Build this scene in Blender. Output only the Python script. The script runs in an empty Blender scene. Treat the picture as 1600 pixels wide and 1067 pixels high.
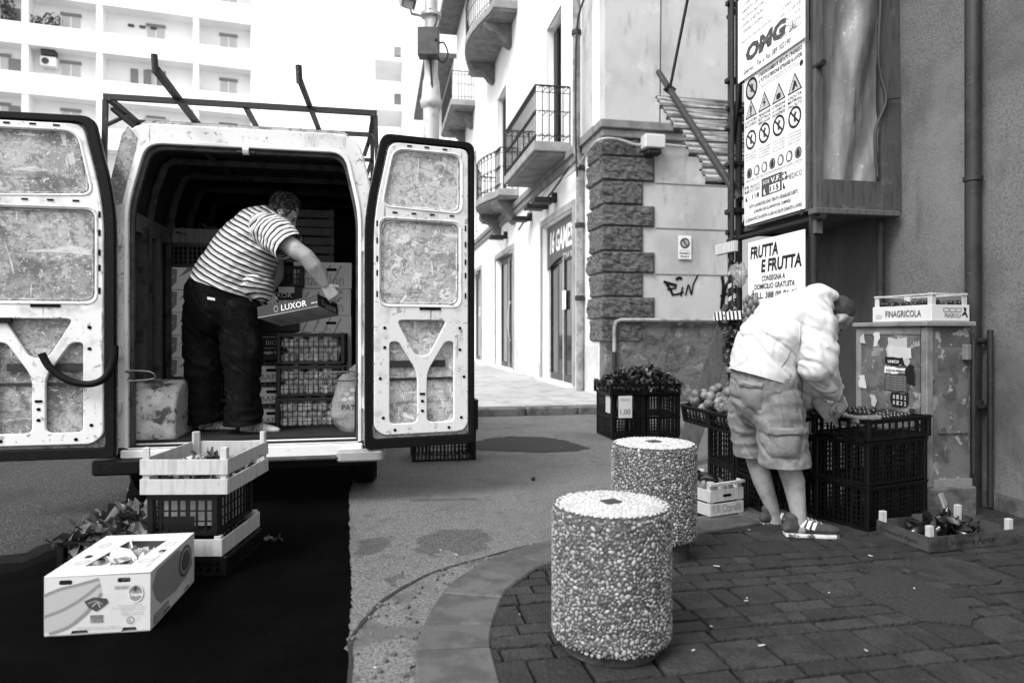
import bpy, bmesh, math, random
from mathutils import Vector, Matrix, noise
from mathutils.bvhtree import BVHTree
R = math.radians
S = bpy.context.scene
COL = S.collection
random.seed(11)

# ------------------------------------------------------------------ camera
F, HC, YH = 1067.0, 1.22, 521.0          # focal length in photo pixels, eye height, horizon row
cam_d = bpy.data.cameras.new('camera')
cam = bpy.data.objects.new('camera', cam_d); COL.objects.link(cam)
cam.location = (0, 0, HC); cam.rotation_euler = (R(90), 0, 0)
cam_d.sensor_width = 36; cam_d.lens = 36 * F / 1600.0
cam_d.shift_y = -(533.5 - YH) / 1600.0
cam_d.clip_start = 0.05; cam_d.clip_end = 2000
cam_d.dof.use_dof = True; cam_d.dof.focus_distance = 4.7; cam_d.dof.aperture_fstop = 2.0
S.camera = cam

# ------------------------------------------------------------------ sky, sun, exposure (overcast, black-and-white photograph)
SUN_AZ, SUN_EL = R(-138), R(48)
w = bpy.data.worlds.new('World'); S.world = w; w.use_nodes = True
nt = w.node_tree; nt.nodes.clear()
sky = nt.nodes.new('ShaderNodeTexSky'); sky.sky_type = 'NISHITA'; sky.sun_disc = False
sky.sun_elevation = SUN_EL; sky.sun_rotation = SUN_AZ; sky.dust_density = 6; sky.air_density = 1
bw = nt.nodes.new('ShaderNodeRGBToBW'); nt.links.new(sky.outputs[0], bw.inputs[0])
mx = nt.nodes.new('ShaderNodeMix'); mx.data_type = 'FLOAT'; mx.inputs[0].default_value = 0.7; mx.inputs[3].default_value = 9.0
nt.links.new(bw.outputs[0], mx.inputs[2])
bg = nt.nodes.new('ShaderNodeBackground'); bg.inputs[1].default_value = 0.12
nt.links.new(mx.outputs[0], bg.inputs[0])
wo = nt.nodes.new('ShaderNodeOutputWorld'); nt.links.new(bg.outputs[0], wo.inputs[0])
sd = bpy.data.lights.new('sun', 'SUN'); sd.energy = 1.5; sd.angle = R(24); sd.color = (1, 1, 1)
sun = bpy.data.objects.new('sun', sd); COL.objects.link(sun)
sdir = Vector((math.sin(SUN_AZ) * math.cos(SUN_EL), math.cos(SUN_AZ) * math.cos(SUN_EL), math.sin(SUN_EL)))
sun.rotation_euler = sdir.to_track_quat('Z', 'Y').to_euler(); sun.location = sdir * 30
S.view_settings.view_transform = 'Standard'; S.view_settings.look = 'None'
S.view_settings.exposure = 0.95; S.view_settings.gamma = 1; S.view_settings.use_curve_mapping = False

# ------------------------------------------------------------------ pixel helpers
TH = math.atan2(210, F)                   # the street, the van and the walls all run this way
AX = Vector((-math.sin(TH), math.cos(TH), 0)); RX = Vector((math.cos(TH), math.sin(TH), 0))
def P(px, py, Y): return Vector(((px - 800) / F * Y, Y, HC - (py - YH) / F * Y))
def G(px, py, z=0.0):
    Y = (HC - z) * F / (py - YH)
    return Vector(((px - 800) / F * Y, Y, z))
def to_local(p, o, th=TH):
    d = Vector(p) - Vector(o); c, s = math.cos(th), math.sin(th)
    return Vector((d.x * c + d.y * s, -d.x * s + d.y * c, d.z))

# ------------------------------------------------------------------ materials
def g4(v): return (v, v, v, 1)
MATS = {}
def mat(name, base, layers=(), rough=.7, bump=(), metallic=0.0, spec=.4, island=None, alpha=None, rnd=0.0, coords='Object', coat=0, dist=0.0):
    """layers: (value, scale, lo, hi, amount, stretch) each mixes towards a grey through a noise mask"""
    m = bpy.data.materials.new(name); m.use_nodes = True
    n = m.node_tree.nodes; l = m.node_tree.links
    b = n['Principled BSDF']
    b.inputs['Roughness'].default_value = rough; b.inputs['Metallic'].default_value = metallic
    b.inputs['Specular IOR Level'].default_value = spec
    if coat: b.inputs['Coat Weight'].default_value = coat
    tc = n.new('ShaderNodeTexCoord'); oi = n.new('ShaderNodeObjectInfo')
    vm = n.new('ShaderNodeVectorMath'); vm.operation = 'MULTIPLY_ADD'
    vm.inputs[1].default_value = (37, 23, 41)
    l.new(oi.outputs['Random'], vm.inputs[0]); l.new(tc.outputs[coords], vm.inputs[2])
    cur = None
    def val(v):
        r = n.new('ShaderNodeRGB'); r.outputs[0].default_value = g4(v); return r.outputs[0]
    if island:
        ge = n.new('ShaderNodeNewGeometry'); mr = n.new('ShaderNodeMapRange')
        mr.inputs[3].default_value = island[0]; mr.inputs[4].default_value = island[1]
        l.new(ge.outputs['Random Per Island'], mr.inputs[0]); cur = mr.outputs[0]
        cc = n.new('ShaderNodeCombineColor')
        for i in range(3): l.new(cur, cc.inputs[i])
        cur = cc.outputs[0]
    else:
        cur = val(base)
    if rnd:
        mr = n.new('ShaderNodeMapRange'); mr.inputs[3].default_value = 1 - rnd; mr.inputs[4].default_value = 1 + rnd
        l.new(oi.outputs['Random'], mr.inputs[0])
        mm = n.new('ShaderNodeVectorMath'); mm.operation = 'SCALE'
        l.new(cur, mm.inputs[0]); l.new(mr.outputs[0], mm.inputs[3]); cur = mm.outputs[0]
    for ly in layers:
        v, sc, lo, hi = ly[:4]; amt = ly[4] if len(ly) > 4 else 1.0; st = ly[5] if len(ly) > 5 else None
        src = vm.outputs[0]
        if st:
            mp = n.new('ShaderNodeMapping'); mp.inputs['Scale'].default_value = st[:3]
            if len(st) > 3: mp.inputs['Rotation'].default_value = st[3]
            l.new(src, mp.inputs[0]); src = mp.outputs[0]
        nz = n.new('ShaderNodeTexNoise'); nz.inputs['Scale'].default_value = sc; nz.inputs['Detail'].default_value = 6
        nz.inputs['Roughness'].default_value = .6; nz.inputs['Distortion'].default_value = dist
        l.new(src, nz.inputs['Vector'])
        mr = n.new('ShaderNodeMapRange'); mr.interpolation_type = 'SMOOTHSTEP'
        mr.inputs[1].default_value = lo; mr.inputs[2].default_value = hi; mr.inputs[4].default_value = amt
        l.new(nz.outputs[0], mr.inputs[0])
        mi = n.new('ShaderNodeMix'); mi.data_type = 'RGBA'
        l.new(mr.outputs[0], mi.inputs[0]); l.new(cur, mi.inputs[6]); mi.inputs[7].default_value = g4(v)
        cur = mi.outputs[2]
    l.new(cur, b.inputs['Base Color'])
    prev = None
    for bp in bump:
        st_, dist, sc = bp[:3]
        nz = n.new('ShaderNodeTexNoise'); nz.inputs['Scale'].default_value = sc; nz.inputs['Detail'].default_value = 5
        src = vm.outputs[0]
        if len(bp) > 3:
            mp = n.new('ShaderNodeMapping'); mp.inputs['Scale'].default_value = bp[3]; l.new(src, mp.inputs[0]); src = mp.outputs[0]
        l.new(src, nz.inputs['Vector'])
        bu = n.new('ShaderNodeBump'); bu.inputs['Strength'].default_value = st_; bu.inputs['Distance'].default_value = dist
        l.new(nz.outputs[0], bu.inputs['Height'])
        if prev: l.new(prev, bu.inputs['Normal'])
        prev = bu.outputs[0]
    if prev: l.new(prev, b.inputs['Normal'])
    if alpha is not None: b.inputs['Alpha'].default_value = alpha
    MATS[name] = m
    return m

mat('asphalt', .16, [(.04, 75, .47, .60, .6), (.42, 95, .59, .66, .65), (.085, .7, .46, .68, .8), (.16, 3.5, .5, .75, .5), (.06, 9, .55, .7, .5)], .9, [(1.0, .02, 70), (.3, .02, 6)])
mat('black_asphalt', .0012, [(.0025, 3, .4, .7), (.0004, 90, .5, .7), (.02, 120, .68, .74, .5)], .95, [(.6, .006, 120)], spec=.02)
mat('lane_asphalt', .042, [(.012, 75, .47, .60, .7), (.24, 95, .58, .65, .7), (.02, 1.2, .46, .68, .7)], .9, [(1.0, .02, 70)], spec=.2)
mat('patch_asphalt', .03, [(.012, 80, .45, .58, .8), (.14, 110, .62, .68, .6)], .9, [(1, .015, 80)])
mat('gutter', .16, [(.05, 70, .48, .58, .8), (.36, 90, .58, .66, .6), (.08, 4, .45, .62, .9), (.05, 12, .58, .68, .8)], .9, [(.8, .008, 120), (.5, .02, 14)])
mat('seam', .02, [(.05, 60, .5, .7)], .95, [(.8, .01, 90)])
mat('kerbstone', .085, [(.05, 7, .42, .62, .9), (.13, 22, .6, .75, .5), (.04, 120, .6, .7, .6), (.16, 2.2, .62, .7, .5)], .8, [(.4, .006, 60), (.4, .02, 7)], rnd=.12)
mat('paver', .034, [(.020, 7, .42, .62, .8), (.06, 30, .58, .70, .5), (.018, 70, .50, .62, .5), (.10, 100, .64, .70, .4)], .85, [(1.0, .015, 60), (.6, .02, 14)], rnd=.3, spec=.25)
mat('joint', .008, [(.004, 30, .4, .6)], .95, spec=.1)
mat('pale_pavement', .42, [(.3, 3, .45, .65), (.2, 40, .55, .7, .6)], .85, [(.4, .01, 60)])
mat('kerb_grey', .13, [(.06, 6, .45, .65), (.22, 30, .6, .7, .5)], .85, [(.5, .01, 40)])
mat('wall_dark', .15, [(.065, 55, .46, .6, .55), (.075, 1.1, .42, .62, .8), (.19, .8, .52, .7, .7), (.06, 2.2, .56, .68, .6, (1, 1, .25)), (.08, 90, .6, .68, .5), (.24, 3.5, .68, .75, .5), (.09, 5, .62, .75, .5, (1, 1, .3))], .92, [(.7, .006, 90), (.4, .02, 9)])
mat('plaster_light', .52, [(.40, .9, .4, .7), (.28, 6, .54, .72, .6, (1, 1, .25)), (.68, 2.5, .55, .75, .6)], .9, [(.3, .008, 25)])
mat('plaster_white', .80, [(.70, .7, .4, .7), (.5, 3, .62, .78, .6, (1, 1, .3))], .9, [(.3, .01, 18)])
mat('plaster_dirty', .66, [(.30, 1.8, .56, .68, .9), (.16, 5, .62, .7, .8), (.5, .8, .4, .6)], .9, [(.5, .02, 12)])
mat('plaster_base', .14, [(.06, 3, .45, .62, .9), (.26, 5, .56, .68, .9), (.34, 11, .64, .7, .7)], .95, [(.9, .05, 7), (.6, .01, 60)])
mat('quoin_stone', .12, [(.05, 14, .45, .62, .9), (.2, 30, .58, .7, .7), (.05, 3, .5, .7, .6)], .95, [(.6, .01, 60)])
mat('band_grey', .22, [(.14, 3, .4, .65), (.28, 10, .6, .75, .5)], .85, [(.3, .01, 30)])
mat('soffit_grey', .34, [(.24, 2, .4, .65)], .85)
mat('corbel_grey', .16, [(.1, 4, .4, .65)], .85)
mat('iron', .018, [(.05, 30, .6, .7, .6)], .6, metallic=.3)
mat('frame_dark', .05, [(.03, 8, .4, .6)], .5)
mat('glass_dark', .015, [(.05, 1.2, .45, .65, .6)], .04, spec=.6)
mat('pane_glass', .03, [(.09, .9, .45, .7, .7)], .05, spec=.7, alpha=.75)
mat('sign_dark', .03, [], .4)
mat('shutter', .6, [(.5, 30, .4, .6, 1, (.2, .2, 5))], .7)
mat('shutter_dark', .26, [(.18, 30, .4, .6, 1, (.2, .2, 5))], .7)
mat('facade_white', .92, [(.86, .4, .4, .7)], .9)
mat('pole_grey', .5, [(.32, 5, .5, .7), (.2, 12, .62, .7, .6)], .5, metallic=.2)
mat('box_grey', .07, [(.05, 8, .4, .6)], .5)
mat('van_white', .80, [(.62, 1.6, .45, .7), (.32, 9, .62, .72, .7), (.08, 26, .68, .74, .8)], .42, [(.15, .004, 12)], coat=.1)
mat('van_dirty', .72, [(.42, 5, .5, .66, .7), (.2, 16, .6, .68, .8), (.05, 34, .655, .7, .9), (.12, 6, .62, .7, .8, (6, 1, .5))], .5, [(.2, .004, 30)])
mat('van_roof', .62, [(.3, 8, .45, .6, .9), (.1, 40, .55, .66, .9)], .7)
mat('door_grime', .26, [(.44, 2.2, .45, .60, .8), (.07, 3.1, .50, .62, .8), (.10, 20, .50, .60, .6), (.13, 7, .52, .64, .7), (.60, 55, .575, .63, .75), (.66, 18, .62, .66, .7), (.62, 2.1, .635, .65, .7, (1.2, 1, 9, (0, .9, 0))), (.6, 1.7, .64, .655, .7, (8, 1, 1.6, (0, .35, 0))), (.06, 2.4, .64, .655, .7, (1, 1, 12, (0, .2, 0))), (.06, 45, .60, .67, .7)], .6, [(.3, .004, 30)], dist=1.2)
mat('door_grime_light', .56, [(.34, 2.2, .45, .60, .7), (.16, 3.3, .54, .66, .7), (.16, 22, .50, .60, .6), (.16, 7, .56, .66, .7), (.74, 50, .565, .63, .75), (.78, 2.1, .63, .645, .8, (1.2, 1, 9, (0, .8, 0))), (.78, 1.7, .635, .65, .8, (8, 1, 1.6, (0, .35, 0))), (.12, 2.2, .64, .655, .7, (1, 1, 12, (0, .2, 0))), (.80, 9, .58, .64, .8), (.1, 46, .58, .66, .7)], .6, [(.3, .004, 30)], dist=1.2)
mat('rubber', .004, [(.012, 20, .55, .7, .6)], .6, spec=.15)
mat('slot', .004, [], .9, spec=.1)
mat('rack_steel', .03, [(.09, 18, .58, .68, .8), (.2, 60, .7, .76, .6)], .6, metallic=.3)
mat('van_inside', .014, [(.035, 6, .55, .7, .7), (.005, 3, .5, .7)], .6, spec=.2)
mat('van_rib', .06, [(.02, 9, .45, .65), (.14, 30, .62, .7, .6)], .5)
mat('van_floor', .05, [(.02, 4, .45, .62), (.12, 18, .6, .72, .6), (.015, 60, .55, .65, .5)], .75, [(.4, .006, 30)])
mat('van_arch', .42, [(.62, 4, .5, .6, .9), (.05, 7, .54, .62, .95), (.08, 30, .6, .66, .8)], .5, [(.2, .004, 20)])
mat('wood_pale', .48, [(.34, 5, .45, .65, .8, (9, 9, 1)), (.26, 3, .6, .72, .6), (.26, 24, .66, .72, .5)], .75, [(.3, .003, 30, (8, 8, 1))], rnd=.1)
mat('wood_grey', .14, [(.10, 4, .45, .65, .8, (8, 8, 1)), (.4, 7, .6, .7, .5), (.09, 20, .64, .7, .6)], .85, [(.4, .004, 25, (6, 6, 1))], rnd=.15)
mat('wood_drab', .06, [(.035, 4, .45, .65, .8, (8, 8, 1)), (.12, 7, .6, .7, .5)], .85, [(.4, .004, 25)], rnd=.2)
mat('wood_dark', .09, [(.05, 4, .45, .65, .8, (8, 8, 1)), (.16, 7, .6, .7, .5)], .85, [(.4, .004, 25)])
mat('crate_black', .004, [(.010, 12, .55, .7, .6)], .5, spec=.2, rnd=.2)
mat('crate_dark', .018, [(.04, 12, .55, .7, .6)], .45, spec=.4, rnd=.2)
mat('carton_white', .58, [(.48, 3, .45, .7, .7), (.36, 10, .64, .74, .5)], .7, [(.15, .004, 14)])
mat('carton_bright', .84, [(.72, 3, .45, .7, .7), (.5, 9, .64, .74, .5)], .7, [(.15, .004, 14)])
mat('carton_grey', .34, [(.26, 4, .4, .65), (.42, 3, .55, .7, .5, (1, 1, 5, (.3, .6, 0)))], .75, [(.15, .004, 14)])
mat('carton_inside', .3, [(.22, 6, .4, .65)], .8)
mat('carton_black', .01, [(.03, 10, .6, .7, .5)], .5)
mat('carton_mid', .06, [(.025, 7, .45, .6)], .6)
mat('carton_pattern', .55, [(.34, 5, .5, .6, .8)], .6)
mat('ink_black', .01, [], .6, spec=.2)
mat('ink_dark', .06, [], .6, spec=.2)
mat('ink_grey', .24, [], .6, spec=.2)
mat('ink_pale', .42, [], .6, spec=.2)
mat('ink_white', .82, [], .6, spec=.2)
mat('leaf_dark', .02, [(.05, 14, .45, .65)], .45, [(.3, .004, 50)], spec=.5, island=(.008, .05))
mat('leaf_mid', .05, [(.03, 12, .5, .7, .4)], .5, [(.3, .004, 50)], island=(.03, .15))
mat('leaf_pale', .6, [(.4, 10, .5, .7, .6)], .5, island=(.35, .75))
mat('straw', .12, [(.05, 20, .5, .65)], .8, island=(.03, .25))
mat('root_veg', .28, [(.18, 20, .45, .65, .8, (6, 6, 1))], .7)
mat('onion', .66, [(.45, 12, .45, .65, .8, (6, 6, .6)), (.8, 4, .58, .7, .6)], .35, rnd=.25, spec=.5)
mat('peach', .15, [(.05, 14, .45, .58, .9), (.30, 6, .58, .72, .7)], .45, rnd=.5)
mat('plum', .015, [(.05, 8, .55, .7, .6)], .25, rnd=.4, spec=.6)
mat('pear', .12, [(.06, 12, .5, .65), (.24, 5, .58, .7, .6)], .4, rnd=.4)
mat('aubergine', .006, [], .2, spec=.6)
mat('burlap', .24, [(.15, 60, .45, .6, .7), (.32, 5, .55, .7, .5)], .9, [(.4, .003, 160)])
mat('concrete_matrix', .075, [(.04, 40, .45, .6), (.2, 90, .6, .7, .6)], .9, [(.7, .006, 90)])
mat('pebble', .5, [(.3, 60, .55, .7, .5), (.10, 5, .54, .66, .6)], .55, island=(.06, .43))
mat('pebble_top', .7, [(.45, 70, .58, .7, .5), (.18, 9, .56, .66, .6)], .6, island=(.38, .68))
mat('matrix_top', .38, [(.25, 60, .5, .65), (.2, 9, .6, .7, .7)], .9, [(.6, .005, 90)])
mat('pedestal', .04, [(.09, 60, .55, .66, .8), (.02, 6, .5, .7)], .9, [(.8, .01, 60)])
mat('skin', .33, [(.25, 18, .45, .65), (.2, 70, .58, .68, .4)], .5, [(.15, .002, 120)])
mat('skin_dark', .16, [(.11, 18, .45, .65)], .5, [(.15, .002, 120)])
mat('hair_dark', .012, [(.09, 60, .56, .68, .7)], .45, spec=.5)
mat('hair_buzz', .03, [(.08, 180, .5, .62, .8)], .7, [(.5, .003, 250)])
mat('jacket', .54, [(.48, 5, .45, .7, .6)], .75, [(.12, .004, 30), (.1, .001, 300)])
mat('jacket_lining', .30, [(.22, 6, .45, .7)], .8)
mat('shorts', .20, [(.13, 7, .42, .62, .8), (.28, 16, .55, .7, .7), (.1, 120, .5, .62, .4)], .85, [(.4, .004, 40), (.2, .001, 400)])
mat('jeans', .004, [(.016, 9, .5, .68, .8), (.002, 4, .5, .7)], .85, [(.4, .005, 26), (.2, .001, 300)], spec=.12)
mat('shoe_white', .62, [(.3, 14, .52, .68, .7)], .6)
mat('shoe_grey', .045, [(.09, 30, .5, .65, .6)], .8, [(.3, .002, 120)])
mat('trainer_sole', .55, [(.03, 16, .50, .56, .9)], .6)
mat('shoe_sole', .7, [(.4, 20, .56, .68, .7)], .6)
mat('plastic_sheet', .13, [(.26, 1.6, .48, .64, .8, (2.5, 2.5, .35, (0, .45, 0))), (.15, 4, .5, .7, .6), (.5, 14, .64, .7, .5)], .35, [(.5, .03, 3, (2, 2, .5)), (.4, .008, 24)], spec=.5)  # paler layers paint the sheet's highlights into its colour
mat('zinc', .16, [(.08, 5, .45, .62), (.3, 9, .58, .7, .6), (.1, 24, .62, .7, .6)], .4, metallic=.5)
mat('scaffold_iron', .012, [(.04, 14, .56, .68, .7), (.12, 50, .68, .74, .5)], .65)
mat('cabinet_grey', .13, [(.07, 4, .42, .6), (.26, 6, .54, .60, .8), (.05, 9, .56, .63, .8), (.4, 14, .60, .64, .7), (.1, 50, .5, .6, .4)], .65, [(.3, .004, 30)])
mat('cabinet_edge', .2, [(.13, 6, .45, .65), (.14, 26, .6, .7, .6)], .6)
mat('pipe_dark', .03, [(.018, 6, .45, .65), (.07, 20, .6, .7, .6)], .5, metallic=.2)
mat('pipe_pale', .34, [(.2, 5, .45, .62), (.1, 18, .58, .68, .8)], .6)
mat('plinth', .10, [(.05, 8, .45, .62), (.18, 20, .6, .7, .6)], .9, [(.6, .01, 40)])
mat('tarp_dark', .07, [(.045, 3, .4, .65, .8, (1, 1, .4)), (.11, 9, .6, .75, .5)], .7, [(.4, .03, 3, (2, 2, .4))])
mat('cable', .03, [], .6)
mat('cable_pale', .5, [(.3, 8, .5, .7)], .6)
mat('stain', .02, [(.05, 12, .45, .62), (.03, 60, .5, .6, .6)], .8, alpha=.26)
mat('shade_film', .0015, [(.004, 40, .5, .6, .6)], .95, spec=.02, alpha=.45)  # see-through dark colour that paints shade onto the road
mat('litter', .6, [(.4, 30, .5, .6)], .8)
mat('clear_plastic', .35, [], .1, spec=.7, alpha=.45)

# shirt stripes follow a value stored along the spine and the sleeves
def stripe_mat():
    m = bpy.data.materials.new('striped_knit'); m.use_nodes = True
    n = m.node_tree.nodes; l = m.node_tree.links; b = n['Principled BSDF']; b.inputs['Roughness'].default_value = .85
    at = n.new('ShaderNodeAttribute'); at.attribute_name = 'stripe'
    tc = n.new('ShaderNodeTexCoord'); nz = n.new('ShaderNodeTexNoise'); nz.inputs['Scale'].default_value = 9
    l.new(tc.outputs['Object'], nz.inputs['Vector'])
    ad = n.new('ShaderNodeMath'); ad.operation = 'MULTIPLY_ADD'; ad.inputs[1].default_value = .012
    l.new(nz.outputs[0], ad.inputs[0]); l.new(at.outputs['Fac'], ad.inputs[2])
    dv = n.new('ShaderNodeMath'); dv.operation = 'DIVIDE'; dv.inputs[1].default_value = .0385; l.new(ad.outputs[0], dv.inputs[0])
    fr = n.new('ShaderNodeMath'); fr.operation = 'FRACT'; l.new(dv.outputs[0], fr.inputs[0])
    cr = n.new('ShaderNodeValToRGB'); l.new(fr.outputs[0], cr.inputs[0])
    e = cr.color_ramp.elements; e[0].position = 0; e[0].color = g4(.84); e[1].position = .97; e[1].color = g4(.84)
    for p_, v_ in ((.27, .84), (.31, .46), (.58, .46), (.62, .014), (.92, .014)):
        q = e.new(p_); q.color = g4(v_)
    l.new(cr.outputs[0], b.inputs['Base Color'])
    n2 = n.new('ShaderNodeTexNoise'); n2.inputs['Scale'].default_value = 300; l.new(tc.outputs['Object'], n2.inputs['Vector'])
    bu = n.new('ShaderNodeBump'); bu.inputs['Strength'].default_value = .2; bu.inputs['Distance'].default_value = .002
    l.new(n2.outputs[0], bu.inputs['Height']); l.new(bu.outputs[0], b.inputs['Normal'])
    MATS['striped_knit'] = m
stripe_mat()

# ------------------------------------------------------------------ mesh helpers
class MB:
    def __init__(s): s.v = []; s.f = []
    def add(s, vs, fs):
        o = len(s.v); s.v += [tuple(v) for v in vs]; s.f += [tuple(i + o for i in f) for f in fs]; return s
    def box(s, x0, x1, y0, y1, z0, z1, M=None):
        vs = [Vector((x, y, z)) for z in (z0, z1) for y in (y0, y1) for x in (x0, x1)]
        if M is not None: vs = [M @ v for v in vs]
        return s.add(vs, [(0, 2, 3, 1), (4, 5, 7, 6), (0, 1, 5, 4), (2, 6, 7, 3), (0, 4, 6, 2), (1, 3, 7, 5)])
    def bar(s, p, q, w, h=None, up=(0, 0, 1)):
        p, q = Vector(p), Vector(q); h = h or w; t = (q - p); L = t.length; t.normalize(); up = Vector(up)
        if abs(t.dot(up)) > .98: up = Vector((1, 0, 0))
        x = t.cross(up).normalized(); z = x.cross(t)
        M = Matrix((( x.x, t.x, z.x, p.x), (x.y, t.y, z.y, p.y), (x.z, t.z, z.z, p.z), (0, 0, 0, 1)))
        return s.box(-w / 2, w / 2, 0, L, -h / 2, h / 2, M)
    def tube(s, pts, r, n=8, cap=True):
        pts = [Vector(p) for p in pts]; N = len(pts)
        rs = r if isinstance(r, (list, tuple)) else [r] * N
        t0 = (pts[1] - pts[0]).normalized(); up = Vector((0, 0, 1)) if abs(t0.z) < .9 else Vector((1, 0, 0))
        vs = []; e1 = t0.cross(up).normalized()
        for i, p in enumerate(pts):
            t = (pts[min(i + 1, N - 1)] - pts[max(i - 1, 0)]).normalized()
            e1 = (e1 - t * e1.dot(t)).normalized(); e2 = t.cross(e1)
            for k in range(n):
                a = 2 * math.pi * k / n; vs.append(p + e1 * rs[i] * math.cos(a) + e2 * rs[i] * math.sin(a))
        fs = [(i * n + k, i * n + (k + 1) % n, (i + 1) * n + (k + 1) % n, (i + 1) * n + k) for i in range(N - 1) for k in range(n)]
        if cap: fs += [tuple(range(n - 1, -1, -1)), tuple((N - 1) * n + k for k in range(n))]
        return s.add(vs, fs)
    def lathe(s, prof, n=24, c=(0, 0, 0)):
        vs = []; fs = []; m = len(prof)
        for (r, z) in prof:
            for k in range(n):
                a = 2 * math.pi * k / n; vs.append((c[0] + r * math.cos(a), c[1] + r * math.sin(a), c[2] + z))
        for i in range(m - 1):
            for k in range(n): fs.append((i * n + k, i * n + (k + 1) % n, (i + 1) * n + (k + 1) % n, (i + 1) * n + k))
        fs += [tuple(range(n - 1, -1, -1)), tuple((m - 1) * n + k for k in range(n))]
        return s.add(vs, fs)
    def prism(s, poly, o, ux, uy, un, d):
        o, ux, uy, un = map(Vector, (o, ux, uy, un)); n = len(poly)
        vs = [o + ux * x + uy * y for x, y in poly]; vs += [v + un * d for v in vs]
        fs = [tuple(range(n)), tuple(range(2 * n - 1, n - 1, -1))] + [(i, i + n, (i + 1) % n + n, (i + 1) % n) for i in range(n)]
        return s.add(vs, fs)
    def sheet(s, poly, z):
        return s.add([(p[0], p[1], z) for p in poly], [tuple(range(len(poly)))])
    def mesh(s, name, bevel=0, smooth=None, fixn=True, seg=1):
        me = bpy.data.meshes.new(name); me.from_pydata(s.v, [], s.f)
        bm = bmesh.new(); bm.from_mesh(me)
        if fixn: bmesh.ops.recalc_face_normals(bm, faces=bm.faces)
        if bevel:
            es = [e for e in bm.edges if len(e.link_faces) == 2 and e.calc_face_angle(0) > .6]
            bmesh.ops.bevel(bm, geom=es, offset=bevel, segments=seg, affect='EDGES', profile=.6, clamp_overlap=True)
        bm.to_mesh(me); bm.free()
        if smooth is not None:
            for p in me.polygons: p.use_smooth = True
            me.set_sharp_from_angle(angle=R(smooth))
        return me
    def build(s, name, m, parent=None, bevel=0, smooth=None, **k):
        return obj(name, s.mesh(name, bevel, smooth, k.pop('fixn', True), k.pop('seg', 1)), m, parent, **k)

def obj(name, me, m=None, parent=None, label=None, cat=None, group=None, kind=None, loc=None, rz=None):
    if m is not None and not me.materials: me.materials.append(MATS[m])
    o = bpy.data.objects.new(name, me); COL.objects.link(o)
    if parent is not None: o.parent = parent
    if loc is not None: o.location = loc
    if rz is not None: o.rotation_euler = (0, 0, rz)
    return tag(o, label, cat, group, kind)
def tag(o, label=None, cat=None, group=None, kind=None):
    if label: o['label'] = label
    if cat: o['category'] = cat
    if group: o['group'] = group
    if kind: o['kind'] = kind
    return o
def thing(name, loc, rz, label, cat, group=None):
    o = bpy.data.objects.new(name, None); COL.objects.link(o); o.empty_display_size = .1
    o.location = loc; o.rotation_euler = (0, 0, rz)
    return tag(o, label, cat, group)
def dup(root, loc, rz, label=None, group=None):
    c = root.copy(); COL.objects.link(c); c.location = loc; c.rotation_euler = (0, 0, rz)
    tag(c, label, None, group)
    for ch in [k for k in KIDS(root)]:
        d = ch.copy(); COL.objects.link(d); d.parent = c
        for gch in KIDS(ch):
            e = gch.copy(); COL.objects.link(e); e.parent = d
    return c
def KIDS(o): return [x for x in list(o.children)]

def curve_mesh(cu):
    ob = bpy.data.objects.new('tmp_curve', cu); COL.objects.link(ob)
    me = bpy.data.meshes.new_from_object(ob)
    bpy.data.objects.remove(ob); bpy.data.curves.remove(cu)
    return me
def plate(name, loops, o, ux, uy, un, d, m, parent=None, bevel=0, **k):
    """flat plate with holes: first loop outer, rest holes, in (ux,uy) units; thickness d along un starting at o"""
    cu = bpy.data.curves.new('c', 'CURVE'); cu.dimensions = '2D'; cu.fill_mode = 'BOTH'; cu.extrude = abs(d) / 2
    if bevel: cu.bevel_depth = bevel; cu.bevel_resolution = 0; cu.offset = -bevel; cu.extrude = max(abs(d) / 2 - bevel, .0005)
    for lp in loops:
        sp = cu.splines.new('POLY'); sp.points.add(len(lp) - 1)
        for i, (x, y) in enumerate(lp): sp.points[i].co = (x, y, 0, 1)
        sp.use_cyclic_u = True
    me = curve_mesh(cu); me.materials.clear()
    o, ux, uy, un = map(Vector, (o, ux, uy, un))
    for v in me.vertices:
        c = v.co.copy(); v.co = o + ux * c.x + uy * c.y + un * (c.z + d / 2)
    bm = bmesh.new(); bm.from_mesh(me); bmesh.ops.remove_doubles(bm, verts=bm.verts, dist=1e-5)
    bmesh.ops.recalc_face_normals(bm, faces=bm.faces); bm.to_mesh(me); bm.free()
    me.name = name
    return obj(name, me, m, parent, **k)
TXT = {}
def T(s, o, ux, uy, w, h, m, parent, shear=0, bold=0, name='lettering', proj=None, spacing=1.0):
    """one line of lettering fitted into a w x h box whose lower left corner is o"""
    cu = bpy.data.curves.new('t', 'FONT'); cu.body = s; cu.size = 1; cu.shear = shear; cu.offset = bold; cu.resolution_u = 2; cu.space_character = spacing
    me = curve_mesh(cu); me.materials.clear()
    xs = [v.co.x for v in me.vertices]; ys = [v.co.y for v in me.vertices]
    if not xs: return None
    x0, x1, y0, y1 = min(xs), max(xs), min(ys), max(ys)
    o, ux, uy = map(Vector, (o, ux, uy))
    for v in me.vertices:
        p = o + ux * ((v.co.x - x0) / (x1 - x0) * w) + uy * ((v.co.y - y0) / max(y1 - y0, 1e-4) * h)
        if proj:
            hit = proj[0].ray_cast(p - proj[1] * .3, proj[1])
            if hit[0] is not None: p = hit[0] - proj[1] * .003
        v.co = p
    me.name = name
    return obj(name, me, m, parent)
def flat(poly, o, ux, uy, m, parent, name='print'):
    o, ux, uy = map(Vector, (o, ux, uy))
    mb = MB(); mb.add([o + ux * x + uy * y for x, y in poly], [tuple(range(len(poly)))])
    return mb.build(name, m, parent, fixn=False)
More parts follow.
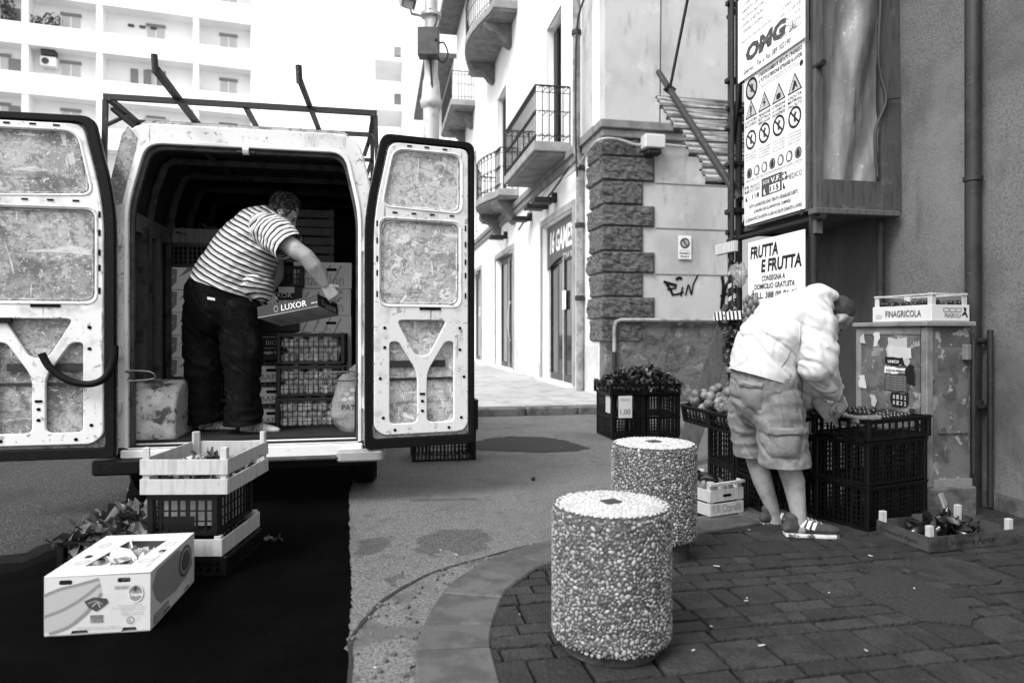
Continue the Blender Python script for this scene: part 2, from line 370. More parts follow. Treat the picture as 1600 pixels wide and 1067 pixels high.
def ellipse(cx, cy, rx, ry=None, n=20):
    ry = ry or rx
    return [(cx + rx * math.cos(2 * math.pi * i / n), cy + ry * math.sin(2 * math.pi * i / n)) for i in range(n)]
def ring_loops(cx, cy, r0, r1, n=20): return [ellipse(cx, cy, r1, None, n), ellipse(cx, cy, r0, None, n)]
def rrect(x0, x1, y0, y1, r, n=4):
    out = []
    for cx, cy, a0 in ((x1 - r, y1 - r, 0), (x0 + r, y1 - r, 90), (x0 + r, y0 + r, 180), (x1 - r, y0 + r, 270)):
        for i in range(n + 1):
            a = R(a0 + 90 * i / n); out.append((cx + r * math.cos(a), cy + r * math.sin(a)))
    return out
def rpoly(pts, r, n=4):
    """polygon with rounded corners"""
    out = []; N = len(pts)
    for i in range(N):
        p = Vector(pts[i]).to_2d(); a = Vector(pts[i - 1]).to_2d(); b = Vector(pts[(i + 1) % N]).to_2d()
        rr = r[i] if isinstance(r, (list, tuple)) else r
        da = (a - p); db = (b - p); k = min(rr, da.length * .45, db.length * .45)
        s = p + da.normalized() * k; e = p + db.normalized() * k
        for j in range(n + 1):
            t = j / n; q = s * (1 - t) ** 2 + p * 2 * t * (1 - t) + e * t * t; out.append((q.x, q.y))
    return out
def inside(pt, poly):
    x, y = pt[0], pt[1]; c = False; n = len(poly)
    for i in range(n):
        x1, y1 = poly[i][0], poly[i][1]; x2, y2 = poly[i - 1][0], poly[i - 1][1]
        if (y1 > y) != (y2 > y) and x < (x2 - x1) * (y - y1) / (y2 - y1) + x1: c = not c
    return c
def smooth_line(pts, n=6):
    pts = [Vector(p) for p in pts]; out = []
    for i in range(len(pts) - 1):
        p0 = pts[max(i - 1, 0)]; p1 = pts[i]; p2 = pts[i + 1]; p3 = pts[min(i + 2, len(pts) - 1)]
        for k in range(n):
            t = k / n
            out.append(.5 * ((2 * p1) + (p2 - p0) * t + (2 * p0 - 5 * p1 + 4 * p2 - p3) * t * t + (3 * p1 - p0 - 3 * p2 + p3) * t ** 3))
    return out + [pts[-1]]
def ragged(pts, amp, step=.04, seed=0):
    out = []; n = len(pts)
    for i in range(n):
        a = Vector(pts[i]); b = Vector(pts[(i + 1) % n]); k = max(1, int((b - a).length / step)); k = min(k, 160)
        for j in range(k):
            p = a.lerp(b, j / k); q = Vector((p.x * 9 + seed, p.y * 9, 0)); k1 = noise.noise(q) + .8 * noise.noise(q * 4.1) + .5 * random.uniform(-1, 1)
            out.append((p.x + amp * k1, p.y + amp * noise.noise(q * 2.7 + Vector((5, 9, 3)))))
    return out
CAMP = Vector((0, 0, HC))
def onto(px, py, o, nrm):
    d = Vector(((px - 800) / F, 1, -(py - YH) / F)); o = Vector(o); nrm = Vector(nrm)
    return CAMP + d * ((o - CAMP).dot(nrm) / d.dot(nrm))

# ================================================================== GROUND
MB().sheet([(-300, -60), (300, -60), (300, 400), (-300, 400)], 0).build('road', 'asphalt', kind='structure')
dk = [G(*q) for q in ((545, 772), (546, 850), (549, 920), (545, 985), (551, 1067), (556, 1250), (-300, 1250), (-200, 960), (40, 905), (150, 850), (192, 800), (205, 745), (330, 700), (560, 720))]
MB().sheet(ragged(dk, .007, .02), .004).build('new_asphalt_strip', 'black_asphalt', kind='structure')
ln = [G(*q) for q in ((-400, 712), (215, 712), (200, 760), (192, 800), (150, 850), (40, 905), (-200, 960), (-400, 960))]
MB().sheet(ragged(ln, .01, .03), .002).build('lane_asphalt', 'lane_asphalt', kind='structure')
for k_, dd in enumerate((14, 28, 42)):  # overlapping sheets paint a gradual fade into shade on the left of the road
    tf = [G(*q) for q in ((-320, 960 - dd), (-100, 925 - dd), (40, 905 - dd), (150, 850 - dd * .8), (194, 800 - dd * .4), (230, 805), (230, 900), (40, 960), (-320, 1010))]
    MB().sheet(ragged(tf, .03, .03, k_ * 5), .0036 - .0005 * k_).build('shade_film', 'shade_film', kind='structure')
md = [G(*q) for q in ((735, 692), (762, 685), (800, 682), (852, 683), (890, 690), (921, 700), (903, 705), (845, 707), (780, 705), (735, 703))]
MB().sheet(ragged(md, .05, .05, 3), .004).build('asphalt_repair', 'patch_asphalt', kind='structure')

for k_, (poly_, sd_) in enumerate((([(655, 838), (690, 828), (745, 826), (765, 838), (758, 862), (720, 868), (690, 858), (672, 872), (650, 860)], 2), ([(560, 845), (600, 838), (612, 852), (585, 866), (558, 872)], 6), ([(640, 780), (742, 778), (744, 781), (642, 784)], 9), ([(600, 905), (622, 893), (640, 900), (610, 918)], 4))):
    MB().sheet(ragged([G(*q) for q in poly_], .035, .02, sd_), .003).build('oil_stain', 'stain', kind='structure')
outer = [G(*q).to_2d() for q in ((668, 1400), (656, 1200), (650, 1067), (652, 1020), (670, 975), (700, 930), (735, 905), (780, 880), (860, 857), (960, 841), (1092, 817), (1200, 799))]
outer.append(Vector((3.15, 5.38)))
outer = [p.to_2d() for p in smooth_line([p.to_3d() for p in outer], 6)]
def offset(line, d):
    out = []
    for i, p in enumerate(line):
        t = (line[min(i + 1, len(line) - 1)] - line[max(i - 1, 0)]).normalized(); out.append(p + Vector((t.y, -t.x)) * d)
    return out
inner = offset(outer, .28)
seam_o = [G(*q).to_2d() for q in ((545, 1400), (540, 1150), (548, 1040), (549, 1000), (580, 960), (602, 938), (650, 909), (690, 892), (760, 872), (830, 853), (870, 848), (960, 834))]
seam_o = [p.to_2d() for p in smooth_line([p.to_3d() for p in seam_o], 5)]
gp = ragged([p.to_3d() for p in seam_o] + [p.to_3d() for p in reversed(outer[:60])], .022, .03, 5)
MB().sheet(gp, .006).build('gutter', 'gutter', kind='structure')
so = offset(seam_o, -.012); si = offset(seam_o, .012)
sm = MB()
for i in range(len(so) - 1):
    j = [.6 + 1.1 * abs(noise.noise(Vector((k * .7, 1, 0)))) for k in (i, i + 1)]
    sm.add([(*seam_o[i].lerp(so[i], j[0]), .010), (*seam_o[i].lerp(si[i], j[0]), .010), (*seam_o[i + 1].lerp(si[i + 1], j[1]), .010), (*seam_o[i + 1].lerp(so[i + 1], j[1]), .010)], [(0, 1, 2, 3)])
sm.build('gutter_seam', 'seam', kind='structure')

kerb = bpy.data.objects.new('kerb', None); COL.objects.link(kerb); kerb['kind'] = 'structure'
cuts = [0, 9, 16, 22, 28, 36, 43, 50, 57, 63, 68, len(outer) - 1]
for a, b in zip(cuts[:-1], cuts[1:]):
    if b <= a: continue
    ii = list(range(a, b + 1)); o_ = [outer[i] for i in ii]; n_ = [inner[i] for i in ii]
    def shr(l):
        l = [p.copy() for p in l]; l[0] = l[0] + (l[1] - l[0]).normalized() * .006; l[-1] = l[-1] + (l[-2] - l[-1]).normalized() * .006; return l
    poly = shr(o_) + list(reversed(shr(n_))); top = .05 + random.uniform(-.004, .004)
    mb = MB(); n = len(poly)
    mb.add([(*p, 0.0) for p in poly] + [(*p, top) for p in poly], [tuple(range(n, 2 * n))] + [(i, (i + 1) % n, (i + 1) % n + n, i + n) for i in range(n)])
    mb.build('kerb_stone', 'kerbstone', kerb, bevel=.008)

far_r = [Vector((6, 5.9)), Vector((6, -2)), Vector((-.6, -2))]
pave_poly = [p for p in inner] + [Vector((3.6, 5.5)), Vector((5.5, 4.0)), Vector((5.5, .2)), Vector((inner[0].x, .2))]
pavement = MB().sheet([tuple(p) for p in pave_poly], .026).build('pavement', 'joint', kind='structure')
def clip(poly, a, b):
    out = []; t = b - a; nrm = Vector((t.y, -t.x))       # keep the right-hand side of a->b
    for i in range(len(poly)):
        p, q = poly[i - 1], poly[i]; dp, dq = (p - a).dot(nrm), (q - a).dot(nrm)
        if (dp >= 0) != (dq >= 0): out.append(p.lerp(q, dp / (dp - dq)))
        if dq >= 0: out.append(q)
    return out
patch = [G(*q, .05) for q in ((1330, 905), (1362, 897), (1400, 890), (1428, 903), (1478, 930), (1530, 958), (1516, 978), (1470, 972), (1438, 970), (1394, 950), (1350, 934))]
def paver_mesh(poly, top, c):
    mb = MB(); n = len(poly); vs = []
    for p in poly: vs.append((p.x - c.x, p.y - c.y, 0))
    ins = [(Vector(v).to_2d() * .985) for v in vs]
    for p in poly: vs.append((p.x - c.x, p.y - c.y, top - .007))
    for q in ins: vs.append((q.x * .975, q.y * .975, top + random.uniform(-.0015, .0015)))
    fs = [(i, (i + 1) % n, (i + 1) % n + n, i + n) for i in range(n)] + [(i + n, (i + 1) % n + n, (i + 1) % n + 2 * n, i + 2 * n) for i in range(n)]
    fs.append(tuple(range(2 * n, 3 * n))); mb.add(vs, fs); return mb
pav_rest = MB(); npav = 0
aa = .6; row = 0; A2 = AX.to_2d(); R2 = RX.to_2d()
while aa < 6.0:
    dep = random.choice((.19, .20, .20, .21, .10, .10)); rr = -1.2 + random.uniform(0, .3)
    while rr < 5.0:
        wd = random.choice((.20, .21, .19, .20, .25, .10)); gx = .007
        q = [R2 * (rr + gx) + A2 * (aa + gx), R2 * (rr + wd - gx) + A2 * (aa + gx), R2 * (rr + wd - gx) + A2 * (aa + dep - gx), R2 * (rr + gx) + A2 * (aa + dep - gx)]
        q = [p + Vector((random.uniform(-.004, .004), random.uniform(-.004, .004))) for p in q]
        rr += wd
        c = sum(q, Vector((0, 0))) / 4
        if not inside(c, pave_poly) and min((c - p).length for p in inner) > .3: continue
        for k in range(0, len(inner) - 1, 3):
            a_, b_ = inner[k], inner[min(k + 3, len(inner) - 1)]
            if q and (c - a_).length < 1.2: q = clip(q, a_, b_)
        if len(q) < 3: continue
        c = sum(q, Vector((0, 0))) / len(q)
        if all(inside(v_, patch) for v_ in q) or not inside(c, pave_poly): continue
        wl = to_local((c.x, c.y, 0), (3.246, 4.65, 0))
        if wl.x > .1 or c.y < .3: continue
        px = 800 + F * c.x / c.y; py = YH + F * 1.18 / c.y
        top = .018 + random.uniform(-.004, .004)
        if -40 < px < 1660 and py < 1110 and npav < 300:
            npav += 1
            paver_mesh(q, top, c).build('paver', 'paver', pavement, loc=(c.x, c.y, .026))
        else:
            mb = paver_mesh(q, top, c); o = len(pav_rest.v)
            pav_rest.add([(v[0] + c.x, v[1] + c.y, v[2] + .026) for v in mb.v], mb.f)
    aa += dep
if pav_rest.v: pav_rest.build('paver_field', 'paver', pavement, kind='stuff')
MB().prism(ragged(patch, .012, .02, 8), (0, 0, .028), (1, 0, 0), (0, 1, 0), (0, 0, 1), .024).build('pavement_repair', 'patch_asphalt', kind='structure')
mc = G(1487, 890, .05); mb = MB().lathe([(.20, -.02), (.20, .004), (.185, .006), (.18, .002), (.16, .001), (.05, .003), (.0001, .003)], 36, (0, 0, 0))
mb.build('manhole_cover', 'paver', None, smooth=40, loc=(mc.x, mc.y, .047), label='round iron cover set into the pavers in front of the low cardboard tray', cat='manhole cover')

# small litter and pebbles along the gutter
lit = MB()
rl = random.Random(3)
for i in range(90):
    k = rl.randrange(8, 50); p = seam_o[min(k, len(seam_o) - 1)].lerp(outer[min(k, len(outer) - 1)], rl.random())
    s_ = rl.uniform(.004, .011); lit.box(p.x - s_, p.x + s_, p.y - s_ * .8, p.y + s_ * .8, .004, .008 + s_, Matrix.Translation((p.x, p.y, 0)) @ Matrix.Rotation(rl.uniform(0, 3), 4, 'Z') @ Matrix.Translation((-p.x, -p.y, 0)))
lit.build('gutter_gravel', 'gutter', label='loose gravel lying in the concrete gutter', cat='gravel', kind='stuff', bevel=.002)
sc = MB()
for i in range(34):
    px, py = rl.uniform(560, 1500), rl.uniform(690, 1050)
    if inside((px, py), [(x, y) for x, y in ((840, 760), (1060, 760), (1060, 1066), (840, 1066))]): continue
    p = G(px, py); z = .054 if inside((p.x, p.y), pave_poly) else .012
    L = rl.uniform(.004, .016); a = rl.uniform(0, 3.1); dx, dy = math.cos(a) * L, math.sin(a) * L * .8; wv = rl.uniform(.002, .005)
    sc.bar((p.x - dx, p.y - dy, z), (p.x + dx, p.y + dy, z), wv, .003)
sc.build('ground_scraps', 'litter', label='tiny pale scraps of straw and paper scattered on the ground', cat='litter', kind='stuff')

# ================================================================== CORNER BUILDING with the shop
C0 = Vector((1.63, 12.0, 0))
B = thing('corner_building', C0, TH, 'pale corner building with rough stone quoins, iron balconies and ground floor shops', 'building')
def cf(px, py):                      # pixel -> building frame, on the wall facing the camera
    return to_local(onto(px, py, C0, AX), C0)
LB, HB = 23.0, 16.4
# wall towards the camera and inner mass
MB().box(0.002, 11, 0, .3, 4.95, HB).build('front_wall', 'plaster_light', B)
MB().box(0.002, 11, .004, .3, 1.47, 4.65).build('front_wall', 'plaster_light', B)
MB().box(0.002, 11, -.035, .3, -.1, 1.47).build('rough_base', 'plaster_base', B, bevel=.02)
MB().box(-.07, 11, -.09, .3, 4.65, 4.80).build('band', 'band_grey', B, bevel=.02)
MB().box(-.12, 11, -.14, .3, 4.80, 4.95).build('band', 'band_grey', B, bevel=.015)
MB().box(-.07, .0, .31, LB, 4.65, 4.80).build('band', 'band_grey', B)
MB().box(-.12, .0, .31, LB, 4.80, 4.95).build('band', 'band_grey', B)
MB().box(.6, 11, .9, LB - .3, -.1, HB - .2).build('inner_mass', 'frame_dark', B)
# street wall with its openings
def yz(y0, y1, z0, z1): return [(y0, z0), (y1, z0), (y1, z1), (y0, z1)]
DOORS = [(1.95, 4.6, .12, 3.78), (8.2, 11.2, .12, 3.7), (14.5, 17.2, .12, 3.7)]
WINS = [(2.75, 4.05, 5.15, 8.3), (9.2, 10.7, 5.3, 8.9), (15.6, 17, 5.3, 8.6), (3.0, 4.3, 10.6, 13.6), (9.4, 10.9, 10.75, 13.8), (16.4, 17.7, 10.7, 13.6)]
plate('street_wall', [yz(.3, LB, -.1, HB)] + [yz(*d) for d in DOORS + WINS], (.0, 0, 0), (0, 1, 0), (0, 0, 1), (1, 0, 0), .4, 'plaster_white', B)
plate('stained_dado', [[(.35, -.1), (1.95, -.1), (1.95, 1.0), (.35, 1.0)], ], (-.012, 0, 0), (0, 1, 0), (0, 0, 1), (1, 0, 0), .01, 'plaster_dirty', B)
plate('stained_dado', [[(4.6, -.1), (8.2, -.1), (8.2, 1.05), (4.6, 1.05)], ], (-.012, 0, 0), (0, 1, 0), (0, 0, 1), (1, 0, 0), .01, 'plaster_dirty', B)
MB().box(-1.0, 11, -.6, LB, HB, HB + .25).build('roof', 'soffit_grey', B)
MB().box(-.98, .0, 0, LB - .02, HB - .12, HB - .003).build('eaves', 'corbel_grey', B)
# quoins
zq = [4.645, 4.33, 3.90, 3.48, 3.10, 2.66, 2.28, 1.86, 1.47, 1.06]; wide = [1, 1, 0, 1, 0, 1, 0, 1, 0]
def rock(x0, x1, y0, y1, z0, z1, seed):
    bm = bmesh.new(); bmesh.ops.create_cube(bm, size=1)
    bmesh.ops.subdivide_edges(bm, edges=bm.edges[:], cuts=15, use_grid_fill=True)
    for v in bm.verts:
        u = v.co.copy(); p = Vector((x0 + (u.x + .5) * (x1 - x0), y0 + (u.y + .5) * (y1 - y0), z0 + (u.z + .5) * (z1 - z0)))
        ez = min(1, (.5 - abs(u.z)) / .035); q = p * 5.5 + Vector((seed, 0, 0))
        d = (abs(noise.noise(q)) * 1.1 + .6 * abs(noise.noise(q * 2.3)) + .35 * noise.noise(q * 5)) * .045 * ez + .022 * ez
        if u.y < -.499: p.y -= d * min(1, max(0, (.5 - u.x)) / .06) if u.x > 0 else d
        if u.x < -.499: p.x -= d
        v.co = p
    me = bpy.data.meshes.new('quoin'); bm.to_mesh(me); bm.free()
    return me
for i in range(9):
    obj('quoin', rock(-.02, .92 if wide[i] else .70, -.02, .85 if wide[i] else .7, zq[i + 1] + .012, zq[i], i * 7.3), 'quoin_stone', B)
# shop doors
def shop_door(k, sign):
    y0, y1, z0, z1 = DOORS[k]
    d = plate('shop_door', [yz(y0 + .01, y1 - .01, z0, z1 - .01), yz(y0 + .14, (y0 + y1) / 2 - .05, z0 + .18, z1 - (.95 if sign else .2)), yz((y0 + y1) / 2 + .05, y1 - .14, z0 + .18, z1 - (.95 if sign else .2))], (.16, 0, 0), (0, 1, 0), (0, 0, 1), (1, 0, 0), .08, 'frame_dark', B)
    for s0, s1 in ((y0 + .13, (y0 + y1) / 2 - .04), ((y0 + y1) / 2 + .04, y1 - .13)):
        MB().box(.19, .2, s0, s1, z0 + .15, z1 - .2).build('pane', 'pane_glass', d)
    for yy in (y0 + .14, (y0 + y1) / 2, y1 - .14):
        MB().box(.145, .158, yy - .025, yy + .025, z0 + .02, z1 - .1).build('frame_bar', 'cable_pale', d)
    MB().box(-.16, .15, y0 - .12, y1 + .12, z0 - .03, z0 + .035).build('door_sill', 'plaster_white', d, bevel=.01)
    for yy in (y0 - .075, y1 + .075):
        MB().box(-.035, .0, yy - .075, yy + .075, z0 + .036, z1 + .15).build('door_surround', 'soffit_grey', d)
    MB().box(-.035, .0, y0 + .001, y1 - .001, z1, z1 + .15).build('door_surround', 'soffit_grey', d)
    MB().box(.45, .58, y0, y1, z0, z1).build('shop_backdrop', 'glass_dark', d)
    mbx = MB()
    for q in range(7): mbx.box(.30, .42, y0 + .25 + q * .33, y0 + .5 + q * .33, z0 + .3, z0 + .8 + .5 * random.random())
    mbx.build('window_display', 'carton_grey', d)
    return d
d0 = shop_door(0, True)
y0, y1, z0, z1 = DOORS[0]
arch = [(y0 + .05, z1 - .04), (y0 + .05, z1 - .85)] + [(y0 + .05 + (y1 - y0 - .1) * t, z1 - .85 - .18 * (1 - math.sin(math.pi * t)) + .0) for t in [i / 10 for i in range(1, 10)]] + [(y1 - .05, z1 - 1.05), (y1 - .05, z1 - .04)]
plate('shop_sign', [arch], (.10, 0, 0), (0, 1, 0), (0, 0, 1), (1, 0, 0), .04, 'sign_dark', d0)
T('16 GAMES', (.094, y1 - .35, z1 - .70), (0, -1, .0), (0, 0, 1), 1.95, .52, 'ink_white', d0, shear=.2, bold=.03)
T("...IT'S PLAY TIME", (.094, y0 + 1.25, z1 - .92), (0, -1, 0), (0, 0, 1), .95, .12, 'ink_white', d0, shear=.2)
flat([(0, 0), (.3, 0), (.3, .42), (0, .42)], (.14, y0 + 1.38, 1.75), (0, -1, 0), (0, 0, 1), 'ink_white', d0, 'notice')
d1 = shop_door(1, False); d2 = shop_door(2, False)
MB().tube(smooth_line([(.13, 9.3, 1.0), (.08, 9.3, 1.1), (.05, 9.3, 1.6), (.08, 9.3, 2.1), (.13, 9.3, 2.2)], 4), .025, 6).build('pull_handle', 'cable_pale', d1, smooth=60)
T('GU', (.15, 16.2, 1.9), (0, -1, 0), (0, 0, 1), .8, .42, 'ink_white', d2, bold=.03)
plate('ring_logo', ring_loops(0, 0, .22, .28), (.15, 15.8, 2.7), (0, -1, 0), (0, 0, 1), (-1, 0, 0), .004, 'ink_pale', d2)
# tall balcony doors
for k, (a, b, c, d) in enumerate(WINS):
    wn = MB().box(.2, .26, a, b, c, d).build('balcony_door', 'frame_dark', B)
    for yy in (a + .05, b - .37):
        MB().box(.12, .17, yy, yy + .32, c + .05, d - .1).build('shutter', 'iron', wn)
    for yy in (a - .09, b + .09):
        MB().box(-.04, .0, yy - .09, yy + .09, c, d + .18).build('surround', 'plaster_white', wn)
    MB().box(-.04, .0, a + .001, b - .001, d, d + .18).build('surround', 'plaster_white', wn)
# balconies
BAL = MB().tube([(0, 0, 0), (0, 0, 1.12)], .011, 5).mesh('baluster')
SCR = MB().tube([(.075 * math.cos(t) * (1 - t / 9), 0, .075 * math.sin(t) * (1 - t / 9)) for t in [i * .5 for i in range(11)]], .009, 4).mesh('scroll')
def balcony(t0, t1, proj, z, th, curve, corbels, scrolls=True, rail=1.15):
    n = 12
    if curve:
        edge = [(-proj * .62, t0), (-proj * .66, t0 + .45)]
        edge += [(-proj * (.68 + .32 * math.sin(math.pi * i / n)), t0 + .5 + (t1 - t0 - 1.0) * i / n) for i in range(n + 1)]
        edge += [(-proj * .66, t1 - .45), (-proj * .62, t1)]
    else: edge = [(-proj, t0), (-proj, t1)]
    poly = [(.0, t0)] + edge + [(.0, t1)]
    b = MB().prism(poly, (0, 0, z - th), (1, 0, 0), (0, 1, 0), (0, 0, 1), th).build('balcony', 'soffit_grey', B, bevel=.012)
    inn = [(.0, t0 + .06)] + [(x + .07, max(t0 + .06, min(t1 - .06, y))) for x, y in edge] + [(.0, t1 - .06)]
    MB().prism(inn, (0, 0, z - th - .06), (1, 0, 0), (0, 1, 0), (0, 0, 1), .058).build('slab_moulding', 'band_grey', b)
    line = [Vector((-.02, t0 + .05, z))] + [Vector((x + .05, max(t0 + .05, min(t1 - .05, y)), z)) for x, y in edge] + [Vector((-.02, t1 - .05, z))]
    for h, rr in ((rail, .02), (rail - .14, .01), (.12, .01), (rail * .55, .01)):
        MB().tube([p + Vector((0, 0, h)) for p in line], rr, 5).build('rail', 'iron', b)
    for i in range(len(line) - 1):
        a_, b_ = line[i], line[i + 1]; k = max(1, int((b_ - a_).length / .13))
        for j in range(k):
            p = a_.lerp(b_, j / k); obj('baluster', BAL, 'iron', b, loc=(p.x, p.y, p.z))
            if scrolls:
                ang = math.atan2((b_ - a_).y, (b_ - a_).x)
                for hz in (rail - .08, .09, rail * .5): obj('scroll', SCR, 'iron', b, loc=(p.x, p.y, p.z + hz), rz=ang)
    for cy in corbels:
        prof = [(0, 0), (-proj * .72, 0), (-proj * .72, -.12), (-proj * .62, -.26), (-proj * .45, -.27), (-proj * .33, -.36), (-proj * .2, -.55), (-proj * .06, -.66), (0, -.62)]
        MB().prism(prof, (0, cy - .17, z - th - .062), (1, 0, 0), (0, 0, 1), (0, 1, 0), .34).build('corbel', 'corbel_grey', b, bevel=.015)
    return b
balcony(2.1, 5.4, .80, 5.15, .20, False, ())
balcony(7.4, 11.2, .95, 5.3, .2, True, (8.0, 10.4))
balcony(7.6, 12.9, 1.15, 10.7, .24, True, (8.6, 11.6), scrolls=False)
balcony(16.2, 20.8, 1.0, 10.75, .24, False, (17.0, 19.6), scrolls=False)
# pipes and cables on the building
rp = MB().tube([(-.09, 1.2, .12), (-.09, 1.2, 4.6), (-.16, 1.2, 4.7), (-.16, 1.2, HB)], .075, 10).build('drainpipe', 'pipe_pale', B, smooth=50)
for zz in (1.9, 3.3, 4.4, 7.0, 9.9): MB().lathe([(.082, -.05), (.098, -.04), (.098, .04), (.082, .05)], 12, (-.09 if zz < 4.6 else -.16, 1.2, zz)).build('pipe_collar', 'pipe_dark', rp, smooth=50)
MB().tube(smooth_line([(-.19, 1.05, 4.2), (-.22, 1.05, 5.2), (-.19, 1.07, 7.0), (-.14, .6, 7.5), (-.05, -.05, 7.9), (.3, -.05, 8.4), (.8, -.05, 9.2)], 4), .022, 5).build('cable', 'cable', B)
MB().tube(smooth_line([(-.24, 5, 4.2), (-.2, 3, 4.45), (-.2, 1.4, 4.35), (-.15, .5, 4.55), (-.13, -.13, 4.58), (.2, -.14, 4.6), (.55, -.14, 4.52), (.9, -.13, 4.56), (2.5, -.06, 4.5)], 4), .022, 5).build('cable', 'cable_pale', B)
MB().tube(smooth_line([(-.2, 6.5, 4.0), (-.2, 4.6, 4.3), (-.25, 3.2, 4.2), (-.2, 1.6, 4.5)], 4), .025, 5).build('cable', 'cable', B)
for yy in (3.1, 3.9, 5.6, 9.0):
    fl = MB().box(-.55, -.1, yy, yy + .35, 4.1, 4.22).box(-.12, 0, yy + .12, yy + .22, 4.12, 4.35).build('floodlight', 'iron', B, bevel=.02)
bx = cf(1013, 228)
MB().box(bx.x - .19, bx.x + .19, -.33, -.1, bx.z - .12, bx.z + .12).build('alarm_box', 'carton_white', B, bevel=.02)
MB().box(bx.x - .13, bx.x + .13, -.3, -.1, bx.z - .22, bx.z - .125).build('alarm_box', 'iron', B, bevel=.02)
MB().tube([(.98, -.12, 4.9), (1.0, -.12, 7.0), (1.0, -.02, HB)], .012, 5).build('conduit', 'cable', B)
MB().box(-.012, .0, .7, 1.15, 5.0, HB).build('corner_pilaster', 'plaster_light', B)
# pipe rail along the base
q0 = cf(957, 600); q1 = cf(957, 500); q2 = cf(1140, 498); yy = -.10
MB().tube([(q0.x, yy, .02), (q0.x, yy, q1.z - .12), (q0.x + .03, yy, q1.z - .03), (q0.x + .12, yy, q1.z), (q2.x + 1.6, yy, q1.z)], .035, 8).build('gas_pipe', 'pipe_pale', B, smooth=60)
MB().tube([(q0.x, yy, .1), (q0.x, yy, .9)], .045, 8).build('pipe_sleeve', 'pipe_dark', B, smooth=60)
# plaster panel joints, no-parking notice, graffiti
for zz in (2.28, 3.1, 3.9):
    MB().box(.95, 11, -.004, .0, zz - .012, zz + .006).build('panel_joint', 'band_grey', B)
s0 = cf(1059, 405); s1 = cf(1079, 369)
sg = thing('no_parking_notice', C0 + RX * s0.x + AX * -.03 + Vector((0, 0, s0.z)), TH, 'small white private property notice with slashed circle on pale wall', 'sign')
sw, sh = s1.x - s0.x, s1.z - s0.z
MB().box(0, sw, 0, .012, 0, sh).build('panel', 'ink_white', sg)
plate('slashed_circle', ring_loops(sw / 2, sh * .68, sw * .27, sw * .38), (0, -.003, 0), (1, 0, 0), (0, 0, 1), (0, -1, 0), .002, 'ink_dark', sg)
flat([(sw * .3, sh * .8), (sw * .36, sh * .86), (sw * .72, sh * .56), (sw * .66, sh * .5)], (0, -.006, 0), (1, 0, 0), (0, 0, 1), 'ink_dark', sg, 'slash')
flat(ellipse(sw / 2, sh * .68, sw * .26), (0, -.002, 0), (1, 0, 0), (0, 0, 1), 'ink_pale', sg, 'disc')
T("PROPRIETA'", (sw * .08, -.003, sh * .2), (1, 0, 0), (0, 0, 1), sw * .84, sh * .09, 'ink_black', sg, bold=.02)
T('PRIVATA', (sw * .16, -.003, sh * .06), (1, 0, 0), (0, 0, 1), sw * .68, sh * .09, 'ink_black', sg, bold=.02)
T('DIVIETO DI SOSTA', (sw * .1, -.003, sh * .34), (1, 0, 0), (0, 0, 1), sw * .8, sh * .05, 'ink_dark', sg)
def stroke(pts, wd, name='graffiti'):
    pts = [cf(*p) for p in pts]; line = smooth_line([Vector((p.x, -.006, p.z)) for p in pts], 5) if len(pts) > 2 else [Vector((p.x, -.006, p.z)) for p in pts]
    mb = MB()
    for a, b in zip(line[:-1], line[1:]): mb.bar(a - (b - a) * .15, b + (b - a) * .15, wd, .006, up=(0, -1, 0))
    return mb.build(name, 'ink_black', B)
for st_, wd in (([(1037, 440), (1046, 443), (1057, 446)], .05), ([(1041, 444), (1047, 452), (1051, 461)], .045), ([(1044, 452), (1055, 450)], .03), ([(1050, 461), (1060, 459), (1068, 456)], .03), ([(1066, 450), (1064, 461)], .03), ([(1056, 437), (1061, 434), (1065, 436)], .05),
                ([(1071, 461), (1075, 446), (1077, 448), (1080, 460), (1083, 445), (1090, 430)], .025),
                ([(1128, 432), (1130, 450), (1127, 482)], .06), ([(1128, 484), (1133, 452), (1138, 440)], .05), ([(1127, 462), (1140, 458)], .04)):
    stroke(st_, wd)

# far pavement and its kerb
fp = [(-3.4, -1.30), (-.45, -1.30), (-.2, -1.15), (-.08, -.85), (-.08, -.0), (.05, .02), (.05, 45), (-3.4, 45)]
def fw(p): return C0 + RX * p[0] + AX * p[1]
o_ = MB().prism([fw(p).to_2d() for p in fp], (0, 0, -.02), (1, 0, 0), (0, 1, 0), (0, 0, 1), .135).build('far_pavement', 'pale_pavement', kind='structure')
fk = bpy.data.objects.new('far_kerb', None); COL.objects.link(fk); fk['kind'] = 'structure'; fk.location = C0; fk.rotation_euler = (0, 0, TH)
for x0, x1 in ((-3.4, -2.62), (-2.61, -1.75), (-1.74, -.95), (-.94, -.28)):
    MB().box(x0, x1, -1.56, -1.302, -.02, .125).build('kerb_stone', 'kerb_grey', fk, bevel=.025)
MB().prism([(-.275, -1.56), (-.1, -1.45), (.06, -1.1), (.08, -.75), (-.075, -.75), (-.075, -.86), (-.2, -1.16), (-.275, -1.22)], (0, 0, -.02), (1, 0, 0), (0, 1, 0), (0, 0, 1), .14).build('kerb_stone', 'kerb_grey', fk, bevel=.02)

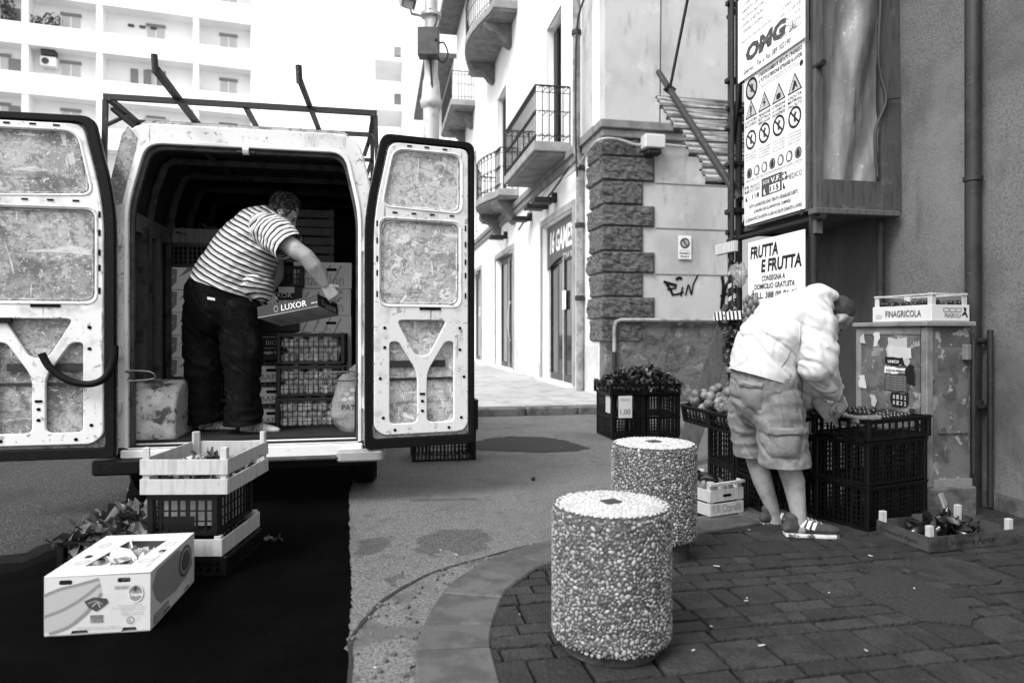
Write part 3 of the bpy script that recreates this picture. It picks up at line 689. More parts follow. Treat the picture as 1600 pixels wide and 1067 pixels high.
# ================================================================== NEXT BUILDING along the street
B2p = C0 + AX * 23.2 - RX * .1
B2 = thing('terrace_house', B2p, TH, 'white house beyond the corner building with deep grey eaves', 'building')
plate('wall', [yz(0, 10.5, -.1, 15.2)] + [yz(a, a + 1.3, z, z + 2.4) for a in (1.5, 5, 8) for z in (1, 5.2, 9.4)], (0, 0, 0), (0, 1, 0), (0, 0, 1), (1, 0, 0), .4, 'facade_white', B2)
MB().box(.38, 9, .02, 10.4, -.1, 15.2).build('mass', 'facade_white', B2)
for a in (1.5, 5, 8):
    for z in (1, 5.2, 9.4): MB().box(.2, .25, a, a + 1.3, z, z + 2.4).build('window', 'shutter', B2)
MB().box(-1.5, 9, 0, 10.5, 15.2, 15.45).build('roof', 'corbel_grey', B2)
b_ = MB().box(-1.0, 0, 1.0, 4.0, 9.2, 9.4).build('balcony', 'soffit_grey', B2)
for h in (1.0, .5, .1): MB().tube([(-.97, 1, 9.4 + h), (-.97, 4, 9.4 + h)], .02, 4).build('rail', 'pole_grey', b_)
for i in range(22): MB().tube([(-.97, 1 + i * .143, 9.4), (-.97, 1 + i * .143, 10.4)], .012, 4).build('baluster', 'pole_grey', b_)
# pale flats at the end of the street
B3p = C0 + AX * 37 - RX * 2.2
B3 = thing('balcony_flats', B3p, TH, 'hazy white block of flats with stacked balconies at the end of the street', 'building')
MB().box(0, 8, 0, 14, 0, 24).build('wall', 'facade_white', B3)
for z in (6.5, 10, 13.5, 17, 20.5):
    b_ = MB().box(-1.9, 0, .6, 4.6, z, z + .25).build('balcony', 'facade_white', B3)
    MB().box(-1.9, -1.8, .6, 4.6, z + .25, z + 1.1).build('parapet', 'facade_white', b_)
    MB().box(-.03, 0, 1.4, 2.6, z + .26, z + 2.4).build('window', 'shutter', b_)
    MB().box(-.5, 0, 3.2, 3.9, z + 1.5, z + 2.1).build('cooler_box', 'shutter_dark', b_)

# ================================================================== LEFT BLOCK OF FLATS
aL = math.atan2(.32, .947); Q0 = Vector((-27.55, 42, 0))
BL = thing('apartment_block', Q0, aL, 'white apartment block with recessed balconies far behind the van', 'building')
FZ = [1.0 + 3.0 * k for k in range(0, 10)]
MB().box(-12, 11, 1.1, 10, 0, 31).build('back_wall', 'facade_white', BL)
for u in (-9.2, -5.6, -2.05, 1.9, 7.4, 10.9):
    MB().box(u - .17, u + .17, 0, 1.098, 0, 31).build('pier', 'facade_white', BL)
for z in FZ:
    f = MB().box(-12, 11, -.05, 1.098, z - .28, z).build('balcony_slab', 'facade_white', BL)
    for u0, u1 in ((-9.03, -5.77), (-5.43, -2.22), (-1.88, 1.73), (2.07, 7.23), (7.57, 10.7)):
        MB().box(u0 + .01, u1 - .01, .02, .14, z + .004, z + 1.05).build('parapet', 'facade_white', f)
        uc = u0 + (u1 - u0) * .55
        MB().box(uc - .5, uc + .5, 1.04, 1.098, z + .01, z + 2.15).build('shutter_door', 'shutter', f)
        MB().box(uc - .03, uc + .03, 1.02, 1.038, z + .01, z + 2.15).build('door_mullion', 'facade_white', f)
        MB().box(uc - .58, uc + .58, 1.0, 1.038, z + 2.16, z + 2.36).build('shutter_box', 'shutter_dark', f)
def lwin(u0, u1, z0, z1, m): MB().box(u0, u1, 0.97, 1.035, z0, z1).build('window', m, BL)
for u in (3.45, 4.2, 4.95): lwin(u, u + .42, 17.15, 18.3, 'shutter_dark'); lwin(u, u + .42, 16.1, 16.75, 'shutter')
for u in (3.3, 3.95, 4.6): lwin(u, u + .35, 21.0, 21.15, 'frame_dark')
lwin(-3.2, -2.6, 16.2, 18.1, 'shutter_dark'); lwin(-3.2, -2.6, 13.2, 15.2, 'shutter_dark'); lwin(-3.2, -2.6, 19.2, 21.2, 'shutter_dark')
lwin(4.2, 5.7, 13.1, 15.2, 'shutter')
ac = MB().box(-1.4, -.55, .45, .95, 17.72, 18.3).build('air_conditioner', 'facade_white', BL, bevel=.03)
MB().lathe([(.2, 0), (.2, .02)], 18, (0, 0, 0)).build('fan_grille', 'frame_dark', ac, loc=(-1.12, .44, 18.0)).rotation_euler = (R(90), 0, 0)
MB().box(-1.35, -.6, .4, 1.0, 18.38, 18.72).build('bracket', 'frame_dark', ac)
def leaves(mb, c, rad, n, size, rnd, squash=1.0):
    for i in range(n):
        v = Vector((rnd.gauss(0, 1), rnd.gauss(0, 1), rnd.gauss(0, 1))); v = v.normalized() * rnd.random() ** .5
        p = Vector(c) + Vector((v.x * rad[0], v.y * rad[1], v.z * rad[2])); s_ = size * rnd.uniform(.6, 1.4)
        e1 = Vector((rnd.gauss(0, 1), rnd.gauss(0, 1), rnd.gauss(0, 1))).normalized(); e2 = e1.orthogonal().normalized()
        mb.add([p - e1 * s_, p + e2 * s_ * .45, p + e1 * s_, p - e2 * s_ * .45], [(0, 1, 2, 3)])
rl = random.Random(8)
for (u, z, ru, rz_, n, nm) in ((-3.2, 20.6, .7, 1.4, 260, 'tangled dark creeper on the leftmost high balcony'), (-.75, 20.5, .55, .55, 120, 'bushy potted plant beside the high shuttered balcony door'), (-1.6, 20.4, .5, .45, 60, 'thin pale plant at the left end of the high balcony')):
    root = thing('balcony_plant', Q0 + Vector((math.cos(aL), math.sin(aL), 0)) * u + Vector((math.sin(aL), -math.cos(aL), 0)) * -.5 + Vector((0, 0, 19.0)), aL, nm, 'plant', 'plants on the apartment balconies')
    mb = MB(); leaves(mb, (0, 0, z - 19.0), (ru, .25, rz_), n, .12, rl); mb.build('foliage', 'leaf_mid', root, fixn=False)
    MB().tube([(0, 0, .25), (.03, 0, z - 19.0)], .03, 5).build('stem', 'wood_dark', root)
    MB().lathe([(.16, .005), (.22, .3), (.2, .3), (.19, .27)], 12).build('pot', 'shutter_dark', root)

# ================================================================== RIGHT WALL (dark plaster) and its pipes
E0 = Vector((3.246, 4.65, 0))
W = thing('plastered_house', E0, TH, 'dark grey rough plastered house wall filling the right side', 'building')
MB().box(0, 6, -9, 2.3, -.1, 9).build('wall', 'wall_dark', W)
MB().box(-.022, -.002, -9, 2.28, -.1, .16).build('skirting', 'plinth', W, bevel=.006)
dp = MB().tube([(-.075, .05, .03), (-.075, .05, 9)], .05, 14).build('drainpipe', 'pipe_dark', W, smooth=50)
for zz in (.75, 2.28, 4.3):
    MB().lathe([(.052, -.02), (.060, -.015), (.060, .015), (.052, .02)], 14, (-.075, .05, zz)).build('pipe_collar', 'pipe_dark', dp, smooth=50)
T('ENEL', (-.142, .07, 1.32), (0, 0, 1), (.0, 1, 0), .15, .05, 'ink_black', dp).rotation_euler = (0, 0, 0)
mbp = MB().tube(smooth_line([(-.05, -.06, .06), (-.05, -.06, 1.15), (-.05, -.06, 1.2)], 2), .018, 8)
mbp.build('conduit', 'pipe_dark', W, smooth=60)
for zz in (1.17, .72):
    MB().tube([(-.18, .0, zz), (-.02, .0, zz)], .02, 8).lathe([(.03, -.02), (.03, .02)], 8, (-.13, 0, zz)).build('tap_fitting', 'pipe_dark', W, smooth=50)
# dark sheet hung on the wall under the scaffold
bmv = MB(); nu, nv = 16, 14
for i in range(nu + 1):
    for j in range(nv + 1):
        u, v = i / nu, j / nv
        bmv.v.append((-.03 - .02 * math.sin(u * 19 + 2 * v) * (1 - .5 * v) - .012 * noise.noise(Vector((u * 7, v * 5, 0))), 1.02 + u * 1.24, .5 + v * 1.75))
for i in range(nu):
    for j in range(nv): a = i * (nv + 1) + j; bmv.f.append((a, a + nv + 1, a + nv + 2, a + 1))
o_ = bmv.build('hanging_tarpaulin', 'tarp_dark', None, smooth=60, label='dark tarpaulin hung on the wall behind the bending man in the jacket', cat='tarpaulin', loc=E0, rz=TH)

# ================================================================== STREET POLE with camera
pp = Vector((-1.27, 10.72, 0))
SP = thing('street_pole', pp + Vector((0, 0, .11)), 0, 'pale steel street pole with collar, grey control box and camera behind the van', 'pole')
MB().lathe([(.125, 0), (.125, 4.62), (.16, 4.66), (.175, 4.74), (.15, 4.80), (.13, 5.05), (.115, 5.1), (.105, 5.16), (.105, 7.0)], 18).build('mast', 'pole_grey', SP, smooth=35)
cb = MB().box(-.17, .15, -.33, -.11, 5.35 - .0, 5.78).build('control_box', 'box_grey', SP, bevel=.012)
MB().box(.10, .13, -.336, -.33, 5.55, 5.59).build('lock', 'slot', cb)
MB().lathe([(.12, 6.05), (.16, 6.07), (.16, 6.12), (.12, 6.14)], 16).build('clamp', 'pole_grey', SP, smooth=35)
MB().tube(smooth_line([(.08, -.12, 5.4), (.2, -.15, 5.3), (.28, -.15, 5.42), (.22, -.14, 5.6), (.14, -.15, 5.6)], 5), .014, 6).build('cable_loop', 'cable', SP)
MB().tube(smooth_line([(.0, -.12, 5.36), (.02, -.13, 5.1), (.03, -.12, 4.9)], 4), .018, 6).tube(smooth_line([(.02, -.12, 5.78), (.1, -.13, 5.95), (.08, -.1, 6.1), (-.02, -.12, 6.15)], 4), .012, 6).build('cable', 'cable', SP)
MB().tube([(-.1, 0, 6.08), (-.3, -.05, 6.1), (-.33, -.05, 6.22)], .022, 6).build('camera_arm', 'pole_grey', SP)
camo = MB().box(-.09, .09, -.22, .26, -.075, .075).build('camera_housing', 'carton_white', SP, bevel=.02, loc=(-.36, -.1, 6.28)); camo.rotation_euler = (R(38), R(8), R(20))
hood = MB().box(-.105, .105, -.27, .30, .082, .1).box(-.109, -.1, -.27, .30, -.08, .1).box(.1, .109, -.27, .3, -.08, .1).build('sun_hood', 'soffit_grey', camo, bevel=.004)
# ================================================================== VAN
V0 = Vector((-1.866, 4.794, 0))
VAN = thing('delivery_van', V0, TH, 'battered white high roof delivery van with both rear doors swung open', 'van')
def vf(px, py, ly): return to_local(onto(px, py, V0 + AX * ly, AX), V0)
def vw(x, y, z): return V0 + RX * x + AX * y + Vector((0, 0, z))
XA, ZA = (1, 0, 0), (0, 0, 1)
out_c = rpoly([(-.91, .42), (.91, .42), (.91, 2.06), (.77, 2.66), (-.77, 2.66), (-.91, 2.06)], [.02, .02, .1, .16, .16, .1], 5)
in_c = rpoly([(-.86, .42 + .03), (.86, .45), (.86, 2.05), (.735, 2.60), (-.735, 2.60), (-.86, 2.05)], [.02, .02, .1, .14, .14, .1], 5)
in2 = rpoly([(-.84, .47), (.84, .47), (.84, 2.04), (.72, 2.58), (-.72, 2.58), (-.84, 2.04)], [.02, .02, .1, .14, .14, .1], 5)
opening = rpoly([(-.765, .44), (.775, .44), (.775, 2.09), (.675, 2.525), (-.65, 2.525), (-.765, 2.09)], [.01, .01, .12, .1, .1, .12], 5)
plate('body_side', [out_c, in_c], (0, .10, 0), XA, ZA, (0, 1, 0), 3.0, 'van_white', VAN)
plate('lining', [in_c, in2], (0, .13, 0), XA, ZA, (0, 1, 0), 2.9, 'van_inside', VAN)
plate('rear_frame', [out_c, opening], (0, 0, 0), XA, ZA, (0, 1, 0), .098, 'van_dirty', VAN, bevel=.014)
op2 = [(x * 1.022, z if z < .5 else z + .016) for x, z in opening]; op3 = [(x * .99, z if z < .5 else z - .008) for x, z in opening]
plate('door_seal', [op2, op3], (0, -.018, 0), XA, ZA, (0, 1, 0), .016, 'van_white', VAN, bevel=.005)
plate('opening_lip', [opening, [(x * .968, z if z < .5 else z - .03) for x, z in opening]], (0, .04, 0), XA, ZA, (0, 1, 0), .05, 'van_rib', VAN)
MB().prism([(-.70, 2.662), (.70, 2.662), (.66, 2.69), (-.66, 2.69)], (0, .05, 0), XA, ZA, (0, 1, 0), 3.0).build('roof_skin', 'van_roof', VAN)
# upper corner grime panels (older filler paint)
MB().add([(-.905, -.003, 2.09), (-.80, -.003, 2.09), (-.70, -.003, 2.55), (-.76, -.003, 2.63), (-.80, -.003, 2.57)], [(0, 1, 2, 3, 4)]).build('corner_filler', 'door_grime', VAN)
# cab, nose
MB().add([(-.9, 3.1, .35), (.9, 3.1, .35), (.9, 3.1, 2.0), (.76, 3.1, 2.5), (-.76, 3.1, 2.5), (-.9, 3.1, 2.0),
          (-.88, 4.8, .35), (.88, 4.8, .35), (.84, 4.75, .98), (.68, 3.95, 1.9), (-.68, 3.95, 1.9), (-.84, 4.75, .98)],
         [(0, 1, 2, 3, 4, 5), (6, 7, 8, 9, 10, 11), (0, 1, 7, 6), (1, 2, 8, 7), (2, 3, 9, 8), (3, 4, 10, 9), (4, 5, 11, 10), (5, 0, 6, 11)]).build('cab', 'van_white', VAN, bevel=.03)
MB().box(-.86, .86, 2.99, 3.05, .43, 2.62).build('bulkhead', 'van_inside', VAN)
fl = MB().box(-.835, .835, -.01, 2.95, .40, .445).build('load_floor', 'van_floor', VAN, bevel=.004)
MB().box(-.75, .76, .0, .05, .4455, .449).build('floor_edge', 'van_inside', fl)
MB().box(-.80, .80, -.035, -.011, .345, .432).build('rear_sill', 'van_white', VAN, bevel=.01)
MB().box(-.02, .66, -.12, -.036, .335, .352).build('step_plate', 'rack_steel', VAN, bevel=.004)
MB().box(-.86, .86, .05, 4.5, .26, .395).build('chassis', 'rubber', VAN)
for sx in (-1, 1):
    MB().prism(rpoly([(sx * .62, -.13), (sx * .95, -.13), (sx * .97, .22), (sx * .82, .22), (sx * .80, -.03), (sx * .62, -.03)], .05), (0, 0, .315 if sx > 0 else .28), XA, (0, 1, 0), ZA, .075 if sx > 0 else .1).build('bumper_corner', 'soffit_grey' if sx > 0 else 'rubber', VAN, bevel=.012)
    wh = MB().lathe([(.16, -.09), (.29, -.1), (.33, -.07), (.335, 0), (.33, .07), (.29, .1), (.16, .09)], 28).build('wheel', 'rubber', VAN, smooth=40, loc=(sx * .80, .68, .335)); wh.rotation_euler = (0, R(90), 0)
    MB().lathe([(.0001, -.05), (.15, -.06), (.17, -.085), (.17, .085), (.15, .06), (.0001, .05)], 20).build('rim', 'pole_grey', wh, smooth=40)
    wf = MB().lathe([(.16, -.09), (.29, -.1), (.33, -.07), (.335, 0), (.33, .07), (.29, .1), (.16, .09)], 28).build('wheel', 'rubber', VAN, smooth=40, loc=(sx * .80, 3.75, .335)); wf.rotation_euler = (0, R(90), 0)
    MB().prism([(0, .0), (.10, -.02), (.12, .25), (.09, .5), (0, .55)], (sx * .915, -.0, .62), (sx * 1, 0, 0), ZA, (0, 1, 0), .001)
    for zz in (.72, 1.10, 1.85):
        MB().tube([(sx * .825, -.05, zz - .05), (sx * .825, -.05, zz + .05)], .018, 8).box(sx * .825 - .03, sx * .825 + .03, -.045, 0, zz - .04, zz + .04).build('hinge', 'van_dirty', VAN)
# ribs and rails inside
for i, yy in enumerate((.55, 1.05, 1.6, 2.2)):
    pts = [(x * .965, yy, z * .985 if z > 1 else z) for x, z in in2]
    pts = [p for p in pts if p[2] > .5]; pts.sort(key=lambda p: 0)
    ring = [(-.81, .47), (-.81, 2.02), (-.76, 2.3), (-.69, 2.5), (-.62, 2.545), (.62, 2.545), (.69, 2.5), (.76, 2.3), (.81, 2.02), (.81, .47)]
    MB().tube([(x, yy, z) for x, z in ring], .035, 4).build('rib', 'van_rib', VAN)
MB().tube([(-.35, .15, 2.555), (-.3, 1.0, 2.55)], .02, 5).build('roof_strut', 'van_rib', VAN)
MB().bar((-.80, .16, 2.02), (-.79, 1.7, 2.02), .02, .13).build('side_rail', 'wood_grey', VAN)
MB().bar((-.815, .42, .5), (-.815, .42, 2.0), .05, .10).build('side_post', 'van_rib', VAN)
MB().bar((-.815, .75, .5), (-.815, .75, 2.0), .05, .10).build('side_post', 'van_rib', VAN)
# wheel arch
ap = [(.16, .447), (1.05, .447), (1.02, .70), (.88, .84), (.70, .87), (.36, .87), (.22, .80), (.16, .68)]
ar = MB().prism(rpoly(ap, .05), (-.835, 0, 0), (0, 1, 0), ZA, (1, 0, 0), .33).build('wheel_arch', 'van_arch', VAN, bevel=.03, smooth=50, seg=3)
for i in range(5):
    x = -.70 + i * .045
    MB().bar((x, .55 + .0, .876), (x, .86, .868), .02, .012).build('arch_ridge', 'van_inside', ar)
ar2 = MB().prism(rpoly(ap, .05), (.735, 0, 0), (0, 1, 0), ZA, (1, 0, 0), .10).build('wheel_arch', 'van_inside', VAN, bevel=.03, smooth=50)
MB().tube([(-.02, -.005, 2.50), (.02, -.005, 2.50)], .03, 8).build('latch', 'van_white', VAN)
MB().box(-.06, .06, -.012, .02, 2.485, 2.50).build('latch', 'rack_steel', VAN)
for sx, zz in ((-1, .95), (1, .93)):
    x = sx * .76
    MB().tube(smooth_line([(x, .02, zz), (x - sx * .02, -.1, zz + .02), (x - sx * .18, -.14, zz + .015), (x - sx * .2, -.13, zz - .03), (x - sx * .04, -.1, zz - .045), (x, .01, zz - .03)], 3), .005, 5).build('door_hook', 'zinc', VAN)

# rear doors: hinge at x = 0, inner face towards -y
def rear_door(sgn, loc, rz, grime, label):
    def q(pts): return [(sgn * x, z) for x, z in pts]
    sk = rpoly([(.0, .40), (.77, .40), (.77, 2.645), (.115, 2.645), (.0, 2.07)], [.03, .04, .07, .06, .2], 5)
    d = plate('rear_door', [q(sk)], (0, .0, 0), XA, ZA, (0, -1, 0), .014, grime, VAN, label=label, loc=loc, rz=rz)
    seal_in = rpoly([(.05, .47), (.735, .47), (.735, 2.60), (.155, 2.60), (.05, 2.06)], [.03, .03, .06, .06, .2], 5)
    plate('seal', [q(sk), q(seal_in)], (0, -.0145, 0), XA, ZA, (0, -1, 0), .045, 'rubber', d, bevel=.006)
    pan = rpoly([(.058, .55), (.12, .495), (.68, .495), (.722, .55), (.722, 2.588), (.165, 2.588), (.058, 2.055)], [.04, .03, .03, .04, .06, .07, .2], 5)
    up = rpoly([(.125, 2.135), (.665, 2.115), (.665, 2.535), (.20, 2.535)], [.06, .07, .07, .08], 5)
    mid = rpoly([(.105, 1.43), (.655, 1.43), (.655, 2.03), (.105, 2.03)], .06, 5)
    tri = rpoly([(.215, 1.315), (.565, 1.315), (.435, 1.06), (.345, 1.06)], [.04, .04, .05, .05], 5)
    lq = rpoly([(.165, .575), (.355, .575), (.355, .94), (.225, 1.16), (.165, 1.16)], [.035, .04, .06, .03, .035], 5)
    rq = rpoly([(.425, .575), (.615, .575), (.615, 1.16), (.555, 1.16), (.425, .94)], [.04, .035, .035, .03, .06], 5)
    plate('inner_panel', [q(pan), q(up), q(mid), q(tri), q(lq), q(rq)], (0, -.034, 0), XA, ZA, (0, -1, 0), .026, 'van_dirty', d, bevel=.007)
    for lp in (up, mid):
        cx = sum(p[0] for p in lp) / len(lp); cz = sum(p[1] for p in lp) / len(lp)
        plate('window_blank', [q([(cx + (x - cx) * 1.03, cz + (z - cz) * 1.03) for x, z in lp])], (0, -.024, 0), XA, ZA, (0, -1, 0), .012, grime, d)
        MB().tube([(sgn * (cx + (x - cx) * .955), -.037, cz + (z - cz) * .965) for x, z in lp + lp[:1]], .007, 5, cap=False).build('pressed_bead', grime, d, smooth=60)
        MB().tube([(sgn * (cx + (x - cx) * 1.05), -.061, cz + (z - cz) * 1.05) for x, z in lp + lp[:1]], .006, 5, cap=False).build('pressed_bead', 'van_dirty', d, smooth=60)
    # slots, rivets
    sl = MB()
    for x, z in ((.3, 2.57), (.42, 2.572), (.55, 2.57), (.2, 2.085), (.33, 2.085), (.46, 2.085), (.6, 2.085)): sl.box(sgn * x - .016, sgn * x + .016, -.066, -.058, z - .005, z + .005)
    for z in (1.5, 1.65, 1.75, 1.88, 2.0): sl.box(sgn * .078 - .005, sgn * .078 + .005, -.066, -.058, z - .02, z + .02); sl.box(sgn * .70 - .005, sgn * .70 + .005, -.066, -.058, z - .02, z + .02)
    for x, z in ((.13, 1.26), (.66, 1.26), (.13, 1.12), (.66, 1.1), (.12, .62), (.67, .6), (.39, .73), (.39, .66), (.2, .53), (.58, .53), (.1, .9), (.69, .9)):
        sl.prism(ellipse(0, 0, .011, None, 8), (sgn * x, -.058, z), XA, ZA, (0, -1, 0), .006)
    sl.build('holes', 'slot', d, kind='stuff')
    MB().box(sgn * .39 - .018, sgn * .39 + .018, -.066, -.058, .775, .79).build('slot', 'slot', d)
    MB().bar((sgn * .17, -.03, 1.0), (sgn * .34, -.03, 1.0), .012, .05).build('lock_rod', 'rack_steel', d)
    MB().bar((sgn * .44, -.03, 1.0), (sgn * .56, -.03, 1.0), .012, .05).build('lock_rod', 'rack_steel', d)
    MB().bar((sgn * .165, -.026, .89), (sgn * .615, -.026, .89), .008, .02).build('stiffener', 'rack_steel', d)
    MB().bar((sgn * .40 - .03, -.063, 1.4), (sgn * .40 + .12, -.063, 1.4), .008, .018).build('handle_slot', 'slot', d)
    return d
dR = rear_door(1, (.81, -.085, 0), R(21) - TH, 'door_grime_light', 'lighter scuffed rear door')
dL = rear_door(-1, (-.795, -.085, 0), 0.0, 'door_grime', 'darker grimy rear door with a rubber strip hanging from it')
dL.scale.x = 1.15; dR.scale.x = 1.05
p = lambda px, py: to_local(onto(px, py, V0 + AX * -.19, AX), V0)
hp = [p(*q) for q in ((66, 552), (80, 575), (108, 594), (140, 600), (165, 590), (178, 565), (180, 540))]
MB().tube(smooth_line([Vector(((v.x + .795) / 1.15, -.115, v.z)) for v in hp], 5), .022, 8).build('hanging_strip', 'rubber', dL, smooth=60)
MB().bar((-.70, -.07, 1.30), (-.52, -.07, 1.305), .02, .035).build('check_strap', 'rubber', dL)
# roof rack
RK = MB().bar((-.9, -.03, 2.81), (.9, -.03, 2.81), .035, .035).build('roof_rack', 'rack_steel', VAN)
for yy in (.49, 1.3, 2.1, 2.9): MB().bar((-.84, yy, 2.80), (.86, yy, 2.80), .03, .03).build('cross_bar', 'rack_steel', RK)
for sx in (-1, 1):
    MB().bar((sx * .87, -.05, 2.80), (sx * .84, 3.0, 2.80), .035, .035).build('side_bar', 'rack_steel', RK)
    MB().bar((sx * .89, -.03, 2.79), (sx * .915, .0, 2.10), .03, .03).build('upright', 'rack_steel', RK)
    MB().bar((sx * .85, .49, 2.79), (sx * .80, .49, 2.63), .03, .03).build('upright', 'rack_steel', RK)
    MB().bar((sx * .895, -.02, 2.62), (sx * .85, .28, 2.79), .022, .022).build('brace', 'rack_steel', RK)
    MB().bar((sx * .86, .0, 2.74), (sx * .83, .49, 2.72), .022, .022).build('brace', 'rack_steel', RK)
    for yy in (1.3, 2.1, 2.9): MB().bar((sx * .85, yy, 2.79), (sx * .80, yy, 2.63), .03, .03).build('upright', 'rack_steel', RK)
def zpl(px, py, z):     # pixel -> van frame on a horizontal plane
    d = Vector(((px - 800) / F, 1, -(py - YH) / F)); return to_local(CAMP + d * ((z - HC) / d.z), V0)
for far, near, tip in (((312, 204), (243, 112), (238, 84)), ((499, 209), (468, 128), (463, 96))):
    a = zpl(*far, 2.80); b = zpl(*near, 2.83)
    lb = MB().bar((a.x, a.y + .06, 2.825), (b.x, b.y, 2.845), .045 if far[0] < 400 else .03, .03).build('ladder_arm', 'rack_steel', RK)
    MB().tube([(b.x, b.y, 2.82), (b.x - .005, b.y - .01, 2.93)], .02, 8).build('arm_tip', 'rack_steel', lb)
a = zpl(405, 206, 2.8); b = zpl(386, 171, 2.8); MB().bar((a.x, .49, 2.8), (b.x, -.03, 2.8), .03, .03).build('cross_bar', 'rack_steel', RK)

# ================================================================== CRATES AND CARTONS
CR = {}
def crate_meshes(L, W_, H, ms, pitch=.034):
    key = (L, W_, H, ms, pitch)
    if key in CR: return CR[key]
    t = .010
    def side(Ls):
        mb = MB(); mb.box(-Ls / 2, Ls / 2, 0, t, H - .028, H); mb.box(-Ls / 2, Ls / 2, 0, t, 0, .02)
        n = max(3, int(Ls / pitch)); nz = max(2, int((H - .05) / pitch))
        for i in range(n + 1):
            x = -Ls / 2 + Ls * i / n; wv = (.011 if i % 4 else .02) if pitch != .036 else (.0055 if i % 4 else .009); mb.box(x - wv / 2, x + wv / 2, .002, t - .001, .018, H - .026)
        for j in range(1, nz):
            z = .02 + (H - .048) * j / nz; mb.box(-Ls / 2, Ls / 2, .003, t - .002, z - (.0035 if pitch != .036 else .0022), z + (.0035 if pitch != .036 else .0022))
        return mb.mesh('side_panel')
    base = MB()
    for i in range(9): x = -L / 2 + L * (i + .5) / 9; base.box(x - .022, x + .022, -W_ / 2 + .005, W_ / 2 - .005, .004, .012)
    base.box(-L / 2, L / 2, -W_ / 2, W_ / 2, 0, .004)
    post = MB().box(-.017, .017, -.017, .017, 0, H + .004).mesh('corner_post', bevel=.005)
    rim = MB()
    for y in (-1, 1): rim.box(-L / 2 - .006, L / 2 + .006, y * W_ / 2 - .009, y * W_ / 2 + .009, H - .012, H)
    for x in (-1, 1): rim.box(x * L / 2 - .009, x * L / 2 + .009, -W_ / 2, W_ / 2, H - .011, H - .001)
    CR[key] = (side(L - .03), side(W_ - .03), base.mesh('base'), post, rim.mesh('rim'))
    return CR[key]
def crate(L, W_, H, loc, rz, label, group=None, m='crate_black', pitch=.034):
    a, b, base, post, rim = crate_meshes(L, W_, H, m, pitch)
    r = thing('plastic_crate', loc, rz, label, 'crate', group)
    obj('base', base, m, r); obj('rim', rim, m, r)
    for s, z in ((-1, 0), (1, math.pi)): obj('side_panel', a, m, r, loc=(0, s * (W_ / 2), 0), rz=z)
    for s, z in ((-1, -math.pi / 2), (1, math.pi / 2)): obj('side_panel', b, m, r, loc=(s * (L / 2), 0, 0), rz=z)
    for sx in (-1, 1):
        for sy in (-1, 1): obj('corner_post', post, m, r, loc=(sx * (L / 2 - .012), sy * (W_ / 2 - .012), 0))
    return r
def wood_crate(L, W_, H, loc, rz, label, n=2, post=.05, m='wood_pale', gap=.018, group=None, pm=None, t=.008, inset=0):
    r = thing('wooden_crate', loc, rz, label, 'crate', group); hs = (H - gap * (n - 1)) / n
    for k in range(n):
        z0 = k * (hs + gap); sl = MB().box(-L / 2, L / 2, 0, t, z0, z0 + hs).mesh('slat', bevel=.0015); sw = MB().box(-W_ / 2 + t, W_ / 2 - t, 0, t, z0, z0 + hs).mesh('slat', bevel=.0015)
        obj('slat', sl, m, r, loc=(0, -W_ / 2, 0)); obj('slat', sl, m, r, loc=(0, W_ / 2 - t, 0))
        obj('slat', sw, m, r, loc=(L / 2, 0, 0), rz=math.pi / 2); obj('slat', sw, m, r, loc=(-L / 2 + t, 0, 0), rz=math.pi / 2)
    pmh = MB().prism([(0, 0), (.034, 0), (.034, .012), (.012, .034), (0, .034)], (0, 0, .002), XA, (0, 1, 0), ZA, H + post).mesh('corner_post', bevel=.002)
    e = .001
    for sx, sy, rr in ((-1, -1, 0), (1, -1, 90), (1, 1, 180), (-1, 1, 270)):
        obj('corner_post', pmh, pm or m, r, loc=(sx * (L / 2 - t - e), sy * (W_ / 2 - t - e), 0), rz=R(rr))
    bb = MB().box(-L / 2 + t, L / 2 - t, -.045, .045, .0, .006).mesh('base_board')
    nb = max(2, int(W_ / .11))
    for k in range(nb): obj('base_board', bb, m, r, loc=(0, -W_ / 2 + W_ * (k + .5) / nb, .003))
    return r
def carton(L, W_, H, loc, rz, label, m='carton_grey', cat='box', group=None, name='carton', bevel=.004, lid=True):
    r = thing(name, loc, rz, label, cat, group)
    if lid: MB().box(-L / 2, L / 2, -W_ / 2, W_ / 2, 0, H).build('carton_body', m, r, bevel=bevel)
    else:
        t = .006
        MB().box(-L / 2, L / 2, -W_ / 2, W_ / 2, 0, t).box(-L / 2, L / 2, -W_ / 2, -W_ / 2 + t, t, H).box(-L / 2, L / 2, W_ / 2 - t, W_ / 2, t, H).box(-L / 2, -L / 2 + t, -W_ / 2 + t, W_ / 2 - t, t, H).box(L / 2 - t, L / 2, -W_ / 2 + t, W_ / 2 - t, t, H).build('tray_body', m, r)
    return r
def ball_mesh(name, prof, n=12, dent=.0, seed=0):
    mb = MB().lathe(prof, n)
    mb.v = [tuple(Vector(v) * (1 + dent * noise.noise(Vector(v) * 30 + Vector((seed, 0, 0))))) for v in mb.v]
    return mb.mesh(name, smooth=80)
def sph(r, sq=1.0, n=7): return [(max(1e-4, r * math.sin(math.pi * i / n)), -r * sq * math.cos(math.pi * i / n)) for i in range(n + 1)]
ONION = ball_mesh('onion', sph(.036, .9)[:-1] + [(.008, .036), (.005, .046)], 12, .05)
PEACH = ball_mesh('peach', sph(.034, .93), 12, .05, 3)
PLUM = ball_mesh('plum', sph(.018, 1.1), 10, .03, 5)
PEAR = ball_mesh('pear', [(1e-4, -.04), (.025, -.034), (.036, -.012), (.034, .01), (.022, .034), (.015, .05), (.006, .058), (1e-4, .059)], 12, .05, 6)
AUB = ball_mesh('aubergine', [(1e-4, -.08), (.026, -.07), (.036, -.04), (.034, 0), (.025, .05), (.016, .08), (.017, .09), (.005, .10), (.005, .115)], 12, .04, 7)
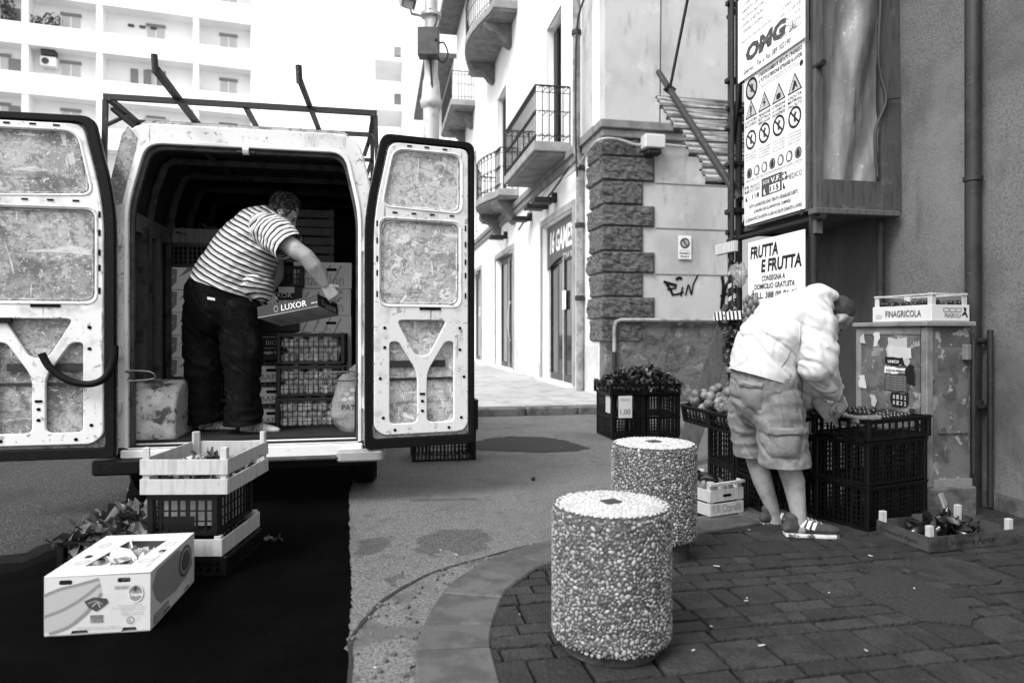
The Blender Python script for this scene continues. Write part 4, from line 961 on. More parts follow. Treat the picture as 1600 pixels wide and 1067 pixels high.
FCACHE = {}
def fruit(name, me, m, root, pts, label, cat, group, rnd, s0=.85, s1=1.15, tilt=True):
    if (me.name, m) not in FCACHE: FCACHE[(me.name, m)] = me.copy(); FCACHE[(me.name, m)].materials.clear()
    me = FCACHE[(me.name, m)]
    RM = root.rotation_euler.to_matrix()
    for x, y, z in pts:
        o = obj(name, me, m, None, label=label, cat=cat, group=group)
        o.location = root.location + RM @ Vector((x, y, z))
        k = rnd.uniform(s0, s1); o.scale = (k, k, k)
        o.rotation_euler = (rnd.uniform(-1.4, 1.4), rnd.uniform(-1.4, 1.4), rnd.uniform(0, 6)) if tilt else (0, 0, rnd.uniform(0, 6))
def grid_pts(L, W_, step, z, rnd, layers=1, jit=.25, dz=None, mound=0):
    out = []
    for k in range(layers):
        nx = max(1, int(L / step)); ny = max(1, int(W_ / step)); off = (k % 2) * step * .5
        for i in range(nx):
            for j in range(ny):
                x = -L / 2 + step * (i + .5) + off + rnd.uniform(-jit, jit) * step * .5; y = -W_ / 2 + step * (j + .5) + off + rnd.uniform(-jit, jit) * step * .5
                if abs(x) > L / 2 - step * .35 or abs(y) > W_ / 2 - step * .35: continue
                if k and rnd.random() < .25 * k * mound: continue
                out.append((x, y, z + k * (dz or step * .8) + rnd.uniform(0, .006)))
    return out
def leaf_heap(name, root_loc, rz, L, W_, z0, h, n, size, m, label, cat, seed, curl=.5):
    rnd = random.Random(seed); mb = MB()
    for i in range(n):
        x, y = rnd.uniform(-1, 1), rnd.uniform(-1, 1); rr = max(abs(x), abs(y))
        top = h * (1 - rr ** 2.2) * (.75 + .35 * noise.noise(Vector((x * 3 + seed, y * 3, 0))))
        p = Vector((x * L / 2, y * W_ / 2, z0 + top * rnd.uniform(.55, 1.0) + rnd.uniform(0, .015)))
        s_ = size * rnd.uniform(.6, 1.35); dr = Vector((rnd.gauss(0, 1), rnd.gauss(0, 1), rnd.gauss(.15, .5))).normalized()
        sd = dr.cross(Vector((rnd.gauss(0, .5), rnd.gauss(0, .5), 1))).normalized(); nn = sd.cross(dr)
        c_ = rnd.uniform(-curl, curl); vs = []
        for a_, wv in ((-1, .12), (-.35, .42), (.35, .48), (1, .08)):
            for b_ in (-1, 0, 1):
                vs.append(p + dr * s_ * a_ + sd * s_ * wv * b_ * rnd.uniform(.7, 1.2) + nn * s_ * (c_ * a_ * a_ + (.22 if b_ else 0) * rnd.uniform(-.6, 1.6)))
        mb.add(vs, [(3 * i_ + j, 3 * i_ + j + 1, 3 * i_ + j + 4, 3 * i_ + j + 3) for i_ in range(3) for j in range(2)])
    return mb.build(name, m, None, fixn=False, label=label, cat=cat, kind='stuff', loc=root_loc, rz=rz, smooth=60)

FX = Vector((0, -1, 0)); UZ = (0, 0, 1)
rk = random.Random(21)
# ---- inside the van: left column of pale cartons
z = .447
LEFTY = 1.08
lz = [vf(272, q, LEFTY).z for q in (690, 657, 617, 577, 537, 497, 457, 417)]
lx0 = vf(252, 480, LEFTY).x
for i in range(len(lz) - 1):
    zb = .447 + i * (lz[-1] - .447) / (len(lz) - 1); hh = (lz[-1] - .447) / (len(lz) - 1) - .004
    o = carton(.60, .4, hh, vw(lx0 + .30, LEFTY + .2, zb), TH, 'pale melon carton, number %s from the floor of the left stack in the van' % ('one', 'two', 'three', 'four', 'five', 'six', 'seven')[i], 'carton_bright', group='melon cartons stacked on the left inside the van')
    L_ = .6
    flat([(0, 0), (.02, .0), (.08, .02), (.115, .06), (.12, hh - .02), (.06, hh - .01), (.0, hh - .04)], (-L_ / 2 + .004, -.2025, .004), XA, UZ, 'ink_grey', o, 'printed_wave')
    flat([(.0, .03), (.02, .02), (.09, .07), (.10, .09), (.05, .07)], (-L_ / 2 + .004, -.2035, .03), XA, UZ, 'ink_pale', o, 'printed_wave')
    flat([(.13, hh * .55), (.25, hh * .93), (.58, hh * .95), (.58, hh * .99), (.2, hh * .985)], (-L_ / 2 + .004, -.2025, .0), XA, UZ, 'ink_grey', o, 'printed_wave')
    T('marillon', (-L_ / 2 + .20, -.204, hh * .2), XA, UZ, .34, hh * .38, 'ink_grey', o)
# dark crate with pale trays on top of the left column
zt = lz[-1] + .002
o = crate(.5, .36, .20, vw(lx0 + .29, LEFTY + .2, zt), TH, 'dark mesh crate on top of the left carton stack inside the van', m='crate_dark')
tr = wood_crate(.48, .34, .12, vw(lx0 + .29, LEFTY + .2, zt + .205), TH, 'slatted wooden tray topmost on the left stack inside the van', n=1, m='wood_grey', post=.05)
leaf_heap('greens', vw(lx0 + .29, LEFTY + .2, zt + .21), TH, .44, .3, .05, .10, 60, .06, 'leaf_mid', 'pale vegetables in the topmost tray on the left inside the van', 'vegetables', 5)
# ---- right column of pale cartons behind the mesh crates
RY = 1.11
x0 = vf(458, 500, RY).x; x1 = vf(549, 500, RY).x
ys = [668, 625, 582, 539, 496, 453, 409]
rz_ = [vf(500, q, RY).z for q in ys]
for i in range(6):
    zb = .447 + i * (rz_[-1] - .447) / 6; hh = (rz_[-1] - .447) / 6 - .004; L_ = x1 - x0
    o = carton(L_, .38, hh, vw((x0 + x1) / 2 + rk.uniform(-.006, .006), RY + .19, zb), TH, 'pale melon carton, number %s from the floor of the right stack in the van' % ('one', 'two', 'three', 'four', 'five', 'six')[i], 'carton_bright', group='melon cartons stacked on the right inside the van')
    if i >= 2:
        T('marillon', (-L_ / 2 + .09, -.194, hh * .12), XA, UZ, L_ * .68, hh * .42, 'ink_pale', o)
        MB().prism(rrect(-.045, .045, -.012, .012, .011), (L_ * .15, -.1935, hh * .72), XA, UZ, (0, 1, 0), .002).build('hand_hole', 'slot', o)
        for w_ in range(4):
            k = w_ * .09; flat([(k, 0), (k + .012, 0), (k + .10, hh * .8), (k + .085, hh * .82)], (-L_ / 2 + .04, -.1925, .02), XA, UZ, 'ink_pale', o, 'printed_wave')
# tall dark stack at the back right
zb = rz_[-1] + .004
for i in range(3):
    wood_crate(.42, .32, .15, vw((x0 + x1) / 2 - .12, RY + .3, zb + i * .16), TH, 'dim wooden crate %s the high stack at the back of the van' % ('at the bottom of', 'in the middle of', 'on top of')[i], n=2, m='wood_dark', post=.005)
# ---- middle column: black printed cartons, fruit cartons
MY = .98
mx0 = vf(404, 600, MY).x; mx1 = vf(434, 600, MY).x; mw = .42
mcx = mx0 + mw / 2 - .10
zcur = .447
for i in range(3):
    hh = .135; o = carton(mw, .3, hh, vw(mcx, MY + .15, zcur), TH, 'white fruit carton with cut handle, number %s from the floor beside the onion crates' % ('one', 'two', 'three')[i], 'carton_bright', group='white fruit cartons beside the onion crates')
    T('ALBAFRUIT', (-mw / 2 + .03, -.152, .018), XA, UZ, mw * .85, .045, 'ink_grey', o, bold=.01)
    MB().prism(rrect(-.05, .05, -.012, .012, .011), (.0, -.1525, .1), XA, UZ, (0, 1, 0), .003).build('hand_hole', 'slot', o)
    zcur += hh + .002
    zc2 = zcur
    zcur += .045
    MB().box(-mw / 2, -mw / 2 + .03, -.15, .15, hh + .001, hh + .045).box(mw / 2 - .03, mw / 2, -.15, .15, hh + .001, hh + .045).box(-mw / 2 + .031, mw / 2 - .031, -.02, .15, hh + .001, hh + .044).build('carton_shoulder', 'carton_mid', o)
    fruit('kiwi', PLUM, 'pear', o, [(-mw / 2 + .05 + .045 * k, -.09, hh + .02) for k in range(8)], 'small dark fruit showing between the white fruit cartons in the van', 'fruit', 'small fruit between the white cartons', rk)
for i in range(4):
    hh = (.24, .16, .11, .11)[i]
    o = carton(mw, .3, hh, vw(mcx + (0 if i < 2 else .02), MY + .15, zcur), TH, ('dark printed produce carton above the white fruit cartons', 'plain dark carton under the black lettered cartons', 'black lettered carton, lower of two behind the man', 'black lettered carton, upper of two behind the man')[i], 'carton_black')
    if i == 0:
        plate('print_frame', [rrect(.0, .2, .1, .2, .005), rrect(.006, .194, .106, .194, .004)], (-.09, -.1515, 0), XA, UZ, (0, -1, 0), .001, 'ink_pale', o)
        T('BIO', (-.05, -.153, .13), XA, UZ, .09, .04, 'ink_pale', o); T('Battaglia Roberto', (-.1, -.153, .05), XA, UZ, .22, .03, 'ink_white', o, bold=.02)
        flat([(-.2, .02), (-.16, .02), (-.16, .11), (-.2, .11)], (0, -.1525, 0), XA, UZ, 'ink_pale', o, 'sticker')
    if i > 1:
        T('LUXOR', (-.06, -.153, .012), XA, UZ, .20, .045, 'ink_white', o, bold=.01)
        flat([(0, 0), (.13, 0), (.13, .05), (0, .05)], (.03, -.1525, .055), XA, UZ, 'ink_white', o, 'sticker')
    zcur += hh + .002
crate(.46, .32, .17, vw(mcx + .02, MY + .16, zcur + .001), TH, 'dark plastic crate on top of the black lettered cartons', m='crate_dark')
# ---- three mesh crates of onions in front
OY = .72
oc = vf(485, 668, OY); oh = .262
for i in range(3):
    wv = .53
    o = crate(wv, .36, oh - .012, vw(oc.x + (-.005, .0, .008)[i], OY + .18, .447 + i * oh), TH + R((0, 1, -1)[i]), '%s dark mesh crate full of onions stacked at the van doorway' % ('bottom', 'middle', 'top')[i], m='crate_dark', pitch=.036)
    pts = grid_pts(wv - .05, .32, .064, .045, rk, 3, .3, .06)
    pts = [p_ for p_ in pts if p_[1] < -.0 or p_[2] > .13]
    pts += [(x_, -.11 + rk.uniform(-.02, .05), .225 + rk.uniform(-.01, .0)) for x_ in ((-.12, .02, .13) if i else (-.02, .1, .2))]
    fruit('onion', ONION, 'onion', o, pts, 'pale onion inside the %s mesh crate at the van doorway' % ('bottom', 'middle', 'top')[i], 'onion', 'onions in the %s mesh crate' % ('bottom', 'middle', 'top')[i], rk, .95, 1.3)
    sgp = MB().add([(x_, y_, .215 + .03 * abs(math.sin(x_ * 9 + i)) + (.012 if y_ > -.14 else -.01)) for y_ in (-.178, -.12, 0, .16) for x_ in [-.25 + .05 * k for k in range(11)]], [(r_ * 11 + k, r_ * 11 + k + 1, r_ * 11 + k + 12, r_ * 11 + k + 11) for r_ in range(1, 3) for k in range(10)])
    sgp.build('paper_liner', 'carton_grey', o, smooth=60, fixn=False)
# crates behind the man's legs
ly = 1.0; lx = vf(338, 640, ly).x
for i in range(2):
    o = crate(.34, .3, .2, vw(lx, ly + .15, .447 + i * .235), TH, '%s dark crate half hidden behind the legs of the man in the van' % ('lower', 'upper')[i], m='crate_dark')
    wood = MB().box(-.16, .16, -.14, .14, .205, .228).build('pale_lid', 'carton_grey', o)
# potato sack
so_ = vf(546, 668, .45)
sk_ = MB(); pr = [(.0001, .0), (.11, .005), (.145, .06), (.16, .15), (.15, .24), (.12, .32), (.09, .38), (.085, .42), (.06, .46), (.0001, .47)]
pr2 = []
for (a_, b_), (c_, d_) in zip(pr[:-1], pr[1:]): pr2 += [(a_ + (c_ - a_) * k / 4, b_ + (d_ - b_) * k / 4) for k in range(4)]
sk_.lathe(pr2 + [pr[-1]], 48)
sk_.v = [(v[0] * (1.12 + .22 * noise.noise(Vector(v) * 6) + .10 * noise.noise(Vector(v) * 16)) - .10 * v[2], v[1] * (.9 + .2 * noise.noise(Vector(v) * 6 + Vector((3, 3, 3))) + .1 * noise.noise(Vector(v) * 17)), max(.0, v[2] + .02 * noise.noise(Vector(v) * 9))) for v in sk_.v]
SK = thing('potato_sack', vw(so_.x + .06, .40, .447), TH, 'bulging printed potato sack leaning inside the right edge of the van', 'sack')
sob = sk_.build('sack_body', 'burlap', SK, smooth=70)
bv = BVHTree.FromPolygons([Vector(v) for v in sk_.v], sk_.f)
T('PATATE', (-.11, -.3, .19), XA, UZ, .2, .042, 'ink_dark', SK, bold=.01, proj=(bv, Vector((0, 1, 0))), name='lettering')
for (cx, cz) in ((-.07, .31), (-.03, .34), (-.09, .27), (-.04, .28), (.01, .31), (.0, .265), (.05, .28)):
    mb = MB(); e = ellipse(cx, cz, .022, .016, 10); pts = []
    for x_, z_ in e:
        h = bv.ray_cast(Vector((x_, -.5, z_)), Vector((0, 1, 0))); pts.append((h[0] + Vector((0, -.003, 0))) if h[0] is not None else Vector((x_, -.1, z_)))
    mb.add(pts, [tuple(range(10))]).build('printed_petal', 'ink_pale', SK, fixn=False)
MB().tube(smooth_line([(-.02, 0, .46), (.03, -.02, .50), (.08, .0, .55)], 3), [.06] * 3 + [.05] * 2 + [.03] * 2, 8).build('sack_neck', 'burlap', SK, smooth=60)
# clutter in the dark behind
for i in range(3):
    crate(.5, .36, .2, vw(.02 + .0 * i, 1.9, .447 + i * .6 + .0), TH, ('dim plastic crate on the van floor far inside', 'dim plastic crate halfway up far inside the van', 'dim plastic crate high up far inside the van')[i], m='crate_black') if i == 0 else None
# ================================================================== BOLLARDS
def ico():
    bm = bmesh.new(); bmesh.ops.create_icosphere(bm, subdivisions=2, radius=1)
    v = [x.co.copy() for x in bm.verts]; f = [tuple(q.index for q in x.verts) for x in bm.faces]; bm.free(); return v, f
ICV, ICF = ico()
def bollard(c, zb, zt, ground, label, seed):
    rnd = random.Random(seed); rad = .222; h = zt - zb
    b = thing('pebbled_bollard', (c[0], c[1], ground), 0, label, 'bollard', 'pebbled concrete bollards'); zb -= ground; zt -= ground
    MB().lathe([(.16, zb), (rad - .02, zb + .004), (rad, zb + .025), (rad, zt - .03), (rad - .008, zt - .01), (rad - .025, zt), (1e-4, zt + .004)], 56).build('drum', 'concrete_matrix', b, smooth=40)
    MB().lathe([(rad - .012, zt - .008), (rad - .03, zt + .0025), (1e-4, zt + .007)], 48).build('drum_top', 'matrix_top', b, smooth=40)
    MB().lathe([(.185, 0), (.18, zb - .004), (.12, zb + .002)], 32).build('pedestal', 'pedestal', b, smooth=40)
    mb = MB(); ms = MB()
    cell = {}; placed = []
    def ok(u, v, d):
        i, j = int(u / .03), int(v / .03)
        for a in (-1, 0, 1):
            for q in (-1, 0, 1):
                for (x, y, e) in cell.get((i + a, j + q), ()):
                    if (x - u) ** 2 + (y - v) ** 2 < (.51 * (d + e)) ** 2: return False
        cell.setdefault((i, j), []).append((u, v, d)); return True
    circ = 2 * math.pi * rad
    for k in range(26000):
        u, v = rnd.random() * circ, zb + .008 + rnd.random() * (h - .018); d = (rnd.uniform(.011, .020) if k < 2500 else rnd.uniform(.007, .014)) * (1 if k < 14000 else .75)
        if not ok(u, v, d): continue
        a = u / rad; n_ = Vector((math.cos(a), math.sin(a), 0)); t_ = Vector((-math.sin(a), math.cos(a), 0)); up = Vector((0, 0, 1))
        ph = rnd.uniform(0, 3.14); e1 = t_ * math.cos(ph) + up * math.sin(ph); e2 = -t_ * math.sin(ph) + up * math.cos(ph)
        rr = rad - (.012 * max(0, (zb + .025 - v) / .025) if v < zb + .025 else 0) - (.004 if v > zt - .03 else 0)
        c_ = n_ * (rr + .0005) + up * v; L = d * rnd.uniform(.52, .68); s_ = d * rnd.uniform(.34, .5)
        mb.add([c_ + e1 * p.x * L + e2 * p.y * s_ + n_ * p.z * .003 for p in ICV], ICF)
    cell.clear()
    for k in range(8000):
        u, v = rnd.uniform(-rad, rad), rnd.uniform(-rad, rad); d = rnd.uniform(.008, .017)
        if u * u + v * v > (rad - .012) ** 2 or (abs(u) < .035 and abs(v) < .028) or not ok(u + 1, v + 1, d): continue
        ph = rnd.uniform(0, 3.14); L = d * .58; s_ = d * .42; ca, sa = math.cos(ph), math.sin(ph); zz = zt + .006 * (1 - (u * u + v * v) / rad ** 2)
        ms.add([(u + p.x * L * ca - p.y * s_ * sa, v + p.x * L * sa + p.y * s_ * ca, zz + p.z * .002) for p in ICV], ICF)
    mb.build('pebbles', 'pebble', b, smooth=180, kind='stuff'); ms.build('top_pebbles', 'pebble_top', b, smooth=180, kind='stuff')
    MB().box(-.034, .034, -.03, .03, zt + .002, zt + .012, Matrix.Rotation(.5, 4, 'Z')).build('lifting_plate', 'pedestal', b, bevel=.004)
    return b
bollard(((955 - 800) / F * 2.58, 2.58), .085, .578, .05, 'nearest pebble-faced concrete bollard, large and slightly out of focus', 1)
bollard(((1021.5 - 800) / F * 3.64, 3.64), .143, .637, .045, 'farther pebble-faced concrete bollard beside the small wooden crate of vegetables', 2)

# ================================================================== GOODS UNLOADED ON THE ROAD
rs = random.Random(5)
crate(.44, .5, .095, (-1.66, 3.67, .004), R(1), 'flat dark crate at the bottom of the stack behind the van', pitch=.045)
o = wood_crate(.42, .54, .085, (-1.665, 3.68, .106), R(1), 'low wooden crate under the black crate in the stack behind the van', n=1, post=.012, m='wood_pale')
fruit('tomato', PEACH, 'plum', o, grid_pts(.38, .5, .07, .045, rs, 1), 'dark fruit in the low wooden crate of the stack', 'fruit', 'dark fruit in the low crate', rs)
cr2 = crate(.345, .47, .205, (-1.655, 3.66, .205), R(1), 'black plastic crate with square windows in the middle of the stack', pitch=.042)
MB().box(-.15, .15, -.12, .2, .02, .19).build('paper_lining', 'carton_white', cr2)
MB().box(-.095, .06, -.238, -.2365, .03, .10).build('label_plate', 'crate_black', cr2)
tc_ = wood_crate(.435, .60, .175, (-1.640, 3.70, .418), R(1), 'pale wooden crate with rooty greens on top of the stack behind the van', n=2, post=.055, gap=.022)
leaf_heap('straw_greens', tc_.location, R(1), .32, .46, .02, .12, 420, .045, 'straw', 'dry straw and greens lying in the pale top crate', 'greens', 3, 1.0)
CAR = MB().tube([(0, 0, 0), (.06, .0, .004), (.13, 0, .0), (.17, 0, -.004)], [.016, .019, .014, .004], 8).mesh('root', smooth=60)
for k, (x, y, z, a) in enumerate(((.05, .02, .125, .5), (.10, .06, .12, .7), (.0, .12, .12, .2), (.12, -.08, .115, .9), (-.05, -.02, .12, 2.0))):
    obj('root_vegetable', CAR, 'root_veg', None, label='pale long root lying on the greens in the top wooden crate', cat='vegetable', group='roots in the top crate', loc=tc_.location + Vector((x, y, z)), rz=a)
lc = crate(.42, .58, .17, (-2.085, 3.73, .004), R(3), 'black crate heaped with broad dark leaves behind the banana box', pitch=.045)
leaf_heap('leafy_greens', lc.location, R(3), .42, .58, .14, .06, 340, .085, 'leaf_mid', 'broad wilted leaves heaped over the black crate behind the banana box', 'greens', 9, .7)

# banana box
bl, bwid, bh = .40, .56, .235
BB = thing('banana_box', (-1.718, 3.045, .004), R(8), 'white printed banana box with open top standing nearest on the dark asphalt', 'box')
def wall2(name, w_, h_, holes, o, ux, n):
    return plate(name, [[(0, 0), (w_ * .24, 0), (w_ * .26, .018), (w_ * .40, .018), (w_ * .42, 0), (w_ * .72, 0), (w_ * .74, .02), (w_ * .86, .02), (w_ * .88, 0), (w_, 0), (w_, h_), (0, h_)]] + holes, o, ux, UZ, n, .005, 'carton_white', BB)
hh1 = [rrect(.055, .105, bh - .032, bh - .012, .008), rrect(.275, .325, bh - .032, bh - .012, .008)]
wall2('front_panel', bl, bh, hh1, (-bl / 2, -bwid / 2, 0), XA, (0, 1, 0))
wall2('back_panel', bl, bh, [], (-bl / 2, bwid / 2 - .005, 0), XA, (0, 1, 0))
wall2('side_panel', bwid - .011, bh, [rrect(.24, .30, .09, .115, .01)], (bl / 2 - .005, -bwid / 2 + .0055, 0), (0, 1, 0), (1, 0, 0))
wall2('side_panel', bwid - .011, bh, [], (-bl / 2, -bwid / 2 + .0055, 0), (0, 1, 0), (1, 0, 0))
MB().box(-bl / 2, bl / 2, -bwid / 2, bwid / 2, .0, .004).build('base_panel', 'carton_inside', BB)
hole = [(-.10, -.17), (.085, -.17), (.115, .17), (-.06, .185)]
plate('top_flaps', [[(-bl / 2, -bwid / 2), (bl / 2, -bwid / 2), (bl / 2, bwid / 2), (-bl / 2, bwid / 2)], hole, rrect(-.155, -.125, -.06, -.01, .01), rrect(.135, .165, -.02, .03, .01)], (0, 0, bh + .001), XA, (0, 1, 0), ZA, .005, 'carton_white', BB)
leaf_heap('celery', BB.location, R(8), .22, .32, .10, .125, 140, .085, 'leaf_pale', 'pale leafy heads wrapped inside the open banana box', 'vegetables', 4, .5)
f0 = (-bl / 2, -bwid / 2 - .0012, 0)
def FB(poly, m, nm='print', k=0): return flat(poly, (f0[0], f0[1] - k * .0006, 0), XA, UZ, m, BB, nm)
FB([(.0, .165), (.08, .19), (.17, .205), (.205, .22), (.215, .17), (.15, .09), (.08, .03), (.02, .012), (.0, .02)], 'ink_pale', 'printed_fruit')
def arc(pts, wd, m, k):
    ln = smooth_line([Vector((x, 0, z)) for x, z in pts], 5); mb = MB()
    for a, b in zip(ln[:-1], ln[1:]):
        t = (b - a).normalized(); nn = Vector((-t.z, 0, t.x)) * wd / 2; q = Vector((f0[0], f0[1] - k * .0006, 0))
        mb.add([q + a - nn, q + b - nn, q + b + nn, q + a + nn], [(0, 1, 2, 3)])
    mb.build('printed_line', m, BB, fixn=False)
arc([(.0, .165), (.06, .188), (.13, .203), (.205, .222)], .012, 'ink_grey', 1); arc([(.0, .08), (.07, .105), (.14, .145), (.21, .2)], .012, 'ink_grey', 1); arc([(.02, .012), (.09, .035), (.16, .09), (.215, .165)], .012, 'ink_grey', 1)
FB([(.15, .135), (.185, .15), (.235, .143), (.24, .125), (.215, .105), (.195, .092), (.165, .11)], 'ink_dark', 'printed_gem', 3)
arc([(.165, .125), (.195, .135), (.22, .12)], .005, 'ink_grey', 4); arc([(.18, .112), (.2, .128), (.21, .108)], .004, 'ink_pale', 4)
FB(ellipse(.345, .158, .031, .037), 'ink_grey', 'round_logo', 2)
plate('logo_ring', [ellipse(.345, .158, .030, .036), ellipse(.345, .158, .027, .033)], (f0[0], f0[1] - .0022, 0), XA, UZ, (0, -1, 0), .0004, 'ink_white', BB)
T('Chiquita', (f0[0] + .318, f0[1] - .003, .143), XA, UZ, .055, .018, 'ink_white', BB, bold=.02)
arc([(.345, .166), (.343, .178), (.347, .19)], .008, 'ink_dark', 4); arc([(.332, .172), (.345, .18), (.358, .173)], .005, 'ink_dark', 4)
for i in range(16): FB([(.172 + i * .0032, .045), (.172 + i * .0032 + rs.uniform(.0008, .002), .045), (.174 + i * .0032, .078), (.172 + i * .0032, .078)], 'ink_dark', 'barcode', 2)
for i in range(10): FB([(.265 + i * .006, .178), (.265 + i * .006 + rs.uniform(.002, .004), .178), (.267 + i * .006, .192), (.265 + i * .006, .192)], 'ink_grey', 'stamp_bar', 2)
plate('letter_ring', ring_loops(.325, .05, .0125, .0145), (f0[0], f0[1] - .002, 0), XA, UZ, (0, -1, 0), .0004, 'ink_black', BB)
T('L', (f0[0] + .3215, f0[1] - .003, .043), XA, UZ, .008, .014, 'ink_black', BB)
for a_ in range(3):
    t = R(90 + 120 * a_); FB([(.355 + .008 * math.cos(t + q), .052 + .008 * math.sin(t + q)) for q in (-.7, 0, .5)], 'ink_black', 'recycling_arrow', 2)
for z_, s_, w_, x_ in ((.108, 'EXCLUSIVE PREMIUM', .09, .28), (.098, 'QUALITY PREMIUM BANANAS - ECUADOR', .13, .255), (.09, 'NET WEIGHT 18.14 KG', .09, .29), (.078, 'PRODUCT OF COSTA RICA', .085, .29), (.07, 'PRODUIT DE COSTA RICA', .085, .29), (.026, 'CHIQUITA BRANDS INTERNATIONAL - KEEP AT 14 C', .17, .12), (.018, 'DO NOT DROP - HANDLE WITH CARE - OPEN THIS SIDE', .17, .13)):
    T(s_, (f0[0] + x_, f0[1] - .002, z_), XA, UZ, w_, .0045, 'ink_grey', BB)
sxo = bl / 2 + .0022
def SBx(poly, m, nm='print', k=0): return flat(poly, (sxo + k * .0006, -bwid / 2, 0), (0, 1, 0), UZ, m, BB, nm)
SBx([(.02, .175), (.07, .225), (.32, .23), (.5, .15), (.53, .1), (.44, .07), (.3, .055), (.12, .07), (.06, .11)], 'ink_grey', 'printed_fruit')
SBx(ellipse(.42, .15, .09, .07), 'ink_dark', 'printed_circle', 1)
plate('printed_ring', [ellipse(.42, .15, .075, .058), ellipse(.42, .15, .06, .045)], (sxo + .002, -bwid / 2, 0), (0, 1, 0), UZ, (1, 0, 0), .0004, 'ink_grey', BB)
plate('code_frame', [rrect(.03, .2, .012, .05, .004), rrect(.034, .196, .016, .046, .003)], (sxo + .001, -bwid / 2, 0), (0, 1, 0), UZ, (1, 0, 0), .0004, 'ink_dark', BB)
T('BANANAS', (sxo + .001, -bwid / 2 + .04, .02), (0, 1, 0), UZ, .15, .022, 'ink_dark', BB)
tz = bh + .0075
for (x_, y_, a_) in ((-.14, .12, 1.3), (-.13, -.12, 1.0), (.15, .1, 1.2), (.13, -.13, .6)):
    c_, s_ = math.cos(a_), math.sin(a_)
    plate('top_print', [ellipse(0, 0, .035, .018), ellipse(0, 0, .03, .014)], (x_, y_, tz), (c_, s_, 0), (-s_, c_, 0), ZA, .0004, 'ink_pale', BB)
T('PREMIUM BANANAS', (.17, -.22, tz), (0, 1, 0), (-1, 0, 0), .2, .018, 'ink_pale', BB)

# crates behind the open right door, a plum on the road
kb = G(645, 722); kx = RX; kp = kb + RX * .30 + AX * .2
crate(.6, .4, .285, (kp.x, kp.y, 0.0), TH, 'black crate on the road under the open right van door')
crate(.6, .4, .285, (kp.x + .02, kp.y + .01, .291), TH, 'black crate stacked second behind the open right van door')
PLS = PLUM.copy(); PLS.materials.clear(); pl = G(833, 751); pl.z = .019
obj('plum', PLS, 'plum', None, label='single dark plum lying on the asphalt between van and bollards', cat='fruit', loc=pl)
lf = G(425, 845); leaf_heap('leaf_scrap', (lf.x, lf.y, .005), 0, .12, .08, 0, .015, 14, .02, 'leaf_mid', 'little heap of torn leaf scraps on the dark asphalt', 'scraps', 12)
# ================================================================== SCAFFOLD (frame: x towards the wall, y away from the camera)
N0 = Vector((2.325, 5.33, 0)); WX = to_local(E0, N0).x
SC = thing('scaffold', N0, TH, 'dark iron scaffold against the plastered house with boards and plastic sheeting', 'scaffold')
def nw(x, y, z): return N0 + RX * x + AX * y + Vector((0, 0, z))
def nf(px, py, lx=0.0): return to_local(onto(px, py, N0 + RX * lx, RX), N0)
for x, y in ((.05, .03), (.05, 1.16), (WX - .12, .03), (WX - .12, 1.16)):
    z0_ = 0
    MB().tube([(x, y, z0_), (x, y, 7.5)], .033, 10).build('standard', 'scaffold_iron', SC, smooth=60)
MB().tube([(.0, 1.22, .0), (.0, 1.22, 7.5)], .028, 10).build('standard', 'scaffold_iron', SC, smooth=60)
MB().tube([(-.05, 1.10, 1.9), (-.05, 1.10, 6.5)], .022, 8).build('standard', 'scaffold_iron', SC, smooth=60)
for zz in (2.12, 3.3, 4.3, 6.1):
    MB().tube([(.05, -.1, zz), (.05, 1.35, zz)], .026, 8).build('ledger', 'scaffold_iron', SC, smooth=60)
    MB().tube([(-.02, .08, zz + .06), (WX - .03, .08, zz + .06)], .026, 8).build('transom', 'scaffold_iron', SC, smooth=60)
    MB().tube([(-.05, 1.21, zz + .06), (WX + 2.5, 1.21, zz + .06)], .026, 8).build('transom', 'scaffold_iron', SC, smooth=60)
MB().tube([(.1, 1.19, 2.2), (.1, .2, 3.4)], .022, 8).build('brace', 'scaffold_iron', SC, smooth=60)
MB().tube([(.0, 1.19, 3.0), (.0, .75, 4.8)], .022, 8).build('brace', 'scaffold_iron', SC, smooth=60)
for i, zz in enumerate((2.35, 2.8, 3.15, 3.6)):
    MB().box(-.06, .12, 1.10 + .02 * i, 1.24, zz, zz + .05).build('coupler', 'scaffold_iron', SC, bevel=.01)
MB().box(.10, WX - .02, .0, 1.3, 2.18, 2.225).build('deck', 'wood_dark', SC, bevel=.005)
MB().box(-.02, WX - .04, -.10, .0, 2.14, 2.185).build('deck_edge', 'wood_dark', SC, bevel=.006)
MB().box(.06, .62, -.045, -.01, 2.19, 2.42).build('toe_board', 'wood_drab', SC, bevel=.004)
MB().bar((WX - .09, -.05, 2.19), (WX - .07, .0, 5.4), .17, .03, up=(0, -1, 0)).build('upright_board', 'wood_drab', SC, bevel=.004)
MB().box(.03, .09, -.03, .02, 2.0, 5.0).build('upright_board', 'wood_dark', SC)
